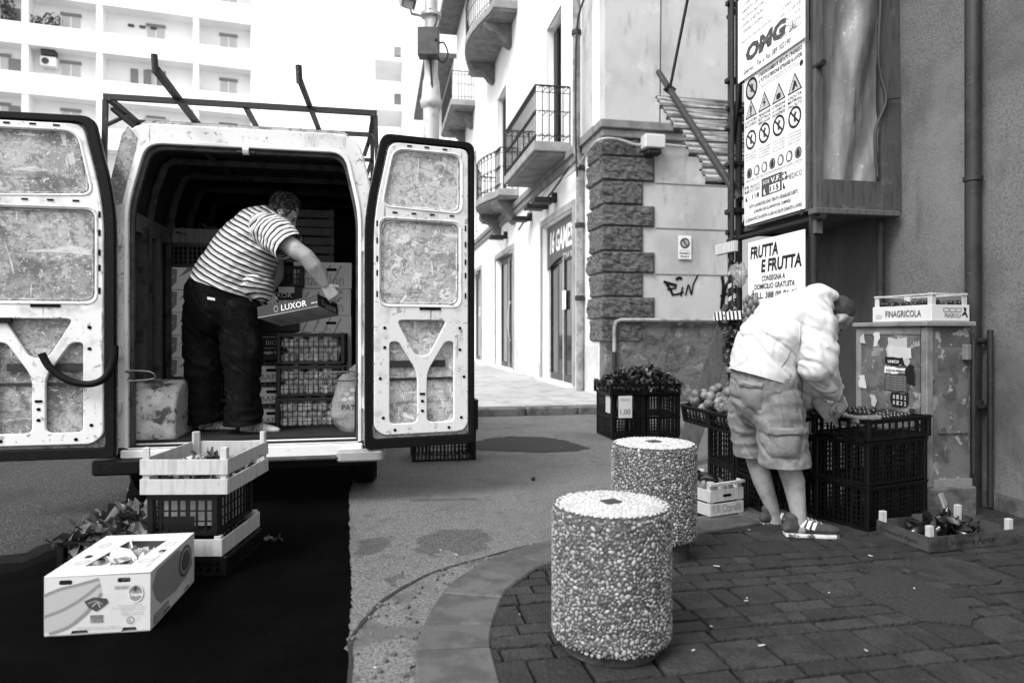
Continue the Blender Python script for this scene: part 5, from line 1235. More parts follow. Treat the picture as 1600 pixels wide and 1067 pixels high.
# plastic sheeting hung across the near end
sh = MB(); nu, nv = 26, 40
for i in range(nu + 1):
    for j in range(nv + 1):
        u, v = i / nu, j / nv
        z_ = 2.40 + v * 3.0; wd = .62 - .10 * max(0, (.32 - v)) / .32 * (1 if u > .5 else 0)
        x_ = .08 + u * wd + (.03 * math.sin(v * 11) * u ** 3 if v < .5 else 0)
        fold = .045 * math.sin(3.2 * (u - .9 * v + .2) * math.pi) * (1 - .6 * v) * (u * (1 - u) * 4) + .03 * noise.noise(Vector((u * 5 - v * 5, v * 6, 1))) + .016 * noise.noise(Vector((u * 12 - v * 9, v * 20, 4)))
        sh.v.append((x_, .02 + fold, z_))
for i in range(nu):
    for j in range(nv): a = i * (nv + 1) + j; sh.f.append((a, a + nv + 1, a + nv + 2, a + 1))
sh.build('plastic_sheeting', 'plastic_sheet', SC, smooth=70, fixn=False)
MB().tube(smooth_line([(WX - .14, -.06, 5.2), (WX - .17, -.07, 4.3), (WX - .22, -.07, 3.5), (WX - .19, -.06, 3.25), (WX - .16, -.08, 3.05), (WX - .24, -.06, 2.8), (WX - .22, -.06, 2.45)], 5), .012, 5).build('hem_cord', 'cable', SC, smooth=60)
MB().tube([(WX - .17, -.08, 3.06), (WX - .03, -.08, 3.08)], .006, 4).build('wire', 'cable', SC)
for k in range(12):
    MB().box(.1 + k * .03, .115 + k * .03 + .02 * random.random(), -.05, -.0, 2.186, 2.2 + .03 * random.random()).build('rubble', 'plinth', SC)
# fan boards (sloping protective screen of metal sheets) on the lane side
l0 = to_local(P(1108, 286, 6.7), N0); dy, dz = 1.36, 1.31
for i in range(7):
    t0, t1 = i / 7 + .02, (i + 1) / 7 - .015; xl = l0.x - .06 * (6 - i) / 6 * .4 + (.06 if i in (1, 3) else 0)
    q = [Vector((xl, l0.y + dy * t, l0.z + dz * t)) for t in (t0, t1)]
    mb = MB(); nrm = Vector((0, -dz, dy)).normalized()
    prof = [(0, 0), (.12, .0), (.16, .03), (.34, .03), (.38, 0), (.62, 0), (.66, .03), (.84, .03), (.88, 0), (1, 0)]
    xr = 1.9
    vs = []
    for x_ in (xl, xr):
        for s_, h_ in prof: vs.append(Vector((x_, l0.y + dy * (t0 + (t1 - t0) * s_), l0.z + dz * (t0 + (t1 - t0) * s_))) + nrm * h_)
    n_ = len(prof); mb.add(vs, [(k, k + 1, n_ + k + 1, n_ + k) for k in range(n_ - 1)])
    o = mb.build('screen_sheet', 'zinc', SC, smooth=30, fixn=False)
    sm_ = o.modifiers.new('thick', 'SOLIDIFY'); sm_.thickness = .012
    MB().bar((xl, l0.y + dy * t0, l0.z + dz * t0 - .02), (xr, l0.y + dy * t0, l0.z + dz * t0 - .02), .025, .03).build('screen_batten', 'scaffold_iron', SC)
pa = to_local(P(1029, 113, 8.25), N0); pb = to_local(P(1156, 312, 6.35), N0)
MB().tube([pa, pb], .035, 10).build('support_tube', 'rack_steel', SC, smooth=60)
pc = pa.lerp(pb, .17)
MB().tube([pc, (.02, 1.2, 6.6)], .018, 6).build('stay_rope', 'cable', SC, smooth=60)
MB().tube([pc + Vector((-.05, 0, .03)), pc + Vector((.05, 0, -.03))], .05, 8).build('clamp', 'scaffold_iron', SC)
# timber and striped tape at the far post
w0 = nf(1150, 385, -.05)
MB().box(-.09, -.045, 1.0, 1.36, w0.z - .05, w0.z + .05).build('timber', 'wood_pale', SC, bevel=.004)
tp = MB(); tpw = MB()
for q_, (mbt, ph) in enumerate(((tp, 0.0), (tpw, math.pi))):
    n_ = 60; vs = []
    for k in range(n_ + 1):
        a = k * .42 + ph; zz = 1.42 + k * .0083; r_ = .052 + .006 * noise.noise(Vector((k * .3, q_, 0)))
        wv = .040 + .012 * noise.noise(Vector((k * .2, 4 + q_, 0)))
        for s_ in (-.5, .5): vs.append((.02 + r_ * math.cos(a), 1.20 + r_ * math.sin(a), zz + s_ * wv))
    mbt.add(vs, [(2 * k, 2 * k + 1, 2 * k + 3, 2 * k + 2) for k in range(n_)])
tp.build('barrier_tape', 'ink_black', SC, smooth=50, fixn=False); tpw.build('barrier_tape', 'ink_pale', SC, smooth=50, fixn=False)
sb = nf(1151, 493, -.08); st_ = MB().box(-.12, -.06, .75, 1.33, sb.z - .04, sb.z + .04).build('striped_board', 'ink_white', SC, bevel=.003)
for k in range(8):
    y_ = .78 + k * .07; flat([(y_, sb.z - .039), (y_ + .032, sb.z - .039), (y_ + .05, sb.z + .039), (y_ + .018, sb.z + .039)], (-.1215, 0, 0), (0, 1, 0), UZ, 'ink_black', st_, 'stripe')
    x0_ = -.118 + .02 * (k % 3)
for k in range(2): flat([(-.115 + k * .03, sb.z - .039), (-.1 + k * .03, sb.z - .039), (-.092 + k * .03, sb.z + .039), (-.107 + k * .03, sb.z + .039)], (0, .7485, 0), XA, UZ, 'ink_black', st_, 'stripe')
# crumpled bag and hanging nets at the far post
rb = random.Random(4)
def lump(name, loc, r, m, label, cat, amp=.35, fr=9, seed=0, rz=TH):
    mb = MB(); mb.add([Vector((p.x * r[0], p.y * r[1], p.z * r[2])) for p in ICV], ICF); me = mb.mesh(name)
    bm = bmesh.new(); bm.from_mesh(me); bmesh.ops.subdivide_edges(bm, edges=bm.edges[:], cuts=2, use_grid_fill=True)
    for v in bm.verts: v.co *= 1 + amp * noise.noise(v.co * fr + Vector((seed, 0, 0))) + amp * .4 * noise.noise(v.co * fr * 3)
    bm.to_mesh(me); bm.free()
    for p in me.polygons: p.use_smooth = True
    return obj(name, me, m, None, label=label, cat=cat, loc=loc, rz=rz)
lump('plastic_bag', nw(-.02, 1.06, 1.78), (.06, .1, .13), 'clear_plastic', 'crumpled clear plastic bag hanging at the far scaffold post', 'bag', .5, 12, 2)
net = thing('hanging_net', nw(-.06, 1.08, .55), TH, 'dark net of dried peppers hanging on the far scaffold post', 'net')
mb = MB(); leaves(mb, (0, 0, .55), (.09, .10, .42), 420, .035, rb); mb.build('pepper_cluster', 'leaf_dark', net, fixn=False, kind='stuff')
MB().tube([(0, 0, .2), (0, 0, 1.2)], .008, 5).build('string', 'cable', net)
tg = thing('tomato_bunch', nw(-.06, .72, 1.30), TH, 'bunch of pale plum tomatoes hanging below the fruit shop sign', 'tomatoes')
TOM = ball_mesh('tomato', [(1e-4, -.04), (.018, -.034), (.024, -.01), (.023, .012), (.014, .034), (1e-4, .04)], 10)
for k in range(26):
    a_ = k * 2.4; zz = k * .009
    obj('tomato', TOM, 'pear', tg, loc=(.045 * math.cos(a_) - .02, .055 * math.sin(a_), zz))
MB().tube([(-.0, 0, .0), (0, 0, .3)], .006, 5).build('string', 'cable', tg)

# ---- signs on the outer face
def board(name, corners, lx, label, m='ink_white', th=.01):
    """corners: near-top, near-bottom, far-bottom, far-top pixels on the outer face -> frame u (towards the camera), v up"""
    c = [nf(px, py, lx) for px, py in corners]
    y1 = max(c[2].y, c[3].y); y0 = min(c[0].y, c[1].y); z0_ = (c[1].z + c[2].z) / 2; z1_ = (c[0].z + c[3].z) / 2
    o = thing(name, nw(lx, y1, z0_), TH, label, 'sign'); w_, h_ = y1 - y0, z1_ - z0_
    MB().box(0, th, -w_, 0, 0, h_).build('panel', m, o, bevel=.002)
    def t(s, u, v, ww, hh, m='ink_black', **k): return T(s, (-.003, -u * w_, v * h_), (0, -1, 0), UZ, ww * w_, hh * h_, m, o, **k)
    def poly(pts, m, nm='print', k=0): return flat([(u * w_, v * h_) for u, v in pts], (-.0015 - k * .0008, 0, 0), (0, -1, 0), UZ, m, o, nm)
    def ring(u, v, r0, r1, m, nm='ring', k=0): return plate(nm, ring_loops(u * w_, v * h_, r0, r1, 18), (-.0015 - k * .0008, 0, 0), (0, -1, 0), UZ, (-1, 0, 0), .0005, m, o)
    return o, w_, h_, t, poly, ring
# site safety board
o, w_, h_, t, poly, ring = board('safety_board', ((1257, 60), (1252, 332), (1163, 350), (1172, 118)), -.02, 'tall white building site safety board with warning triangles and prohibition circles')
SF = o
t("E' RIGOROSAMENTE VIETATO L'INGRESSO", .27, .945, .70, .026, bold=.02); t("A TUTTE LE PERSONE ESTRANEE AI LAVORI", .27, .905, .70, .026, bold=.02)
t('IL PREPOSTO DEVE ESSERE RESPONSABILE NEI CONFRONTI', .27, .882, .6, .010, 'ink_dark'); t('DEI TRASGRESSORI DEVONO ESSERE ADOTTATE TUTTE LE MISURE', .27, .866, .65, .010, 'ink_dark')
asp = w_ / h_
def disc(u, v, r, m, k=0): poly([(u + r * math.cos(i * .35) , v + r * asp * math.sin(i * .35)) for i in range(18)], m, 'disc', k)
disc(.14, .905, .105, 'ink_pale'); ring(.14, .905, .085 * w_, .11 * w_, 'ink_black', k=1)
poly([(.075, .945), (.09, .955), (.21, .868), (.195, .858)], 'ink_black', 'slash', 2); poly([(.12, .885), (.12, .92), (.13, .935), (.15, .94), (.17, .925), (.175, .895), (.155, .88)], 'ink_dark', 'hand_symbol', 1)
for i, (u, l3) in enumerate(((.13, ('LAVORI', 'IN CORSO')), (.37, ('TENSIONE', 'ELETTRICA', 'PERICOLOSA')), (.61, ('ATTENZIONE', 'AI CARICHI', 'SOSPESI')), (.86, ('CADUTA', 'MATERIALI', "DALL'ALTO")))):
    poly([(u - .11, .715), (u + .11, .715), (u, .835)], 'ink_black', 'triangle'); poly([(u - .088, .723), (u + .088, .723), (u, .818)], 'ink_pale', 'triangle', 1)
    if i == 0: poly([(u - .012, .745), (u + .012, .745), (u + .018, .79), (u - .018, .79)], 'ink_black', 'symbol', 2); disc(u, .733, .013, 'ink_black', 2)
    elif i == 1: poly([(u - .01, .73), (u + .03, .765), (u + .005, .767), (u + .01, .80), (u - .03, .76), (u - .005, .758)], 'ink_black', 'symbol', 2)
    elif i == 2: poly([(u - .035, .735), (u, .728), (u + .035, .735), (u + .035, .76), (u, .768), (u - .035, .76)], 'ink_black', 'symbol', 2)
    else: poly([(u - .04, .73), (u - .005, .73), (u + .01, .75), (u + .045, .732), (u + .02, .775), (u - .01, .79), (u - .02, .765)], 'ink_black', 'symbol', 2)
    for k, s_ in enumerate(l3): t(s_, u - .105, .683 - k * .026, .21, .019, bold=.015)
    disc(u, .565, .098, 'ink_white', 0); ring(u, .565, .075 * w_, .098 * w_, 'ink_black', k=1)
    poly([(u - .015, .535), (u + .02, .535), (u + .01, .565), (u + .035, .59), (u, .60), (u - .02, .575)], 'ink_dark', 'figure_symbol', 1)
    poly([(u - .065, .598), (u - .05, .607), (u + .065, .532), (u + .05, .523)], 'ink_black', 'slash', 2)
    for k, s_ in enumerate((('VIETATO GETTARE', 'MATERIALI', 'DAI PONTEGGI'), ('VIETATO SALIRE', 'E SCENDERE', "ALL'ESTERNO", 'DEI PONTEGGI'), ('VIETATO PASSARE', 'E SOSTARE', "NEL RAGGIO D'AZIONE", "DELL'ESCAVATORE"), ('VIETATO PASSARE', 'E SOSTARE', "NEL RAGGIO D'AZIONE", 'DELLA GRU'))[i]):
        t(s_, u - .10, .468 - k * .019, .20, .012, 'ink_dark')
for i in range(7):
    u = .10 + i * .135; disc(u, .345, .052, 'ink_black'); disc(u, .345, .042, 'ink_grey', 1)
    poly([(u - .02, .322), (u + .02, .322), (u + .026, .345), (u + .01, .368), (u - .012, .368), (u - .026, .345)], 'ink_white' if i % 3 else 'ink_black', 'symbol', 2)
t("E' OBBLIGATORIO USARE I MEZZI DI PROTEZIONE PERSONALE IN DOTAZIONE A CIASCUNO", .02, .288, .95, .016, 'ink_dark')
poly([(.32, .155), (.66, .155), (.66, .272), (.32, .272)], 'ink_dark', 'panel_block'); t('SOS', .345, .232, .11, .024, 'ink_white'); t('V.F.', .48, .225, .16, .034, 'ink_white', bold=.02)
poly([(.46, .163), (.63, .163), (.63, .213), (.46, .213)], 'ink_white', 'number_block', 1); t('115', .475, .17, .14, .034, bold=.02).location.x = -.003
t('PRONTO', .12, .238, .18, .022); t('SOCCORSO', .10, .212, .2, .022); t('118', .15, .165, .13, .032, bold=.02); t('MEDICO', .74, .205, .23, .032)
for u, v in ((.05, .232), (.70, .232)):
    poly([(u - .035, v - .018), (u + .035, v - .018), (u + .035, v + .03), (u - .035, v + .03)], 'ink_black', 'cross_block'); poly([(u - .01, v - .012), (u + .01, v - .012), (u + .01, v + .024), (u - .01, v + .024)], 'ink_white', 'cross', 1); poly([(u - .028, v), (u + .028, v), (u + .028, v + .012), (u - .028, v + .012)], 'ink_white', 'cross', 2)
for u, v in ((.05, .17), (.38, .175), (.70, .17)): poly([(u - .02, v - .01), (u + .02, v - .012), (u + .01, v), (u - .005, v + .015), (u, v + .03), (u - .02, v + .02)], 'ink_white' if u == .38 else 'ink_black', 'handset_symbol', 2)
t('TUTTI I LAVORATORI SONO TENUTI A SEGNALARE SUBITO', .09, .105, .82, .024, bold=.02); t('AI PROPRI CAPI GLI INFORTUNI, COMPRESE', .18, .062, .62, .024, bold=.02); t("LE LESIONI DI PICCOLA ENTITA' A LORO ACCADUTE DURANTE IL LAVORO", .03, .02, .94, .024, bold=.02)
for v in (.853, .395, .315, .28, .14): poly([(.02, v), (.98, v), (.98, v + .0015), (.02, v + .0015)], 'ink_dark', 'rule')
MB().box(.012, .05, -w_ - .02, 0.0, -.02, h_ * .98).build('backing_board', 'wood_dark', SF)
# contractor board above
o, w_, h_, t, poly, ring = board('contractor_board', ((1257, -90), (1254, 62), (1160, 126), (1153, 0)), -.045, 'white contractor board with big grey letters above the safety board')
t('OMG', .14, .17, .62, .20, 'ink_dark', shear=.12, bold=.06)
t('SRL', .80, .17, .1, .06, 'ink_black', shear=.2); t('Salerno - Tel. e Fax 089 302190', .10, .05, .72, .06, 'ink_black', shear=.2)
t('IMPRESA ESECUTRICE DEI LAVORI EDILI', .06, .44, .5, .025, 'ink_dark', shear=.2)
for k, s_ in enumerate(('COMUNE DI SALERNO', 'LAVORI DI RESTAURO', 'FACCIATE E BALCONI', 'IMPORTO LAVORI', 'COMMITTENTE')): t(s_, .08, .55 + k * .08, .35, .035, 'ink_dark')
for k, s_ in enumerate(('SERVIZI ASSISTENZA', 'PONTEGGI', 'PIAZZALI E CORTILI', 'FACCIATE', 'COPERTURE')): t(s_, .68, .16 + k * .075, .28, .035, 'ink_grey')
# fruit shop board
o, w_, h_, t, poly, ring = board('fruit_shop_sign', ((1257, 360), (1257, 470), (1169, 478), (1170, 378)), -.03, 'white board with bold black fruit shop lettering above the bending man')
t('FRUTTA', .05, .72, .52, .20, bold=.035, shear=.12); t('E FRUTTA', .26, .49, .70, .20, bold=.035, shear=.12)
t('CONSEGNA A', .27, .355, .42, .085, bold=.02, shear=.1); t('DOMICILIO GRATUITA', .13, .235, .72, .085, bold=.02, shear=.1); t('CELL. 388 09 86 682', .06, .09, .88, .10, bold=.02, shear=.1)

# ================================================================== STREET CABINET, its tray and the wall corner
K0 = Vector((2.642, 4.35, 0))
KB = thing('utility_cabinet', K0 + Vector((0, 0, .03)), TH, 'tall grey street cabinet plastered with torn bills on a concrete plinth', 'cabinet')
kw, kd, kz0, kz1 = .34, .66, .235, 1.255
MB().box(-.02, kw + .02, -.02, kd + .02, 0, kz0 - .03).build('plinth', 'plinth', KB, bevel=.01)
MB().box(.012, kw, .012, kd, kz0 - .03, kz1 - .02).build('case', 'cabinet_grey', KB, bevel=.004)
MB().box(-.025, kw + .01, -.025, kd + .01, kz1 - .02, kz1 + .012).build('lid', 'cabinet_edge', KB, bevel=.006)
for x, y in ((0, 0), (0, kd - .05)):
    MB().box(x, x + .05, y, y + .05, kz0 - .029, kz1 - .021).build('corner_upright', 'cabinet_edge', KB, bevel=.006)
MB().box(.051, kw, -.001, .011, kz0 - .029, kz0 + .02).build('bottom_rail', 'cabinet_edge', KB)
MB().box(-.001, .011, .051, kd - .051, kz1 - .07, kz1 - .021).build('top_rail', 'cabinet_edge', KB)
dr_ = MB().box(.003, .0115, .06, kd - .07, kz0 + .03, kz1 - .075).build('side_door', 'cabinet_grey', KB)
MB().box(-.012, .003, .10, .13, .62, .70).build('lock', 'pipe_dark', KB, bevel=.003)
def bill(y0_, y1_, z0_, z1_, m, k=0): 
    r_ = random.Random(int(y0_ * 1000 + z0_ * 100)); pts = ragged([Vector((y0_, z0_, 0)), Vector((y1_, z0_, 0)), Vector((y1_, z1_, 0)), Vector((y0_, z1_, 0))], .02, .03, y0_ * 50)
    return flat(pts, (-.001 - .0012 * k, 0, 0), (0, 1, 0), UZ, m, KB, 'torn_bill')
bill(.16, .34, .98, 1.16, 'ink_pale'); bill(.12, .33, 1.02, 1.10, 'plaster_light', 1)
bill(.20, .36, .98, 1.03, 'ink_black', 2); bill(.16, .36, .92, .96, 'ink_white', 2); bill(.15, .37, .80, .915, 'ink_dark', 2); bill(.10, .17, .86, .98, 'ink_black', 3); bill(.16, .30, .70, .79, 'ink_black', 2)
for k in range(6): T('SINDACO COMUNE DI SALERNO ORE', (-.006, .35, .81 + k * .017), (0, -1, 0), UZ, .18, .008, 'ink_pale', KB)
T('UNICO', (-.006, .33, .99), (0, -1, 0), UZ, .1, .02, 'ink_white', KB, bold=.02); T('ELEZIONI PRIMARIE', (-.006, .35, .93), (0, -1, 0), UZ, .18, .018, 'ink_black', KB, bold=.02)
for r_ in range(2):
    for k in range(4): T('8132'[k], (-.006, .285 - k * .033, .71 + r_ * .04), (0, -1, 0), UZ, .02, .028, 'ink_pale', KB, bold=.03)
for (y_, z_, s_) in ((.5, .55, .05), (.56, .8, .06), (.48, .35, .07), (.2, .42, .05), (.42, 1.1, .06), (.56, 1.12, .04), (.3, .3, .06), (.1, .35, .03), (.45, .68, .05)):
    bill(y_, y_ + s_, z_, z_ + s_ * 1.6, 'plaster_light' if s_ > .045 else 'ink_pale', 1)
MB().box(.09, .31, -.001, .0115, .55, 1.1).build('pasted_sheet', 'cabinet_grey', KB)
MB().tube([(kw - .04, -.05, .3), (kw - .04, -.05, 1.16)], .012, 6).build('cable_pipe', 'pipe_dark', KB, smooth=60)
MB().box(kw - .08, kw - .01, -.04, .0, 1.02, 1.12).build('cable_clip', 'cabinet_edge', KB, bevel=.004)
kt = kz1 + .045
def kwp(x, y, z): return K0 + RX * x + AX * y + Vector((0, 0, z))
ft = wood_crate(.30, .50, .105, kwp(.185, .27, kt), TH + R(3), 'white printed wooden tray of berry punnets on top of the street cabinet', n=1, post=.075, m='carton_white', pm='wood_pale')
T('FINAGRICOLA', (-.153, .13, .03), (0, -1, 0), UZ, .30, .045, 'ink_dark', ft, bold=.01); T('FINAGRICOLA', (-.05, -.2525, .022), XA, UZ, .13, .03, 'ink_dark', ft)
for k in range(3):
    plate('print_cell', [rrect(-.06 + k * .05, -.015 + k * .05, .06, .085, .002), rrect(-.057 + k * .05, -.018 + k * .05, .063, .082, .002)], (0, -.2515, 0), XA, UZ, (0, -1, 0), .0005, 'ink_dark', ft)
flat([(.10, .09), (.125, .085), (.118, .06), (.135, .03), (.13, .02), (.11, .045), (.09, .03), (.088, .045), (.108, .062)], (0, -.2518, 0), XA, UZ, 'ink_black', ft, 'emblem')
flat([(0, 0), (.05, .004), (.06, .02), (.03, .035), (.0, .025)], (-.1515, .22, .02), (0, -1, 0), UZ, 'ink_pale', ft, 'printed_hands')
for e in ((-.14, -.243, .14, -.243), (-.14, .243, .14, .243)): MB().bar((e[0], e[1], .175), (e[2], e[3], .175), .012, .01).build('top_rail', 'wood_pale', ft)
for e in (-.143, .143): MB().bar((e, -.24, .175), (e, .24, .175), .008, .01).build('top_rail', 'wood_pale', ft)
for k in range(6):
    x_, y_ = (-.07, .07)[k % 2], (-.16, 0, .16)[k // 2]
    pn = thing('berry_punnet', ft.location + Matrix.Rotation(TH + R(3), 3, 'Z') @ Vector((x_, y_, .012)), TH + R(3), 'clear punnet of dark berries, %s in the white tray on the cabinet' % ('front left', 'front right', 'middle left', 'middle right', 'back left', 'back right')[k], 'punnet', 'berry punnets on the cabinet')
    MB().box(-.062, .062, -.072, .072, 0, .085).build('tub', 'clear_plastic', pn, bevel=.008)
    MB().box(-.066, .066, -.076, .076, .085, .092).build('tub_rim', 'ink_pale', pn, bevel=.002)
    mb = MB(); 
    for a_ in range(22):
        c_ = Vector((rb.uniform(-.05, .05), rb.uniform(-.06, .06), .095 + rb.uniform(0, .022))); mb.add([c_ + p_ * .016 for p_ in ICV], ICF)
    mb.build('berries', 'plum', pn, smooth=180, kind='stuff')

# ================================================================== FRUIT STALL
rf = random.Random(17)
PLUMM = PLUM.copy(); PLUMM.materials.clear()
def sl(px, py, z):  # pixel on a plane of height z
    return G(px, py, z)
# shallow crates along the stall front, on stacked black crates
S0 = Vector((1.443, 4.35, 0))     # near end of the front edge
for k in range(2):
    c = S0 + AX * (.2 + .405 * k) + RX * .30
    for j in range(2):
        crate(.40, .38, .27, (c.x + RX.x * .10, c.y + RX.y * .10, .0 + j * .275), TH, 'black crate, %s row, supporting the %s peach crate of the stall' % (('bottom', 'upper')[j], ('nearer', 'farther')[k]))
    o = crate(.60, .395, .13, (c.x, c.y, .612), TH, 'shallow black crate of peaches, %s of the two' % ('the one partly behind the bending man', 'the one farther from him')[k], pitch=.05); o.rotation_euler = (0, R(-10), TH)
    pts = grid_pts(.56, .36, .068, .05, rf, 3 if k == 0 else 4, .3, .050, .6)
    fruit('peach', PEACH, 'peach', o, pts, 'round fruit in the %s shallow stall crate' % ('nearer', 'farther')[k], 'fruit', 'fruit in the %s shallow crate' % ('nearer', 'farther')[k], rf, .85, 1.2)
# heap of dark greens at the far end
g0 = Vector((1.133, 7.8, 0))
for k in range(2):
    c = g0 + RX * (.22 + .43 * k) + AX * .3
    crate(.40, .56, .26, (c.x, c.y, 0), TH, 'black crate at the bottom %s under the heap of dark greens' % ('left', 'right')[k]); crate(.40, .56, .25, (c.x, c.y, .264), TH, 'black crate second from the ground %s under the dark greens' % ('left', 'right')[k])
    crate(.425, .60, .125, (c.x - .02, c.y - .03, .518), TH, 'shallow black crate, %s of the pair holding the dark greens' % ('left', 'right')[k], pitch=.05)
c = g0 + RX * .435 + AX * .27
leaf_heap('chicory_heap', (c.x, c.y, 0), TH, .86, .56, .60, .27, 1000, .048, 'leaf_dark', 'tall heap of dark curly greens on the far stall crates', 'greens', 31, .9)
pt_ = thing('price_card', g0 + RX * .07 - AX * .05 + Vector((0, 0, .26)), TH, 'white price card hanging on the crates below the dark greens', 'price card')
MB().box(0, .16, -.006, 0, 0, .25).build('card', 'carton_white', pt_); T('1,00', (.02, -.008, .03), XA, UZ, .12, .07, 'ink_black', pt_); T('VERDURA', (.02, -.008, .19), XA, UZ, .12, .03, 'ink_grey', pt_)
pt2 = thing('price_card', g0 + RX * .035 + AX * .12 + Vector((0, 0, .30)), TH + R(90), 'blank pale card on the side of the crates below the dark greens', 'price card')
MB().box(-.05, .1, .02, .026, 0, .2).build('card', 'carton_white', pt2); T('1,00', (-.03, .018, .05), XA, UZ, .1, .06, 'ink_grey', pt2)
# leaning plank
a_ = P(1085, 612, 6.3); b_ = P(1140, 515, 6.62)
PK = MB().bar(Vector((a_.x - .12, a_.y - .03, .03)), b_ + Vector((.05, .05, .22)), .19, .025, up=(0, -1, .2)).build('leaning_plank', 'wood_drab', None, bevel=.003, label='wide weathered plank leaning behind the peach crates', cat='plank')
# small printed wooden crate on the ground
wc = G(1110, 808, .05); an = R(26)
ex, ey = Vector((math.cos(an), math.sin(an), 0)), Vector((-math.sin(an), math.cos(an), 0)); wcc = wc + ex * .14 + ey * .20
o = wood_crate(.285, .40, .165, (wcc.x, wcc.y, .052), an, 'small printed wooden crate of vegetables on the ground beside the bollard', n=2, post=.05, gap=.012)
T('F.lli Citarella', (-.12, -.2015, .02), XA, UZ, .24, .05, 'ink_grey', o, bold=.01)
MB().prism(rrect(-.035, .035, -.008, .008, .007), (0, -.2015, .125), XA, UZ, (0, 1, 0), .002).build('hand_hole', 'slot', o)
MB().bar((-.145, -.2, .20), (.145, -.2, .205), .02, .016).build('handle_rail', 'wood_pale', o)
fruit('pear', PEAR, 'pear', o, grid_pts(.25, .36, .075, .09, rf, 2, .3, .05), 'pear in the small printed wooden crate', 'fruit', 'pears in the small crate', rf)
fruit('aubergine', AUB, 'aubergine', o, [(-.03, -.05, .2), (.05, .02, .19), (.02, .1, .2)], 'glossy aubergine on the pears in the small wooden crate', 'vegetable', 'aubergines in the small crate', rf)
# black crate table in front of the man
q0_ = G(1356, 831, .045); an2 = R(26); ex, ey = Vector((math.cos(an2), math.sin(an2), 0)), Vector((-math.sin(an2), math.cos(an2), 0))
cc = q0_ + ex * .275 + ey * .19
for j in range(2): crate(.55, .38, .262, (cc.x, cc.y, .045 + j * .266), an2, 'black crate, %s one holding up the tray the man reaches into' % ('bottom', 'upper')[j], pitch=.03)
tr1 = crate(.58, .40, .13, (cc.x + .005, cc.y, .579), an2, 'shallow black crate of fruit packs under the hands of the man', pitch=.055)
for k, (x_, y_) in enumerate(((-.02, -.09), (.13, -.08), (.2, .08), (.05, .08), (-.1, .08))):
    pk = thing('fruit_pack', tr1.location + ex * x_ + ey * y_ + Vector((0, 0, .055)), an2 + rf.uniform(-.3, .3), 'clear pack of dark plums, %s in the tray under the hands' % ('front left', 'front right', 'far right', 'centre', 'back left')[k], 'fruit pack', 'plum packs in the tray')
    MB().box(-.065, .065, -.085, .085, 0, .06).build('tub', 'clear_plastic', pk, bevel=.01)
    for m_ in range(12): obj('plum', PLUMM, 'plum', pk, loc=(-.045 + .03 * (m_ % 4), -.055 + .05 * (m_ // 4), .066 + rf.uniform(0, .014)))
MB().box(-.07, .07, -.1, .1, 0, .004, Matrix.Rotation(R(62), 4, 'X')).build('pack_lid', 'ink_pale', pk, loc=(-.0, .09, .08))
pk2 = thing('fruit_pack', tr1.location + ex * -.2 + ey * -.07 + Vector((0, 0, .10)), an2 - .3, 'tilted clear pack of dark fruit held by the man in the jacket', 'fruit pack')
for m_ in range(14): obj('plum', PLUMM, 'plum', pk2, loc=(-.06 + .03 * (m_ % 5), -.05 + .05 * (m_ // 5), .05 + rf.uniform(0, .03)))
MB().box(-.085, .085, -.1, .1, 0, .05).build('tub', 'clear_plastic', pk2, bevel=.01)
# low cardboard tray at the wall
v0 = G(1452, 864, .045); v1 = G(1586, 850, .045); an3 = math.atan2(v1.y - v0.y, v1.x - v0.x); vl = (v1 - v0).length; v3 = G(1386, 842, .045)
vt = thing('cardboard_tray', (0, 0, 0), an3, 'low dark printed cardboard tray with pale corner posts on the pavers by the wall', 'tray')
ex, ey = Vector((math.cos(an3), math.sin(an3), 0)), Vector((-math.sin(an3), math.cos(an3), 0)); wt = .36
vt.location = v0 + ex * vl / 2 + ey * wt / 2
hv = .085
MB().box(-vl / 2, vl / 2, -wt / 2, wt / 2, 0, .006).build('base', 'carton_mid', vt)
for s_ in (-1, 1):
    MB().box(-vl / 2, vl / 2, s_ * wt / 2 - .003, s_ * wt / 2 + .003, .006, hv).build('side_panel', 'carton_mid', vt)
    MB().box(s_ * vl / 2 - .003, s_ * vl / 2 + .003, -wt / 2 + .004, wt / 2 - .004, .006, hv).build('side_panel', 'carton_mid', vt)
    for q in (-1, 1): MB().box(s_ * (vl / 2 - .022) - .017, s_ * (vl / 2 - .022) + .017, q * (wt / 2 - .02) - .014, q * (wt / 2 - .02) + .014, .006, hv + .055).build('corner_post', 'wood_pale', vt, bevel=.002)
T('Ventura Agata', (-vl * .26, -wt / 2 - .0045, .022), XA, UZ, vl * .5, .038, 'ink_black', vt, shear=.25); T('Ventura Agata', (-vl / 2 - .0045, wt * .32, .022), (0, -1, 0), UZ, wt * .62, .032, 'ink_black', vt, shear=.25)
fruit('aubergine', AUB, 'aubergine', vt, [(-.05, .0, .05), (.03, .04, .05), (.0, .1, .055), (-.12, .05, .045), (.05, -.06, .05)], 'aubergine lying in the low cardboard tray', 'vegetable', 'aubergines in the low tray', rf, 1.0, 1.3)
leaf_heap('tray_leaves', vt.location, an3, .26, .22, .04, .10, 40, .06, 'leaf_dark', 'dark limp leaves in the low cardboard tray', 'greens', 41)
MB().bar((.09, .02, .05), (.06, .08, .24), .05, .012).build('torn_flap', 'root_veg', vt)
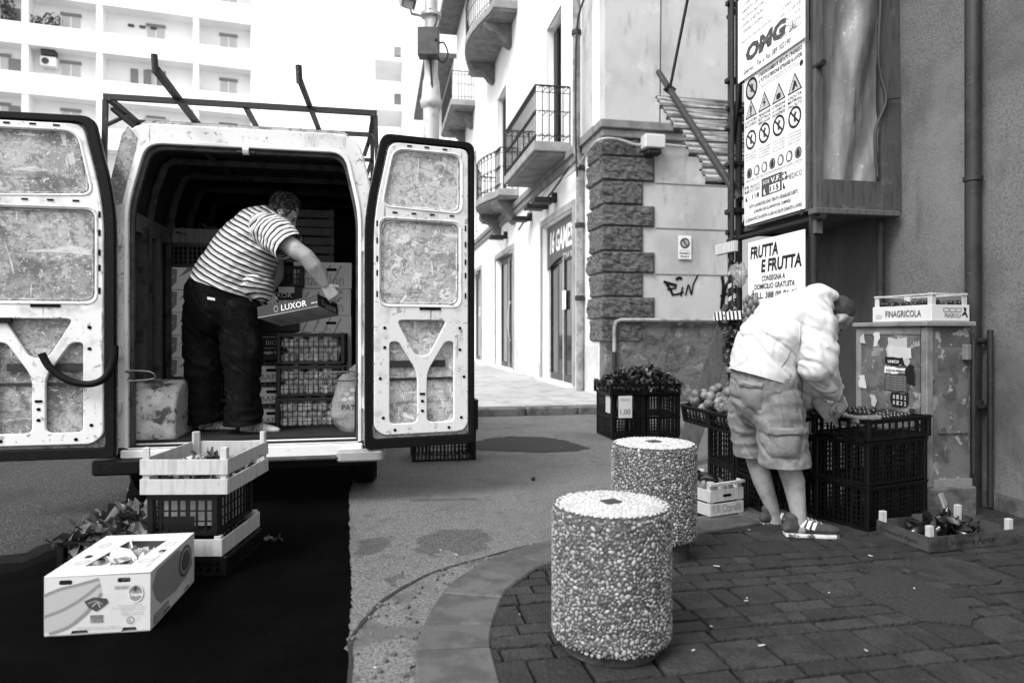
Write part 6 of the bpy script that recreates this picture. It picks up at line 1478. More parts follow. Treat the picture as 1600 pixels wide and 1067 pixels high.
# ================================================================== PEOPLE
def loft(mb, st, D=(0, 1, 0), n=16, fl=''):
    """closed tapered tube through stations (centre, radius across the picture, radius in depth)"""
    D = Vector(D).normalized(); C = [Vector(s[0]) for s in st]; N = len(C); rings = []
    def ring(c, t, a, b):
        e2 = (D - t * D.dot(t)).normalized(); e1 = t.cross(e2)
        return [c + e1 * a * math.cos(2 * math.pi * k / n) + e2 * b * math.sin(2 * math.pi * k / n) for k in range(n)]
    for i in range(N):
        t = (C[min(i + 1, N - 1)] - C[max(i - 1, 0)]).normalized(); a, b = st[i][1], st[i][2] if len(st[i]) > 2 else st[i][1]
        m = min(a, b)
        if i == 0 and 's' not in fl: rings += [ring(C[i] - t * m * .55, t, a * .55, b * .55), ring(C[i] - t * m * .3, t, a * .85, b * .85)]
        rings.append(ring(C[i], t, a, b))
        if i == N - 1 and 'e' not in fl: rings += [ring(C[i] + t * m * .3, t, a * .85, b * .85), ring(C[i] + t * m * .55, t, a * .55, b * .55)]
    vs = [v for r_ in rings for v in r_]; M = len(rings)
    fs = [(i * n + k, i * n + (k + 1) % n, (i + 1) * n + (k + 1) % n, (i + 1) * n + k) for i in range(M - 1) for k in range(n)]
    fs += [tuple(range(n - 1, -1, -1)), tuple((M - 1) * n + k for k in range(n))]
    mb.add(vs, fs)
def ell(mb, c, r, ax):
    c = Vector(c); mb.add([c + ax[0] * p.x * r[0] + ax[1] * p.y * r[1] + ax[2] * p.z * r[2] for p in ICV], ICF)
def melt(mb, voxel, it=4, fac=.5):
    me = mb.mesh('tmp'); ob = bpy.data.objects.new('tmp', me); COL.objects.link(ob)
    r = ob.modifiers.new('r', 'REMESH'); r.mode = 'VOXEL'; r.voxel_size = voxel
    if it: s = ob.modifiers.new('s', 'SMOOTH'); s.iterations = it; s.factor = fac
    out = bpy.data.meshes.new_from_object(ob.evaluated_get(bpy.context.evaluated_depsgraph_get()))
    bpy.data.objects.remove(ob); bpy.data.meshes.remove(me)
    for p in out.polygons: p.use_smooth = True
    return out
def cut(me, co, nrm, cond=lambda c: True):
    bm = bmesh.new(); bm.from_mesh(me); fs = [f for f in bm.faces if cond(f.calc_center_median())]
    geo = list({v for f in fs for v in f.verts}) + list({e for f in fs for e in f.edges}) + fs
    bmesh.ops.bisect_plane(bm, geom=geo, plane_co=co, plane_no=nrm, clear_outer=True); bm.to_mesh(me); bm.free(); me.update(); return me
def pplane(a, b, D=Vector((0, 1, 0))):
    n_ = (b - a).cross(D).normalized(); return n_ if n_.z < 0 else -n_
def wrinkle(me, fn):
    nr = [v.normal.copy() for v in me.vertices]
    for v, n_ in zip(me.vertices, nr): v.co += n_ * fn(v.co, n_)
    me.update()
def crease(p, s, w=7): return -max(0.0, 1 - w * abs(noise.noise(Vector((p.x * s[0], p.y * s[1], p.z * s[2])))))
def ridge(p, s): return 1 - 2 * abs(noise.noise(Vector((p.x * s[0], p.y * s[1], p.z * s[2]))))
def bvh_of(me): return BVHTree.FromPolygons([v.co.copy() for v in me.vertices], [tuple(p.vertices) for p in me.polygons])
def hit(px, py, bv):
    d = Vector(((px - 800) / F, 1, -(py - YH) / F)).normalized(); h = bv.ray_cast(CAMP, d); return h[0], h[1]
def patch(name, bv, q, nx, ny, off, m, parent, root, puff=0):
    """a cloth piece laid on a garment: four pixel corners, the points come from the garment's own surface"""
    vs = []; ok = True
    for j in range(ny + 1):
        for i in range(nx + 1):
            u, v = i / nx, j / ny; a = Vector(q[0]).lerp(Vector(q[1]), u); b = Vector(q[3]).lerp(Vector(q[2]), u); p = a.lerp(b, v)
            h, n_ = hit(p.x, p.y, bv)
            if h is None: return None
            e = 1 if 0 < i < nx and 0 < j < ny else 0
            vs.append(h + n_ * (off * (1 if e else .25) + puff * (u * (1 - u) * v * (1 - v)) * 16) - root)
    mb = MB(); mb.add(vs, [(j * (nx + 1) + i, j * (nx + 1) + i + 1, (j + 1) * (nx + 1) + i + 1, (j + 1) * (nx + 1) + i) for j in range(ny) for i in range(nx)])
    return mb.build(name, m, parent, smooth=50, fixn=False)
def seam(name, bv, pts, r, m, parent, root):
    out = []
    for a, b in zip(pts[:-1], pts[1:]):
        for k in range(6):
            h, n_ = hit(*Vector(a).lerp(Vector(b), k / 6), bv)
            if h is not None: out.append(h + n_ * r * .3 - root)
    if len(out) > 2: return MB().tube(out, r, 5).build(name, m, parent, smooth=60)
def put(name, me, m, parent, root, **k):
    for v in me.vertices: v.co -= root
    me.materials.clear(); return obj(name, me, m, parent, **k)
def hand_parts(mb, w, d, pn, side, curl, size=1.0, spread=.06):
    """palm, four fingers and a thumb; d points along the hand, pn out of the palm, side = +1/-1 for the thumb's side"""
    d = Vector(d).normalized(); pn = Vector(pn); pn = (pn - d * pn.dot(d)).normalized(); sv = d.cross(pn) * side; s = size; w = Vector(w)
    loft(mb, [(w - d * .03 * s, .026 * s, .02 * s), (w + d * .02 * s, .034 * s, .018 * s), (w + d * .06 * s, .042 * s, .016 * s), (w + d * .092 * s, .043 * s, .013 * s)], pn, 14)
    for k, (off, L) in enumerate(((.031, .068), (.0105, .078), (-.0105, .072), (-.031, .056))):
        p = w + d * (.088 - .006 * (k == 3)) * s + sv * off * s; a = .25; st = [(p - d * .012 * s, .0095 * s)]; q = p
        dirv = d + sv * spread * (off / .03)
        for j, seg in enumerate((.45, .32, .23)):
            a += curl * (.5, .8, .6)[j]; dv = (dirv.normalized() * math.cos(a) + pn * math.sin(a)).normalized(); q = q + dv * L * seg * s; st.append((q, (.0088, .008, .0068)[j] * s))
        loft(mb, [(c, r, r) for c, r in st], sv, 10)
    t0 = w + d * .025 * s + sv * .03 * s; t1 = t0 + (d * .6 + sv * .7 + pn * .25).normalized() * .042 * s; t2 = t1 + (d * .9 + sv * .1 + pn * (.3 + curl * .5)).normalized() * .032 * s; t3 = t2 + (d * .8 - sv * .2 + pn * (.4 + curl * .5)).normalized() * .026 * s
    loft(mb, [(t0, .014 * s, .014 * s), (t1, .012 * s, .012 * s), (t2, .0105 * s, .0105 * s), (t3, .008 * s, .008 * s)], pn, 10)
def head_parts(mb, c, f, u, k=1.0):
    f = Vector(f).normalized(); u = Vector(u); u = (u - f * u.dot(f)).normalized(); s = f.cross(u); c = Vector(c); ax = (f, s, u)
    ell(mb, c + u * .018 * k - f * .012 * k, (.098 * k, .078 * k, .092 * k), ax)                 # cranium
    ell(mb, c + f * .03 * k - u * .05 * k, (.064 * k, .060 * k, .078 * k), ax)                    # face
    ell(mb, c + f * .055 * k - u * .105 * k, (.034 * k, .032 * k, .026 * k), ax)                  # chin
    ell(mb, c + f * .078 * k + u * .012 * k, (.016 * k, .05 * k, .012 * k), ax)                   # brow
    loft(mb, [(c + f * .084 * k - u * .004 * k, .010 * k, .011 * k), (c + f * .103 * k - u * .032 * k, .012 * k, .013 * k), (c + f * .108 * k - u * .042 * k, .014 * k, .017 * k)], s, 10)   # nose
    ell(mb, c + f * .083 * k - u * .073 * k, (.012 * k, .024 * k, .007 * k), ax); ell(mb, c + f * .082 * k - u * .084 * k, (.011 * k, .021 * k, .007 * k), ax)   # lips
    for q in (-1, 1):
        ell(mb, c + f * .066 * k + s * q * .042 * k - u * .045 * k, (.02 * k, .02 * k, .018 * k), ax)   # cheek
        ec = c - f * .008 * k + s * q * .078 * k - u * .022 * k
        ell(mb, ec, (.022 * k, .012 * k, .035 * k), ((f - u * .15).normalized(), (s * q + f * -.35).normalized(), u)); ell(mb, ec - u * .026 * k + f * .004 * k, (.011 * k, .007 * k, .011 * k), ax)
    return ax
def join_meshes(name, mes):
    mb = MB()
    for me in mes: mb.add([v.co for v in me.vertices], [tuple(p.vertices) for p in me.polygons])
    me = bpy.data.meshes.new(name); me.from_pydata(mb.v, [], mb.f)
    for p in me.polygons: p.use_smooth = True
    return me
def shoe(parent, root, heel, toe_dir, L, up_m, sole_m, stripes=None, lace=None):
    d = Vector((toe_dir[0], toe_dir[1], 0)).normalized(); s = Vector((d.y, -d.x, 0)); h = Vector(heel); z = Vector((0, 0, 1)); k = L / .29
    mb = MB()
    prof = [(.005, .030, .020, .050), (.03, .036, .045, .062), (.07, .036, .052, .058), (.12, .037, .046, .05), (.17, .043, .036, .04), (.22, .046, .028, .032), (.26, .040, .022, .026), (.283, .024, .016, .02)]
    loft(mb, [(h + d * x * k + z * (.022 + hz * .75) * k, hz * .95 * k, w * k) for x, w, hz, _ in prof], s, 16)
    loft(mb, [(h + d * .055 * k + z * .05 * k, .045 * k, .036 * k), (h + d * .05 * k + z * .105 * k, .045 * k, .037 * k)], s, 14)
    up = put('shoe', melt(mb, .007, 3), up_m, parent, root)
    sm = MB(); outl = []
    for x, w, _, _2 in prof: outl.append(h + d * x * k + s * (w + .005) * k)
    for x, w, _, _2 in reversed(prof): outl.append(h + d * x * k - s * (w + .005) * k)
    n = len(outl); o0 = [p - root for p in outl]
    sm.add([p + z * .0 for p in o0] + [p + z * .010 * k for p in o0] + [p * 1 + z * .019 * k for p in o0], [tuple(range(n - 1, -1, -1)), tuple(range(2 * n, 3 * n))] + [(j * n + i, j * n + (i + 1) % n, (j + 1) * n + (i + 1) % n, (j + 1) * n + i) for j in range(2) for i in range(n)])
    sm.build('sole', sole_m, up, bevel=.004)
    bv = None
    if stripes:
        me = up.data; bv = BVHTree.FromPolygons([v.co + root for v in me.vertices], [tuple(p.vertices) for p in me.polygons])
        for q in stripes: patch('stripe', bv, q, 4, 5, .004, 'ink_white', up, root)
    if up_m == 'shoe_white':
        me = up.data; bv = BVHTree.FromPolygons([v.co for v in me.vertices], [tuple(p.vertices) for p in me.polygons])
        for x_ in (.035, .095, .125, .155):
            pts = []
            for j in range(5):
                o_ = h + d * (x_ + .006 * j) * k + s * .2 + z * (.028 + .009 * j) * k - root; q_ = bv.ray_cast(o_, -s)
                if q_[0] is not None: pts.append(q_[0] + s * .001)
            if len(pts) > 2: MB().tube(pts, .0045 if x_ > .05 else .012, 5).build('stripe', 'ink_grey', up)
    if lace:
        for q in lace:
            for i in range(5):
                c = h + d * (.125 + .022 * i) * k; pts = [c + s * t * .024 * k + z * (.098 - .008 * i - abs(t) * .008 + .004) * k - root for t in (-1, -.4, .4, 1)]
                MB().tube(pts, .004, 5).build('lace', 'ink_grey' if up_m == 'shoe_white' else 'ink_pale', up)
    return up
def stripes_attr(me, chains):
    at = me.attributes.new('stripe', 'FLOAT', 'POINT')
    vals = []
    for v in me.vertices:
        best = (1e9, 0)
        for ch, base, sag in chains:
            a, b = ch[0], ch[-1]; t = (b[0] - a[0]).normalized(); w_ = 1e9
            for p_, q_ in zip(ch[:-1], ch[1:]):
                tt = q_[0] - p_[0]; u = max(0, min(1, (v.co - p_[0]).dot(tt) / tt.length_squared)); w_ = min(w_, (v.co - p_[0] - tt * u).length / (p_[1] + (q_[1] - p_[1]) * u))
            if w_ < best[0]:
                e = v.co - a[0]; along = e.dot(t); perp = e - t * along; best = (w_, base + along + sag.dot(perp) - 1.1 * perp.length_squared * (base == 0.0))
        vals.append(best[1])
    at.data.foreach_set('value', vals)

# ------------------------------------------------------------------ the man in the van
Y1 = 5.16
def p1(px, py, dY=0.0): return P(px, py, Y1 + dY)
zf = .446
rt1 = vw(to_local(P(360, 676, 5.2), V0).x, to_local(P(360, 676, 5.2), V0).y, zf)
M1 = thing('person', rt1, 0, 'heavy man in a striped polo shirt and dark jeans bending inside the van', 'person')
mb = MB()
c1 = p1(446, 331, -.02); f1 = Vector((.72, .25, -.60)); u1 = Vector((.50, .05, .80))
ax1 = head_parts(mb, c1, f1, u1, 1.06)
loft(mb, [(p1(412, 352), .085, .10), (p1(428, 340), .068, .072), (p1(440, 334), .06, .065)])
loft(mb, [(p1(348, 452), .20, .17), (p1(372, 410), .21, .17), (p1(395, 372), .17, .17), (p1(418, 350), .12, .15)])
# near arm
loft(mb, [(p1(428, 358, -.17), .085, .085), (p1(446, 378, -.24), .072, .072), (p1(464, 392, -.28), .064, .064), (p1(478, 401, -.28), .060, .058), (p1(490, 416, -.26), .060, .056), (p1(501, 434, -.22), .046, .044), (p1(508, 446, -.20), .034, .034)])
# far arm
loft(mb, [(p1(425, 362, .18), .075), (p1(432, 400, .28), .06), (p1(432, 432, .28), .055), (p1(420, 452, .16), .045), (p1(413, 457, .08), .034)])
# legs
loft(mb, [(p1(376, 470, -.05), .10), (p1(380, 570, -.05), .07), (p1(384, 655, -.03), .045), (p1(388, 668, -.03), .045)])
loft(mb, [(p1(322, 470, .1), .10), (p1(320, 570, .12), .07), (p1(322, 652, .14), .045), (p1(326, 662, .14), .045)])
body = melt(mb, .009, 3)
hb = MB()
hand_parts(hb, p1(508, 446, -.20), (p1(520, 462, -.19) - p1(508, 446, -.20)), (.1, .9, -.5), 1, .75, 1.12)
hand_parts(hb, p1(413, 457, .08), (p1(424, 467, .0) - p1(412, 456, .09)), (.2, .6, -.6), -1, .5, 1.08)
hm = melt(hb, .0042, 2)
put('body', join_meshes('body', [body, hm]), 'skin', M1, rt1)
for q in (-1, 1):
    e = c1 + ax1[0] * .083 + ax1[1] * q * .03 - ax1[2] * .012 - rt1
    em = MB(); ell(em, e, (.012, .012, .010), ax1); em.build('eye', 'ink_dark', M1, smooth=180)
# hair: a close cap plus many short curls
hm_ = MB(); capc = c1 + ax1[2] * .026 - ax1[0] * .022; ell(hm_, capc, (.104, .088, .096), ax1); ell(hm_, c1 - ax1[0] * .07 - ax1[2] * .02, (.05, .072, .065), ax1)
cap = melt(hm_, .008, 2); wrinkle(cap, lambda p, n_: .012 * noise.noise(p * 38) + .006 * noise.noise(p * 80))
hair = put('hair', cap, 'hair_dark', M1, rt1)
cu = MB(); rh = random.Random(6)
for i in range(650):
    v = Vector((rh.gauss(0, 1), rh.gauss(0, 1), rh.gauss(.2, 1))).normalized()
    if v.x > .45 and v.z < .55: continue
    if v.z < -.5 and v.x > -.3: continue
    n_ = (ax1[0] * v.x + ax1[1] * v.y + ax1[2] * v.z); p = capc + ax1[0] * v.x * .106 + ax1[1] * v.y * .09 + ax1[2] * v.z * .098 - rt1
    t_ = n_.orthogonal().normalized(); t_ = Matrix.Rotation(rh.uniform(0, 6.3), 3, n_) @ t_; rr = rh.uniform(.008, .015)
    pts = [p + t_ * rr * math.sin(a) * 1.0 + n_ * rr * (1 - math.cos(a)) * .7 for a in (-.6, .5, 1.5, 2.5, 3.4)]
    cu.tube(pts, [.004, .0042, .004, .003, .0015], 4, cap=False)
cu.build('curls', 'hair_dark', hair, smooth=80, kind='stuff')
# shirt
tor = [(p1(336, 476), .262, .225), (p1(349, 452), .242, .205), (p1(361, 430), .250, .215), (p1(378, 406), .246, .22), (p1(394, 378), .215, .22), (p1(410, 356), .175, .215), (p1(424, 344), .12, .17), (p1(431, 338), .085, .10)]
slv = [(p1(420, 360, -.15), .125, .125), (p1(436, 370, -.21), .122, .12), (p1(447, 381, -.25), .113, .11), (p1(453, 387, -.265), .108, .104), (p1(462, 394, -.28), .108, .104)]
slf = [(p1(424, 360, .16), .11, .11), (p1(432, 388, .25), .10, .10), (p1(433, 398, .27), .095, .095)]
mb = MB(); loft(mb, tor, n=22, fl='s'); loft(mb, slv, fl='e'); loft(mb, slf, fl='e')
loft(mb, [(p1(398, 440, -.02), .12, .17), (p1(408, 452, -.01), .10, .14), (p1(411, 462, 0), .06, .11)])      # belly sagging forward
sh1 = melt(mb, .008, 6)
def sw(p, n_):
    d = ridge(p - rt1, (4, 4, 8)) * .012 + ridge(p, (13, 13, 18)) * .005 + .004 * noise.noise(p * 18)
    return d
stripes_attr(sh1, [([(Vector(a[0]), a[1]) for a in tor], 0.0, Vector((-.10, 0, .16))), ([(Vector(a[0]), a[1]) for a in slv], .013, Vector((0, 0, 0))), ([(Vector(a[0]), a[1]) for a in slf], 0.0, Vector((0, 0, 0)))])
wrinkle(sh1, sw)
cut(sh1, p1(345, 449), pplane(p1(291, 432), p1(402, 469)), lambda c: c.x < p1(416, 0).x)
cut(sh1, p1(452, 386, -.26), (p1(462, 394, -.28) - p1(444, 379, -.25)).normalized(), lambda c: c.x > p1(428, 0).x and c.y < Y1 - .05)
sbv = bvh_of(sh1)
shirt = put('shirt', sh1, 'striped_knit', M1, rt1)
mbc = MB(); d_ = (p1(440, 333) - p1(424, 344)).normalized(); e2 = (Vector((0, 1, 0)) - d_ * d_.y).normalized(); e1 = d_.cross(e2)
for tt, sc_ in ((-.012, 1.16), (.012, 1.08), (.03, .98), (.034, .86)):
    for k in range(24): a = 2 * math.pi * k / 24; mbc.v.append(p1(427, 341) + d_ * tt + e1 * .092 * sc_ * math.cos(a) + e2 * .098 * sc_ * math.sin(a) - rt1)
mbc.f = [(j * 24 + k, j * 24 + (k + 1) % 24, (j + 1) * 24 + (k + 1) % 24, (j + 1) * 24 + k) for j in range(3) for k in range(24)]
mbc.build('collar', 'carton_white', shirt, smooth=70)
# jeans
mb = MB()
loft(mb, [(p1(343, 447, .02), .235, .205), (p1(343, 462, .02), .245, .215), (p1(345, 482, .02), .242, .205), (p1(347, 500, .03), .215, .17)], n=20)
loft(mb, [(p1(373, 480, -.02), .148, .15), (p1(377, 530, -.02), .138, .14), (p1(380, 580, -.02), .124, .125), (p1(381, 630, -.02), .120, .118), (p1(381, 652, -.01), .126, .12), (p1(381, 676, -.01), .132, .122)], fl='e')
loft(mb, [(p1(319, 480, .10), .140, .15), (p1(317, 530, .11), .128, .14), (p1(316, 580, .12), .118, .125), (p1(316, 630, .13), .116, .118), (p1(316, 646, .13), .12, .12), (p1(316, 672, .13), .126, .12)], fl='e')
jn = melt(mb, .009, 4)
def jw(p, n_):
    q = p - rt1; low = max(0, 1 - q.z / .38)
    return crease(q + Vector((q.z * .6, 0, q.x * .7)), (6, 6, 5)) * .012 + ridge(q, (5, 5, 1.6)) * .018 + low * (ridge(q, (3.5, 3.5, 12)) * .028) + ridge(q + Vector((q.z * .5, 0, 0)), (9, 9, 6)) * .007 + .012 * ridge(q, (4, 4, 9)) * max(0, 1 - abs(q.z - .55) / .2)
wrinkle(jn, jw); cut(jn, Vector((rt1.x, rt1.y, zf + .10)), (0.05, 0.1, -1)); jbv = bvh_of(jn)
jeans = put('jeans', jn, 'jeans', M1, rt1)
patch('back_pocket', jbv, [(326, 478), (362, 482), (359, 512), (333, 508)], 6, 6, .006, 'jeans', jeans, rt1, .004)
patch('pocket_label', jbv, [(324, 464), (336, 466), (336, 470), (324, 468)], 3, 2, .006, 'ink_white', jeans, rt1)
seam('seam', jbv, [(300, 452), (330, 458), (362, 466), (392, 474)], .004, 'jeans', jeans, rt1)
hl = P(383, 678, 5.26); hl.z = zf; shoe(M1, rt1, (hl.x - .02, hl.y - .02, zf), (1, -.06), .30, 'shoe_white', 'trainer_sole', stripes=None, lace=[1])
hl = P(322, 671, 5.36); shoe(M1, rt1, (hl.x - .05, hl.y + .0, zf), (1, .02), .29, 'shoe_white', 'trainer_sole', lace=[1])

# the black tray he holds: frame from its measured corners
tl, trr, tb = P(403, 497, 4.98), P(497, 479, 4.90), P(537, 490, 5.18)
LX = thing('fruit_tray', (0, 0, 0), 0, 'black lettered cardboard fruit tray held in both hands by the man in the van', 'tray')
xax = (trr - tl).normalized(); wv_ = (trr - tl).length; yax = (tb - trr); yax = (yax - xax * yax.dot(xax)); dv_ = .33; yax.normalize(); zax = xax.cross(yax)
LX.matrix_world = Matrix(((xax.x, yax.x, zax.x, tl.x), (xax.y, yax.y, zax.y, tl.y), (xax.z, yax.z, zax.z, tl.z), (0, 0, 0, 1)))
hh = .085; t = .005
MB().box(0, wv_, 0, dv_, 0, t).build('base', 'carton_grey', LX)
for a in (.05, .17, .29): MB().box(a, a + .07, .06, .27, -.001, .0).build('base_slot', 'carton_inside', LX)
MB().box(0, wv_, 0, t, t, hh).build('side_panel', 'carton_black', LX); MB().box(0, wv_, dv_ - t, dv_, t, hh).build('side_panel', 'carton_black', LX)
MB().box(0, t, t, dv_ - t, t, hh).build('side_panel', 'carton_white', LX); MB().box(wv_ - t, wv_, t, dv_ - t, t, hh + .012).build('side_panel', 'carton_black', LX)
MB().box(t, wv_ - t, dv_ - 2 * t - .001, dv_ - t - .001, t, hh).build('inner_wall', 'carton_white', LX)
T('LUXOR', (wv_ * .40, -.002, .02), XA, UZ, wv_ * .42, .045, 'ink_white', LX, bold=.005); plate('ring_logo', [ellipse(wv_ * .31, .042, .018, .026), ellipse(wv_ * .31, .042, .013, .018)], (0, -.001, 0), XA, UZ, (0, -1, 0), .001, 'ink_grey', LX)
T('LUXOR', (wv_ + .002, .12, .015), (0, 1, 0), UZ, .17, .035, 'ink_white', LX); plate('ring_logo', [ellipse(.08, .05, .016, .024), ellipse(.08, .05, .011, .017)], (wv_ + .001, 0, 0), (0, 1, 0), UZ, (1, 0, 0), .001, 'ink_grey', LX)
for a in (.9, .93, .97): flat([(wv_ * a, .03), (wv_ * a + .008, .03), (wv_ * a + .008, .038), (wv_ * a, .038)], (0, -.002, 0), XA, UZ, 'ink_white', LX, 'print_mark')

# ------------------------------------------------------------------ the man in the white jacket
Y2 = 4.08
def p2(px, py, dY=0.0): return P(px, py, Y2 + dY)
zp = .044
rt2 = P(1240, 838, Y2); rt2.z = zp
M2 = thing('person', rt2, 0, 'man in a white jacket and cargo shorts bending over the fruit crates', 'person')
mb = MB()
c2_ = p2(1307, 494, .03); f2 = Vector((.30, .34, -.86)); u2 = Vector((.85, .1, .4))
ax2 = head_parts(mb, c2_, f2, u2, 1.06)
loft(mb, [(p2(1262, 486), .09, .10), (p2(1284, 480, .02), .066, .068), (p2(1302, 487, .03), .06, .06)])
loft(mb, [(p2(1194, 600), .14, .15), (p2(1206, 545), .15, .17), (p2(1232, 505), .14, .17), (p2(1262, 486), .10, .15)])
loft(mb, [(p2(1274, 498, -.16), .06), (p2(1276, 560, -.22), .05), (p2(1282, 585, -.2), .045), (p2(1306, 614, -.08), .032), (p2(1311, 622, -.05), .03)])
loft(mb, [(p2(1262, 505, .22), .06), (p2(1256, 570, .27), .05), (p2(1262, 610, .22), .045), (p2(1280, 634, .10), .032)])
loft(mb, [(p2(1206, 620, -.07), .10), (p2(1222, 690, -.08), .075), (p2(1230, 722, -.08), .066), (p2(1240, 752, -.09), .064), (p2(1245, 785, -.10), .05), (p2(1249, 812, -.11), .040), (p2(1251, 826, -.11), .042)])
loft(mb, [(p2(1182, 620, .12), .10), (p2(1178, 690, .16), .075), (p2(1183, 722, .18), .064), (p2(1192, 752, .18), .060), (p2(1204, 785, .17), .045), (p2(1210, 805, .17), .04), (p2(1212, 818, .17), .042)])
body2 = melt(mb, .009, 3)
hb = MB()
hand_parts(hb, p2(1310, 620, -.05), (p2(1318, 646, -.02) - p2(1309, 617, -.05)), (-.2, .75, -.2), -1, .55, 1.0)
hand_parts(hb, p2(1279, 633, .10), (p2(1296, 648, .06) - p2(1279, 633, .10)), (.5, .2, -.5), 1, .6, .98)
hm = melt(hb, .0042, 2)
put('body', join_meshes('body', [body2, hm]), 'skin', M2, rt2)
for q in (-1, 1):
    e = c2_ + ax2[0] * .078 + ax2[1] * q * .03 - ax2[2] * .01 - rt2
    em = MB(); ell(em, e, (.012, .012, .010), ax2); em.build('eye', 'ink_dark', M2, smooth=180)
hm_ = MB(); ell(hm_, c2_ + ax2[2] * .024 - ax2[0] * .022, (.103, .083, .097), ax2); ell(hm_, c2_ - ax2[0] * .066 - ax2[2] * .012, (.045, .068, .062), ax2)
put('hair', melt(hm_, .007, 3), 'hair_buzz', M2, rt2)
# jacket
mb = MB()
loft(mb, [(p2(1186, 622), .192, .205), (p2(1189, 593), .192, .205), (p2(1191, 580), .198, .212), (p2(1194, 560), .186, .205), (p2(1206, 532), .18, .21), (p2(1225, 508), .168, .21), (p2(1247, 490), .142, .205), (p2(1268, 479), .115, .18), (p2(1283, 472), .085, .11)], n=24, fl='s')
loft(mb, [(p2(1262, 488, -.10), .112, .11), (p2(1276, 510, -.16), .106, .10), (p2(1279, 545, -.20), .094, .09), (p2(1276, 572, -.20), .092, .088), (p2(1291, 596, -.14), .074, .072), (p2(1302, 608, -.09), .06, .056), (p2(1306, 612, -.075), .058, .054), (p2(1312, 618, -.05), .058, .054)], fl='e')
loft(mb, [(p2(1260, 498, .18), .105, .10), (p2(1256, 550, .25), .095, .09), (p2(1257, 590, .25), .09, .085), (p2(1266, 616, .18), .075, .07), (p2(1274, 627, .13), .06, .055)], fl='e')
loft(mb, [(p2(1262, 466, .0), .05, .10), (p2(1280, 459, .0), .055, .11), (p2(1293, 464, .01), .045, .10)])     # hood
jk = melt(mb, .008, 5)
def kw_(p, n_):
    q = p - rt2; el = max(0, 1 - (p - p2(1276, 570, -.28)).length / .16)
    ar = max(0, 1 - (p - p2(1262, 505, -.28)).length / .2)
    hem = max(0, 1 - abs(q.z - .93) / .05)
    return crease(q + Vector((q.z * .8, 0, q.x * .5)), (5, 5, 5)) * .012 + crease(q + Vector((q.z * .5, 0, -q.x)), (9, 9, 5), 5) * .006 + ridge(q + Vector((q.z * .9, 0, 0)), (4, 4, 2.4)) * .014 + ridge(q + Vector((q.z * .5, 0, 0)), (10, 10, 6)) * .007 + el * (.03 * ridge(q + Vector((0, 0, q.x * .8)), (5, 5, 17))) + ar * .022 * ridge(q + Vector((0, 0, q.x)), (6, 6, 12)) + hem * .006 * ridge(q, (22, 22, 3))
wrinkle(jk, kw_); cut(jk, p2(1190, 591), pplane(p2(1138, 576), p2(1243, 607)), lambda c: c.x < p2(1246, 0).x and c.y < Y2 + .24); cut(jk, p2(1304, 611, -.08), (p2(1306, 612, -.075) - p2(1296, 602, -.115)).normalized(), lambda c: c.x > p2(1285, 0).x and c.y < Y2 + .05); kbv = bvh_of(jk)
jacket = put('jacket', jk, 'jacket', M2, rt2)
seam('pocket_zip', kbv, [(1221, 573), (1230, 560), (1236, 545)], .0035, 'ink_grey', jacket, rt2)
seam('sleeve_seam', kbv, [(1244, 486), (1250, 505), (1249, 530), (1248, 548)], .0035, 'jacket', jacket, rt2)
seam('hem_seam', kbv, [(1141, 573), (1165, 584), (1195, 594), (1225, 602), (1240, 605)], .004, 'jacket', jacket, rt2)
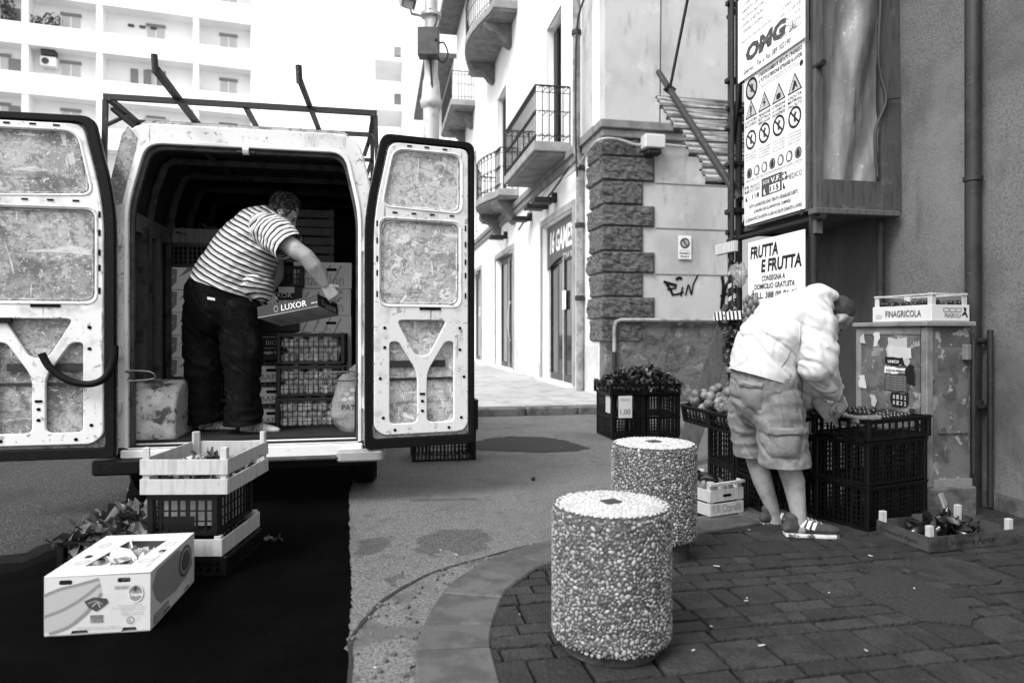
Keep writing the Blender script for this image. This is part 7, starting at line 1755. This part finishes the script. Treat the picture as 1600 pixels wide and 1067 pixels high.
# shorts
mb = MB()
loft(mb, [(p2(1194, 590), .188, .19), (p2(1196, 605), .192, .195), (p2(1198, 622), .186, .185), (p2(1199, 638, .02), .165, .16)], n=20)
loft(mb, [(p2(1211, 620, -.08), .140, .125), (p2(1217, 655, -.10), .136, .12), (p2(1222, 690, -.11), .130, .115), (p2(1225, 714, -.11), .130, .115), (p2(1226, 726, -.11), .132, .117), (p2(1227, 742, -.11), .132, .117)], fl='e')
loft(mb, [(p2(1178, 620, .11), .13, .125), (p2(1173, 655, .15), .118, .115), (p2(1176, 690, .18), .108, .108), (p2(1179, 712, .19), .106, .108), (p2(1180, 722, .19), .108, .11), (p2(1181, 742, .19), .108, .11)], fl='e')
shm = melt(mb, .008, 4)
def hw(p, n_):
    q = p - rt2
    return crease(q + Vector((q.z * .7, 0, q.x * .6)), (7, 7, 6)) * .010 + ridge(q + Vector((q.z * .4, 0, 0)), (6, 6, 2.6)) * .014 + ridge(q, (5, 5, 13)) * .009 + ridge(q, (18, 18, 14)) * .004
wrinkle(shm, hw); cut(shm, p2(1222, 725, -.09), (0.03, 0.03, -1)); hbv = bvh_of(shm)
shorts = put('shorts', shm, 'shorts', M2, rt2)
pk_ = patch('cargo_pocket', hbv, [(1203, 676), (1252, 677), (1249, 717), (1205, 714)], 8, 7, .012, 'shorts', shorts, rt2, .010)
patch('pocket_flap', hbv, [(1200, 667), (1255, 669), (1254, 681), (1201, 679)], 8, 4, .022, 'shorts', shorts, rt2, .004)
patch('hip_pocket', hbv, [(1155, 600), (1191, 604), (1190, 640), (1160, 636)], 7, 7, .010, 'shorts', shorts, rt2, .008)
patch('pocket_flap', hbv, [(1152, 593), (1192, 598), (1191, 608), (1155, 604)], 7, 3, .018, 'shorts', shorts, rt2, .003)
seam('side_seam', hbv, [(1216, 612), (1222, 650), (1226, 690), (1228, 722)], .003, 'shorts', shorts, rt2)
# trainers
h_ = P(1246, 838, Y2 - .12)
shoe(M2, rt2, (h_.x - .075, h_.y + .02, zp), (1, -.10), .315, 'shoe_grey', 'trainer_sole', stripes=[[(1250, 823), (1256, 812), (1261, 812), (1255, 826)], [(1259, 825), (1264, 813), (1269, 814), (1264, 828)], [(1268, 827), (1272, 816), (1277, 817), (1273, 829)]], lace=[1])
h_ = P(1208, 822, Y2 + .16)
shoe(M2, rt2, (h_.x - .07, h_.y + .02, zp - .02), (1, -.02), .30, 'shoe_grey', 'trainer_sole', stripes=[[(1216, 812), (1221, 801), (1225, 801), (1221, 814)], [(1224, 812), (1228, 802), (1232, 803), (1229, 813)]])
